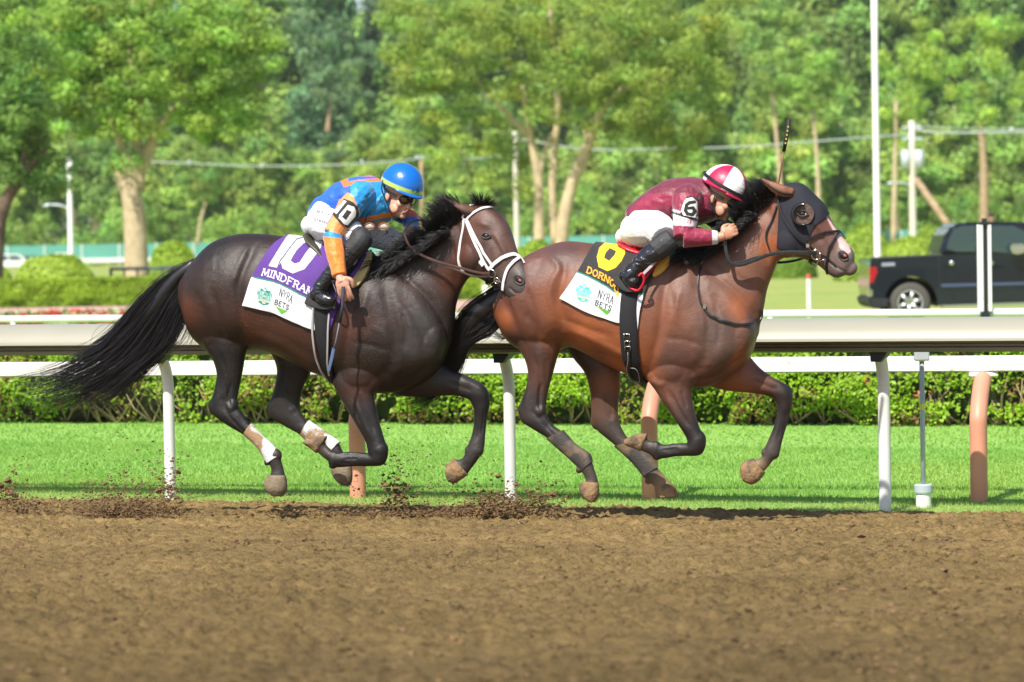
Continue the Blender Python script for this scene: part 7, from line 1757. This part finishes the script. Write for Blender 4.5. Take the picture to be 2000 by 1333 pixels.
    P_ = [tubes(fr, [(1262, 398, 1296, 452, 0, .145), (1240, 408, 1280, 474, 0, .175), (1222, 428, 1244, 486, 0, .165), (1216, 446, 1228, 478, 0, .12)], 26), seg_limb([fr.pt(1252, 446, -.09), fr.pt(1284, 448, -.19), nkn + (nhip - nkn) * .1 + np.array([0, 0, .02])], [.115, .100, .075]), seg_limb([fhip, (fhip + fkn) / 2, fkn + (fhip - fkn) * .1], [.10, .085, .065]),
          seg_limb([fr.pt(1290, 440, -.14), fr.pt(1300, 452, -.20)], [.07, .06])]
    garment('breeches', fr, P_, root, lambda uv, lat, V: np.tile(np.array([.76, .76, .76]), (len(uv), 1)), M_breech, .006, 3, .003, .008, 8, 15)
    def boot(kn, an, heel, toe, w):
        sh = nrm(an - kn); P1 = [seg_limb([kn + sh * .05, kn * .55 + an * .45, kn * .25 + an * .75, an], [.062, .062, .052, .045])]
        V, F, N = remesh(P1 + [seg_limb([an, an * .5 + heel * .3 + toe * .2, heel * .5 + toe * .5, toe * .85 + heel * .15, toe], [.045, .047, .042, .036, .024])] + [seg_limb([heel + (an - heel) * .3, heel * .7 + toe * .3], [.036, .038])], .0055, 2)
        V = wrinkle(V, N, .014, 15, 19, (1, 1, 1.5)); np_mesh('boot', V, F, M_boot, root)
        V, F, N = remesh([seg_limb([kn + nrm(kn - an) * .045, kn, kn + sh * .09], [.058, .068, .066])], .006, 3); V = wrinkle(V, N, .005, 14, 12); np_mesh('boot_cuff', V, F, M_bootcuff, root)
        so = nrm(toe - heel); dn = nrm(np.cross(so, fr.n)); dn = dn if dn[2] < 0 else -dn
        strap('sole', catmull([heel - so * .015 + dn * .036, heel * .5 + toe * .5 + dn * .042, toe + dn * .024 + so * .012], 6), [.070, .074, .080, .05], mat('boot_sole', (.02, .02, .02), .7), root, None, 0, .012)
        # pale piping on the boot
        Acc().tube(catmull([kn + fr.n * -.066 + sh * .02 + np.array([0, 0, .03]), kn + fr.n * -.067 + sh * .07, kn * .6 + an * .4 - fr.n * .064], 5), .0016, 6).obj('piping', M_greyt, root, True)
    boot(nkn, nan, fr.pt(1212, 536, -.315), fr.pt(1244, 556, -.325), 0)
    boot(fkn, fan, fr.pt(1290, 552, .29), fr.pt(1324, 568, .29), 0)
    t = thing('whip', fr.pt(1541, 235, .18), 'long thin whip with a black grip pointing up above the brown horse ears', 'whip')
    Acc().tube([fr.pt(1541, 234, .18), fr.pt(1537, 262, .18), fr.pt(1531, 296, .18)], [.013, .0145, .011], 12).obj('handle', mat('whip_grip_black', (.015, .015, .015), .5, bump=.4, bscale=150), t, True)
    for i, y in enumerate((248, 256, 264, 272, 280)): Acc().box(fr.pt(1539.5 - (y - 248) * .17, y, .168), (.010, .004, .012)).obj('letter_mark', mat('whip_yellow', (.45, .36, .05), .5), t)
    Acc().tube([fr.pt(1531, 296, .18), fr.pt(1527, 322, .18), fr.pt(1520, 362, .18), fr.pt(1500, 430, .18), fr.pt(1482, 470, .17)], [.006, .0055, .006, .007, .007], 10).obj('shaft', mat('whip_shaft_brown', (.22, .07, .03), .5), t, True)
    return root
rider_maroon()
sdB = thing('saddle', rootB.location, 'small red racing saddle with blue and yellow padding on the brown horse', 'saddle')
V, F, N = remesh([loft(FB, [(1214, 470, 1212, 480, 0, .12), (1236, 478, 1236, 498, 0, .15), (1268, 486, 1268, 508, 0, .15), (1300, 488, 1298, 510, 0, .13), (1326, 488, 1322, 508, 0, .10)], seg=20)], .008, 3); np_mesh('seat', V, F, M_red, sdB)
strap('rear_roll', cast_path(FB, bvhB, [(1210, 474), (1226, 482), (1246, 494)], 5, .04), .045, M_red, sdB, bvhB, .03, .02)
o = patch('flap', FB, bvhB, [(1280, 494), (1268, 520), (1256, 545)], [(1312, 494), (1290, 516), (1262, 550)], [(1280, 494), (1296, 492), (1312, 494)], [(1256, 545), (1259, 549), (1262, 550)], 30, 30, .036, [], (.55, .015, .03), M_silk, sdB, smooth=4)
strap('red_flap', cast_path(FB, bvhB, [(1314, 488), (1296, 503), (1278, 521), (1260, 541)], 5, .05), [.03, .055, .045, .015], M_red, sdB, bvhB, .048, .010)
strap('pad', cast_path(FB, bvhB, [(1306, 508), (1296, 520), (1286, 532), (1276, 543)], 5, .03), [.02, .055, .06, .045, .015], M_yelp, sdB, bvhB, .022, .02)
strap('pad_front', cast_path(FB, bvhB, [(1322, 490), (1314, 498), (1305, 508)], 5, .03), [.04, .055, .05], M_cyan, sdB, bvhB, .024, .02)
stB = thing('stirrup', FB.pt(1250, 565, -.31), 'red stirrup around the toe of the black boot on the brown horse', 'stirrup')
Acc().tube(catmull([FB.pt(1247, 540, -.39), FB.pt(1254, 535, -.385), FB.pt(1258, 548, -.375), FB.pt(1252, 562, -.36), FB.pt(1243, 568, -.35), FB.pt(1228, 561, -.33)], 6), .008, 10).obj('iron', M_red, stB, True)
strap('leather', [FB.pt(1284, 506, -.30), FB.pt(1270, 522, -.33), FB.pt(1254, 538, -.37)], .018, M_greyt, stB, None, 0, .004)
# ------------------------------------------------------------------ dark blue pickup behind the far rail
def truck():
    Zt = 59.4; k = FPX / Zt
    b = P(1850, 500, Zt); b[2] = 0
    rt = thing('pickup_truck', b, 'dark blue four door pickup truck parked on the lawn, cut by the right picture edge', 'truck')
    def q(u, v, dy=0):        # side profile in photograph pixels, level ground
        d = ray(u, v); p_ = CAM + d * ((Zt + 0) / d[1]); return np.array([p_[0], Zt + dy, p_[2]])
    Mp = mat('truck_paint', (.004, .007, .016), .16, metal=.0, coat=.5, spec=.5); Mb = mat('truck_black', (.012, .014, .018), .6); Mg = mat('truck_glass', (.02, .05, .06), .03, spec=.9, coat=.6)
    Mch = mat('chrome', (.65, .66, .68), .15, metal=1); Mtl = mat('tail_light', (.34, .004, .015), .2, coat=.5); Mty = mat('tyre', (.075, .068, .062), .85, bump=.4, bscale=30); Mrim = mat('alloy', (.55, .56, .58), .3, metal=.8)
    def slab(name, prof, y0, y1, mtl, bev=.03, parent=rt):
        bm = bmesh.new(); vs_ = [bm.verts.new(q(u, v, y0)) for u, v in prof]; f = bm.faces.new(vs_); ex = bmesh.ops.extrude_face_region(bm, geom=[f])
        for v in [e for e in ex['geom'] if isinstance(e, bmesh.types.BMVert)]: v.co.y += (y1 - y0)
        bmesh.ops.recalc_face_normals(bm, faces=bm.faces[:])
        if bev: bmesh.ops.bevel(bm, geom=[e for e in bm.edges if len(e.link_faces) == 2], offset=bev, segments=3, affect='EDGES', clamp_overlap=True)
        bm.verts.index_update(); V = np.array([v.co[:] for v in bm.verts]); F = [[v.index for v in f_.verts] for f_ in bm.faces]; bm.free()
        o = np_mesh(name, V, F, mtl, parent); auto_smooth(o, 30); return o
    # wheel arch cut as part of the outline
    wc = (1779, 592); wr = 52
    arch = [(wc[0] + wr * math.cos(a), wc[1] - wr * math.sin(a)) for a in np.linspace(R(-8), R(188), 15)]
    fw = (2148, 588); arch2 = [(fw[0] + wr * math.cos(a), fw[1] - wr * math.sin(a)) for a in np.linspace(R(-8), R(188), 15)]
    slab('body', [(1700, 507), (1698, 560), (1703, 582), (1726, 586)] + arch[::-1] + [(1840, 596), (2090, 592)] + arch2[::-1] + [(2240, 590), (2246, 520), (2220, 500), (2086, 494), (1840, 499), (1838, 500)], 0, 2.0, Mp, .05)
    slab('cab', [(1834, 500), (1843, 470), (1851, 450), (1862, 440), (1885, 434), (1990, 433), (2040, 440), (2086, 470), (2110, 494)], .10, 1.90, Mp, .09)
    slab('window', [(1850, 487), (1855, 466), (1864, 449), (1878, 442), (1908, 441), (1908, 493), (1866, 493)], .085, .14, Mg, .012)
    slab('window', [(1938, 441), (1980, 441), (2004, 452), (2026, 480), (2024, 486), (1990, 498), (1938, 493)], .085, .14, Mg, .012)
    slab('sill_step', [(1838, 596), (2080, 588), (2080, 594), (1838, 602)], -.12, .06, Mch, .01)
    slab('bumper', [(1697, 580), (1738, 583), (1734, 602), (1706, 603), (1697, 594)], -.03, 2.03, Mb, .03)
    slab('bumper_trim', [(1696, 566), (1704, 566), (1704, 580), (1696, 580)], -.035, .2, Mch, .008)
    slab('tail_light', [(1698, 524), (1712, 521), (1714, 534), (1709, 545), (1705, 556), (1699, 552)], -.02, .25, Mtl, .015)
    slab('badge', [(1722, 514), (1748, 513), (1748, 520), (1722, 521)], -.012, .05, mat('badge_grey', (.25, .28, .35), .4), .004)
    slab('rocker_panel', [(1838, 555), (2086, 549), (2086, 555), (1838, 562)], -.015, .05, mat('trim_blue', (.05, .07, .14), .2, coat=.8), .01)
    for u0 in (1842, 1934): slab('door_handle', [(u0, 512), (u0 + 22, 511), (u0 + 22, 518), (u0, 519)], -.05, .04, Mp, .008)
    for u0 in (1858, 1935): c = q(u0, 514, -.05); Acc().add(*ball(c, (.05, .02, .05))).obj('lock_cap', Mch, rt, True)
    for u0 in (1833, 1919): slab('door_gap', [(u0, 500), (u0 + 1.2, 500), (u0 + 2.2, 596), (u0 + 1, 596)], -.004, .05, Mb, 0)
    slab('mirror', [(1970, 477), (1998, 476), (2000, 494), (1978, 498), (1970, 492)], -.26, -.06, Mch, .03)
    for cx, cy in (wc, fw):
        for dy in (.06, 1.70):
            c = q(cx, cy, dy); r = 40.5 / k; A_ = Acc(); n = 40
            prof = [(r * .62, 0), (r * .90, -.01), (r * .985, .03), (r, .08), (r, .20), (r * .98, .25), (r * .62, .26)]
            V = []; F = []
            for i in range(n):
                a = i / n * 2 * math.pi
                for (rr, yy) in prof: V.append(c + np.array([rr * math.cos(a), yy, rr * math.sin(a)]))
            m_ = len(prof)
            for i in range(n):
                for j in range(m_ - 1): a = i * m_ + j; b_ = ((i + 1) % n) * m_ + j; F.append([a, a + 1, b_ + 1, b_])
            w = np_mesh('wheel', V, F, Mty, rt); 
            A_ = Acc(); A_.tube([c + [0, .07, 0], c + [0, .09, 0]], r * .62, 30); A_.obj('rim_back', Mb, w)
            A_ = Acc(); th = np.linspace(0, 2 * np.pi, 31); A_.tube([c + np.array([r * .60 * math.cos(a), .02, r * .60 * math.sin(a)]) for a in th], .022, 8, cap=False)
            for s in range(6):
                a = s / 6 * 2 * math.pi + .3; d = np.array([math.cos(a), 0, math.sin(a)]); A_.tube([c + [0, .02, 0] + d * .03, c + [0, .02, 0] + d * r * .58], [.05, .035], 8)
            A_.tube([c + [0, -.01, 0], c + [0, .05, 0]], .07, 16); A_.obj('rim', Mrim, w, True)
    slab('wheel_well', [(wc[0] + (wr - 2) * math.cos(a), wc[1] - (wr - 2) * math.sin(a)) for a in np.linspace(R(0), R(180), 12)], .5, 1.6, Mb, 0)
    # rail style bed edge
    slab('bed_rail', [(1702, 503), (1836, 497), (1836, 500), (1702, 507)], -.01, .12, mat('bed_cap', (.05, .055, .07), .4), .01)
truck()

# ------------------------------------------------------------------ small things at the far left
def car(label, u, v_base, Z, w_px, h_px, colr, rot=0):
    b = P(u, v_base, Z); k = Z / FPX; w, h = w_px * k, h_px * k; x0 = b[0] - w / 2; z0 = max(0, b[2] * 0)
    rt = thing('parked_car', (b[0], Z, 0), label, 'car', 'cars parked beyond the clipped hedge')
    zb = b[2]; paint_ = mat('car_paint', colr, .25, coat=.7)
    def slab(name, prof, y0, y1, mtl, bev):
        bm = bmesh.new(); vs_ = [bm.verts.new((x0 + a * w, Z + y0, zb + c * h)) for a, c in prof]; f = bm.faces.new(vs_); ex = bmesh.ops.extrude_face_region(bm, geom=[f])
        for v in [e for e in ex['geom'] if isinstance(e, bmesh.types.BMVert)]: v.co.y += (y1 - y0)
        bmesh.ops.recalc_face_normals(bm, faces=bm.faces[:]); bmesh.ops.bevel(bm, geom=bm.edges[:], offset=bev, segments=2, affect='EDGES', clamp_overlap=True)
        bm.verts.index_update(); V = np.array([v.co[:] for v in bm.verts]); F = [[v.index for v in f_.verts] for f_ in bm.faces]; bm.free(); np_mesh(name, V, F, mtl, rt, smooth=False)
    slab('body', [(0, .15), (0, .5), (.08, .58), (.92, .58), (1, .48), (1, .15)], 0, 1.7, paint_, .06)
    slab('cabin', [(.10, .56), (.18, .98), (.24, 1), (.66, 1), (.80, .56)], .12, 1.58, paint_, .06)
    slab('side_window', [(.18, .62), (.235, .92), (.43, .92), (.43, .62)], .09, .2, mat('car_glass', (.05, .09, .10), .05), .01)
    slab('side_window', [(.46, .62), (.46, .92), (.63, .92), (.73, .62)], .09, .2, mat('car_glass', (.05, .09, .10), .05), .01)
    for a in (.2, .8):
        c = np.array([x0 + a * w, Z + .1, zb + .18 * h]); Acc().tube([c, c + [0, .22, 0]], .17 * h, 20).obj('wheel', mat('car_tyre', (.02, .02, .02), .8), rt)
car('white car half hidden behind the low bush at the left picture edge', 22, 527, 262, 96, 30, (.75, .78, .78))
car('dark blue car right of the white car at left, mostly hidden by the domed bush', 72, 524, 290, 84, 24, (.03, .06, .12))
def shelter():
    Z = 108; k = Z / FPX; a = P(218, 524, Z); b_ = P(346, 521, Z)
    rt = thing('utility_cart', (a[0] + 1, Z, 0), 'low dark blue cart roof with blue windows below the big maple trunk', 'cart')
    Mn = mat('cart_navy', (.03, .045, .10), .4); A_ = Acc(); A_.box([(a[0] + b_[0]) / 2, Z, (a[2] + b_[2]) / 2 - .04], (b_[0] - a[0], 1.4, .10), bev=.03); A_.obj('roof', Mn, rt)
    w = b_[0] - a[0]
    for f_, wd in ((.02, .10), (.22, .05), (.42, .06), (.60, .05), (.80, .07), (.97, .06)):
        Acc().box([a[0] + w * f_, Z - .55, a[2] - .38], (wd, .08, .60)).obj('post', Mn, rt)
    Acc().box([a[0] + w * .52, Z - .5, a[2] - .45], (w * .13, .05, .34)).obj('side_panel', mat('cart_cyan', (.05, .32, .36), .4), rt)
    Acc().box([a[0] + w * .72, Z - .5, a[2] - .40], (w * .18, .05, .30)).obj('side_panel', mat('cart_blue', (.03, .10, .32), .4), rt)
    Acc().box([a[0] + w * .5, Z, a[2] - .95], (w, 1.4, .5), bev=.05).obj('chassis', Mn, rt)
    for f_ in (.15, .85): c = np.array([a[0] + w * f_, Z - .6, .28]); Acc().tube([c, c + [0, .2, 0]], .28, 18).obj('wheel', mat('cart_tyre', (.02, .02, .02), .8), rt)
shelter()
# somebody far off, seen over the truck roof
def bystander():
    Z = 92.0; fr = Frame(1935, Z, 0.0); g = fr.pt(1935, 600, 0)
    rt = thing('person', (g[0], g[1], 0), 'person in a light blue top standing far behind the truck roof', 'person')
    top = fr.pt(1936, 418, 0)[2]; x, y = fr.pt(1936, 420, 0)[:2]; z = lambda t: top * t
    B_ = [ball((x, y, top - .11), (.085, .10, .115)), seg_limb([(x, y, top - .18), (x, y, top - .30)], [.05, .06]), seg_limb([(x, y, top - .30), (x, y, top - .6), (x, y, top - .92)], [.15, .16, .15])]
    for s in (-1, 1): B_ += [seg_limb([(x + s * .17, y, top - .34), (x + s * .23, y, top - .6), (x + s * .22, y - .05, top - .86)], [.055, .045, .035]), seg_limb([(x + s * .08, y, top - .88), (x + s * .09, y, top - 1.3), (x + s * .10, y, .08)], [.085, .065, .045]), seg_limb([(x + s * .10, y + .05, .05), (x + s * .10, y - .18, .04)], [.045, .035])]
    V, F, N = remesh(B_, .02, 2); np_mesh('body', V, F, skin_mat('far_skin', (.45, .24, .16)), rt)
    V, F, N = remesh([seg_limb([(x, y, top - .27), (x, y, top - .6), (x, y, top - .9)], [.17, .18, .17]), seg_limb([(x - .17, y, top - .33), (x - .22, y, top - .55)], [.07, .065]), seg_limb([(x + .17, y, top - .33), (x + .22, y, top - .55)], [.07, .065])], .02, 2); np_mesh('shirt', V, F, mat('light_blue_cloth', (.14, .42, .62), .8), rt)
    V, F, N = remesh([seg_limb([(x, y, top - .88), (x, y, top - 1.0)], [.17, .17])] + [seg_limb([(x + s * .08, y, top - .95), (x + s * .10, y, .15)], [.10, .07]) for s in (-1, 1)], .02, 2); np_mesh('trousers', V, F, mat('dark_cloth', (.03, .035, .05), .8), rt)
    Acc().add(*ball((x, y + .01, top - .07), (.092, .11, .09))).obj('hair', M_hairj, rt, True)
bystander()

# ------------------------------------------------------------------ dirt thrown up by the hooves
def spray(name, label, bursts, fr, seed):
    rng = np.random.default_rng(seed); C = []; rr = []
    for (u, v, su, sv, n, r0, w) in bursts:
        uu = u + rng.normal(size=n) * su; vv = v - abs(rng.normal(size=n)) * sv * (1 + 0 * uu) + rng.normal(size=n) * sv * .12
        for a, b_ in zip(uu, vv): C.append(fr.pt(a, b_, w + rng.normal() * .12))
        rr += list(rng.gamma(1.7, r0 * .5, n) + .0012)
    return clods(name, np.array(C), np.array(rr), label)
FS = FA
B0 = P(620, 1000, 19.3)
spray('flying_dirt', 'brown dirt thrown up behind the dark horse at left', [(245, 1014, 48, 18, 3000, .0055, -.1), (250, 1005, 60, 50, 1800, .0040, .0), (330, 985, 14, 40, 200, .006, .0), (40, 1003, 50, 16, 800, .005, .0), (18, 985, 14, 30, 160, .009, .0), (330, 985, 16, 40, 160, .0035, .2), (20, 990, 26, 26, 160, .006, .1), (250, 930, 100, 90, 240, .0022, .2), (320, 968, 10, 14, 24, .012, .2), (180, 985, 30, 12, 40, .008, .2), (430, 900, 140, 120, 130, .0016, .1)], FA, 3)
spray('flying_dirt', 'brown dirt thrown up between the dark horse legs and below its far fore hoof', [(772, 992, 14, 40, 260, .008, .1), (800, 995, 70, 50, 900, .0036, .1), (965, 1002, 36, 17, 1300, .0065, .1), (850, 1008, 110, 8, 1500, .0055, .0), (600, 1006, 90, 6, 500, .005, .0), (870, 960, 60, 60, 160, .0025, .2), (540, 985, 40, 20, 160, .004, .2), (800, 930, 26, 60, 120, .003, .2)], FA, 4)
spray('flying_dirt', 'brown dirt thrown up behind the near hind hoof of the brown horse', [(1010, 995, 50, 30, 500, .0055, .1), (1060, 985, 22, 16, 130, .008, .1), (1080, 965, 50, 40, 200, .003, .1), (1000, 1000, 60, 5, 260, .006, .1)], FB, 5)

# small posts on the infield
for u, vt, vb, w, nm, lb in ((1579, 536, 604, 9, 'marker_post', 'small white post with a red top on the lawn under the brown horse muzzle'), (948, 558, 625, 14, 'marker_post', 'short white post between the dark horse muzzle and the brown horse tail')):
    Z = 62.0; b = P(u, 500, Z); b[2] = 0; t = P(u, vt, Z)[2]; r = w * Z / FPX / 2
    rt = thing(nm, b, lb, 'post')
    Acc().tube([[b[0], b[1], -.05], [b[0], b[1], t - (.09 if u > 1000 else 0)]], r, 14).obj('shaft', M_polew, rt)
    if u > 1000: Acc().tube([[b[0], b[1], t - .09], [b[0], b[1], t]], r * 1.1, 14).obj('top', mat('red_top', (.62, .10, .08), .5), rt)

# ------------------------------------------------------------------ thin summer haze over the far trees
def haze():
    me = bpy.data.meshes.new('haze'); bm = bmesh.new(); bmesh.ops.create_cube(bm, size=1); bm.to_mesh(me); bm.free()
    o = bpy.data.objects.new('haze', me); COL.objects.link(o); o.scale = (400, 560, 62); o.location = (0, 250, 29); o['kind'] = 'stuff'
    mt = bpy.data.materials.new('haze_air'); mt.use_nodes = True; n = mt.node_tree; n.nodes.remove(n.nodes['Principled BSDF'])
    v = n.nodes.new('ShaderNodeVolumePrincipled'); v.inputs['Color'].default_value = (.90, .95, .92, 1); v.inputs['Density'].default_value = .00014; v.inputs['Anisotropy'].default_value = .2
    n.links.new(v.outputs[0], n.nodes['Material Output'].inputs['Volume']); me.materials.append(mt)
haze()
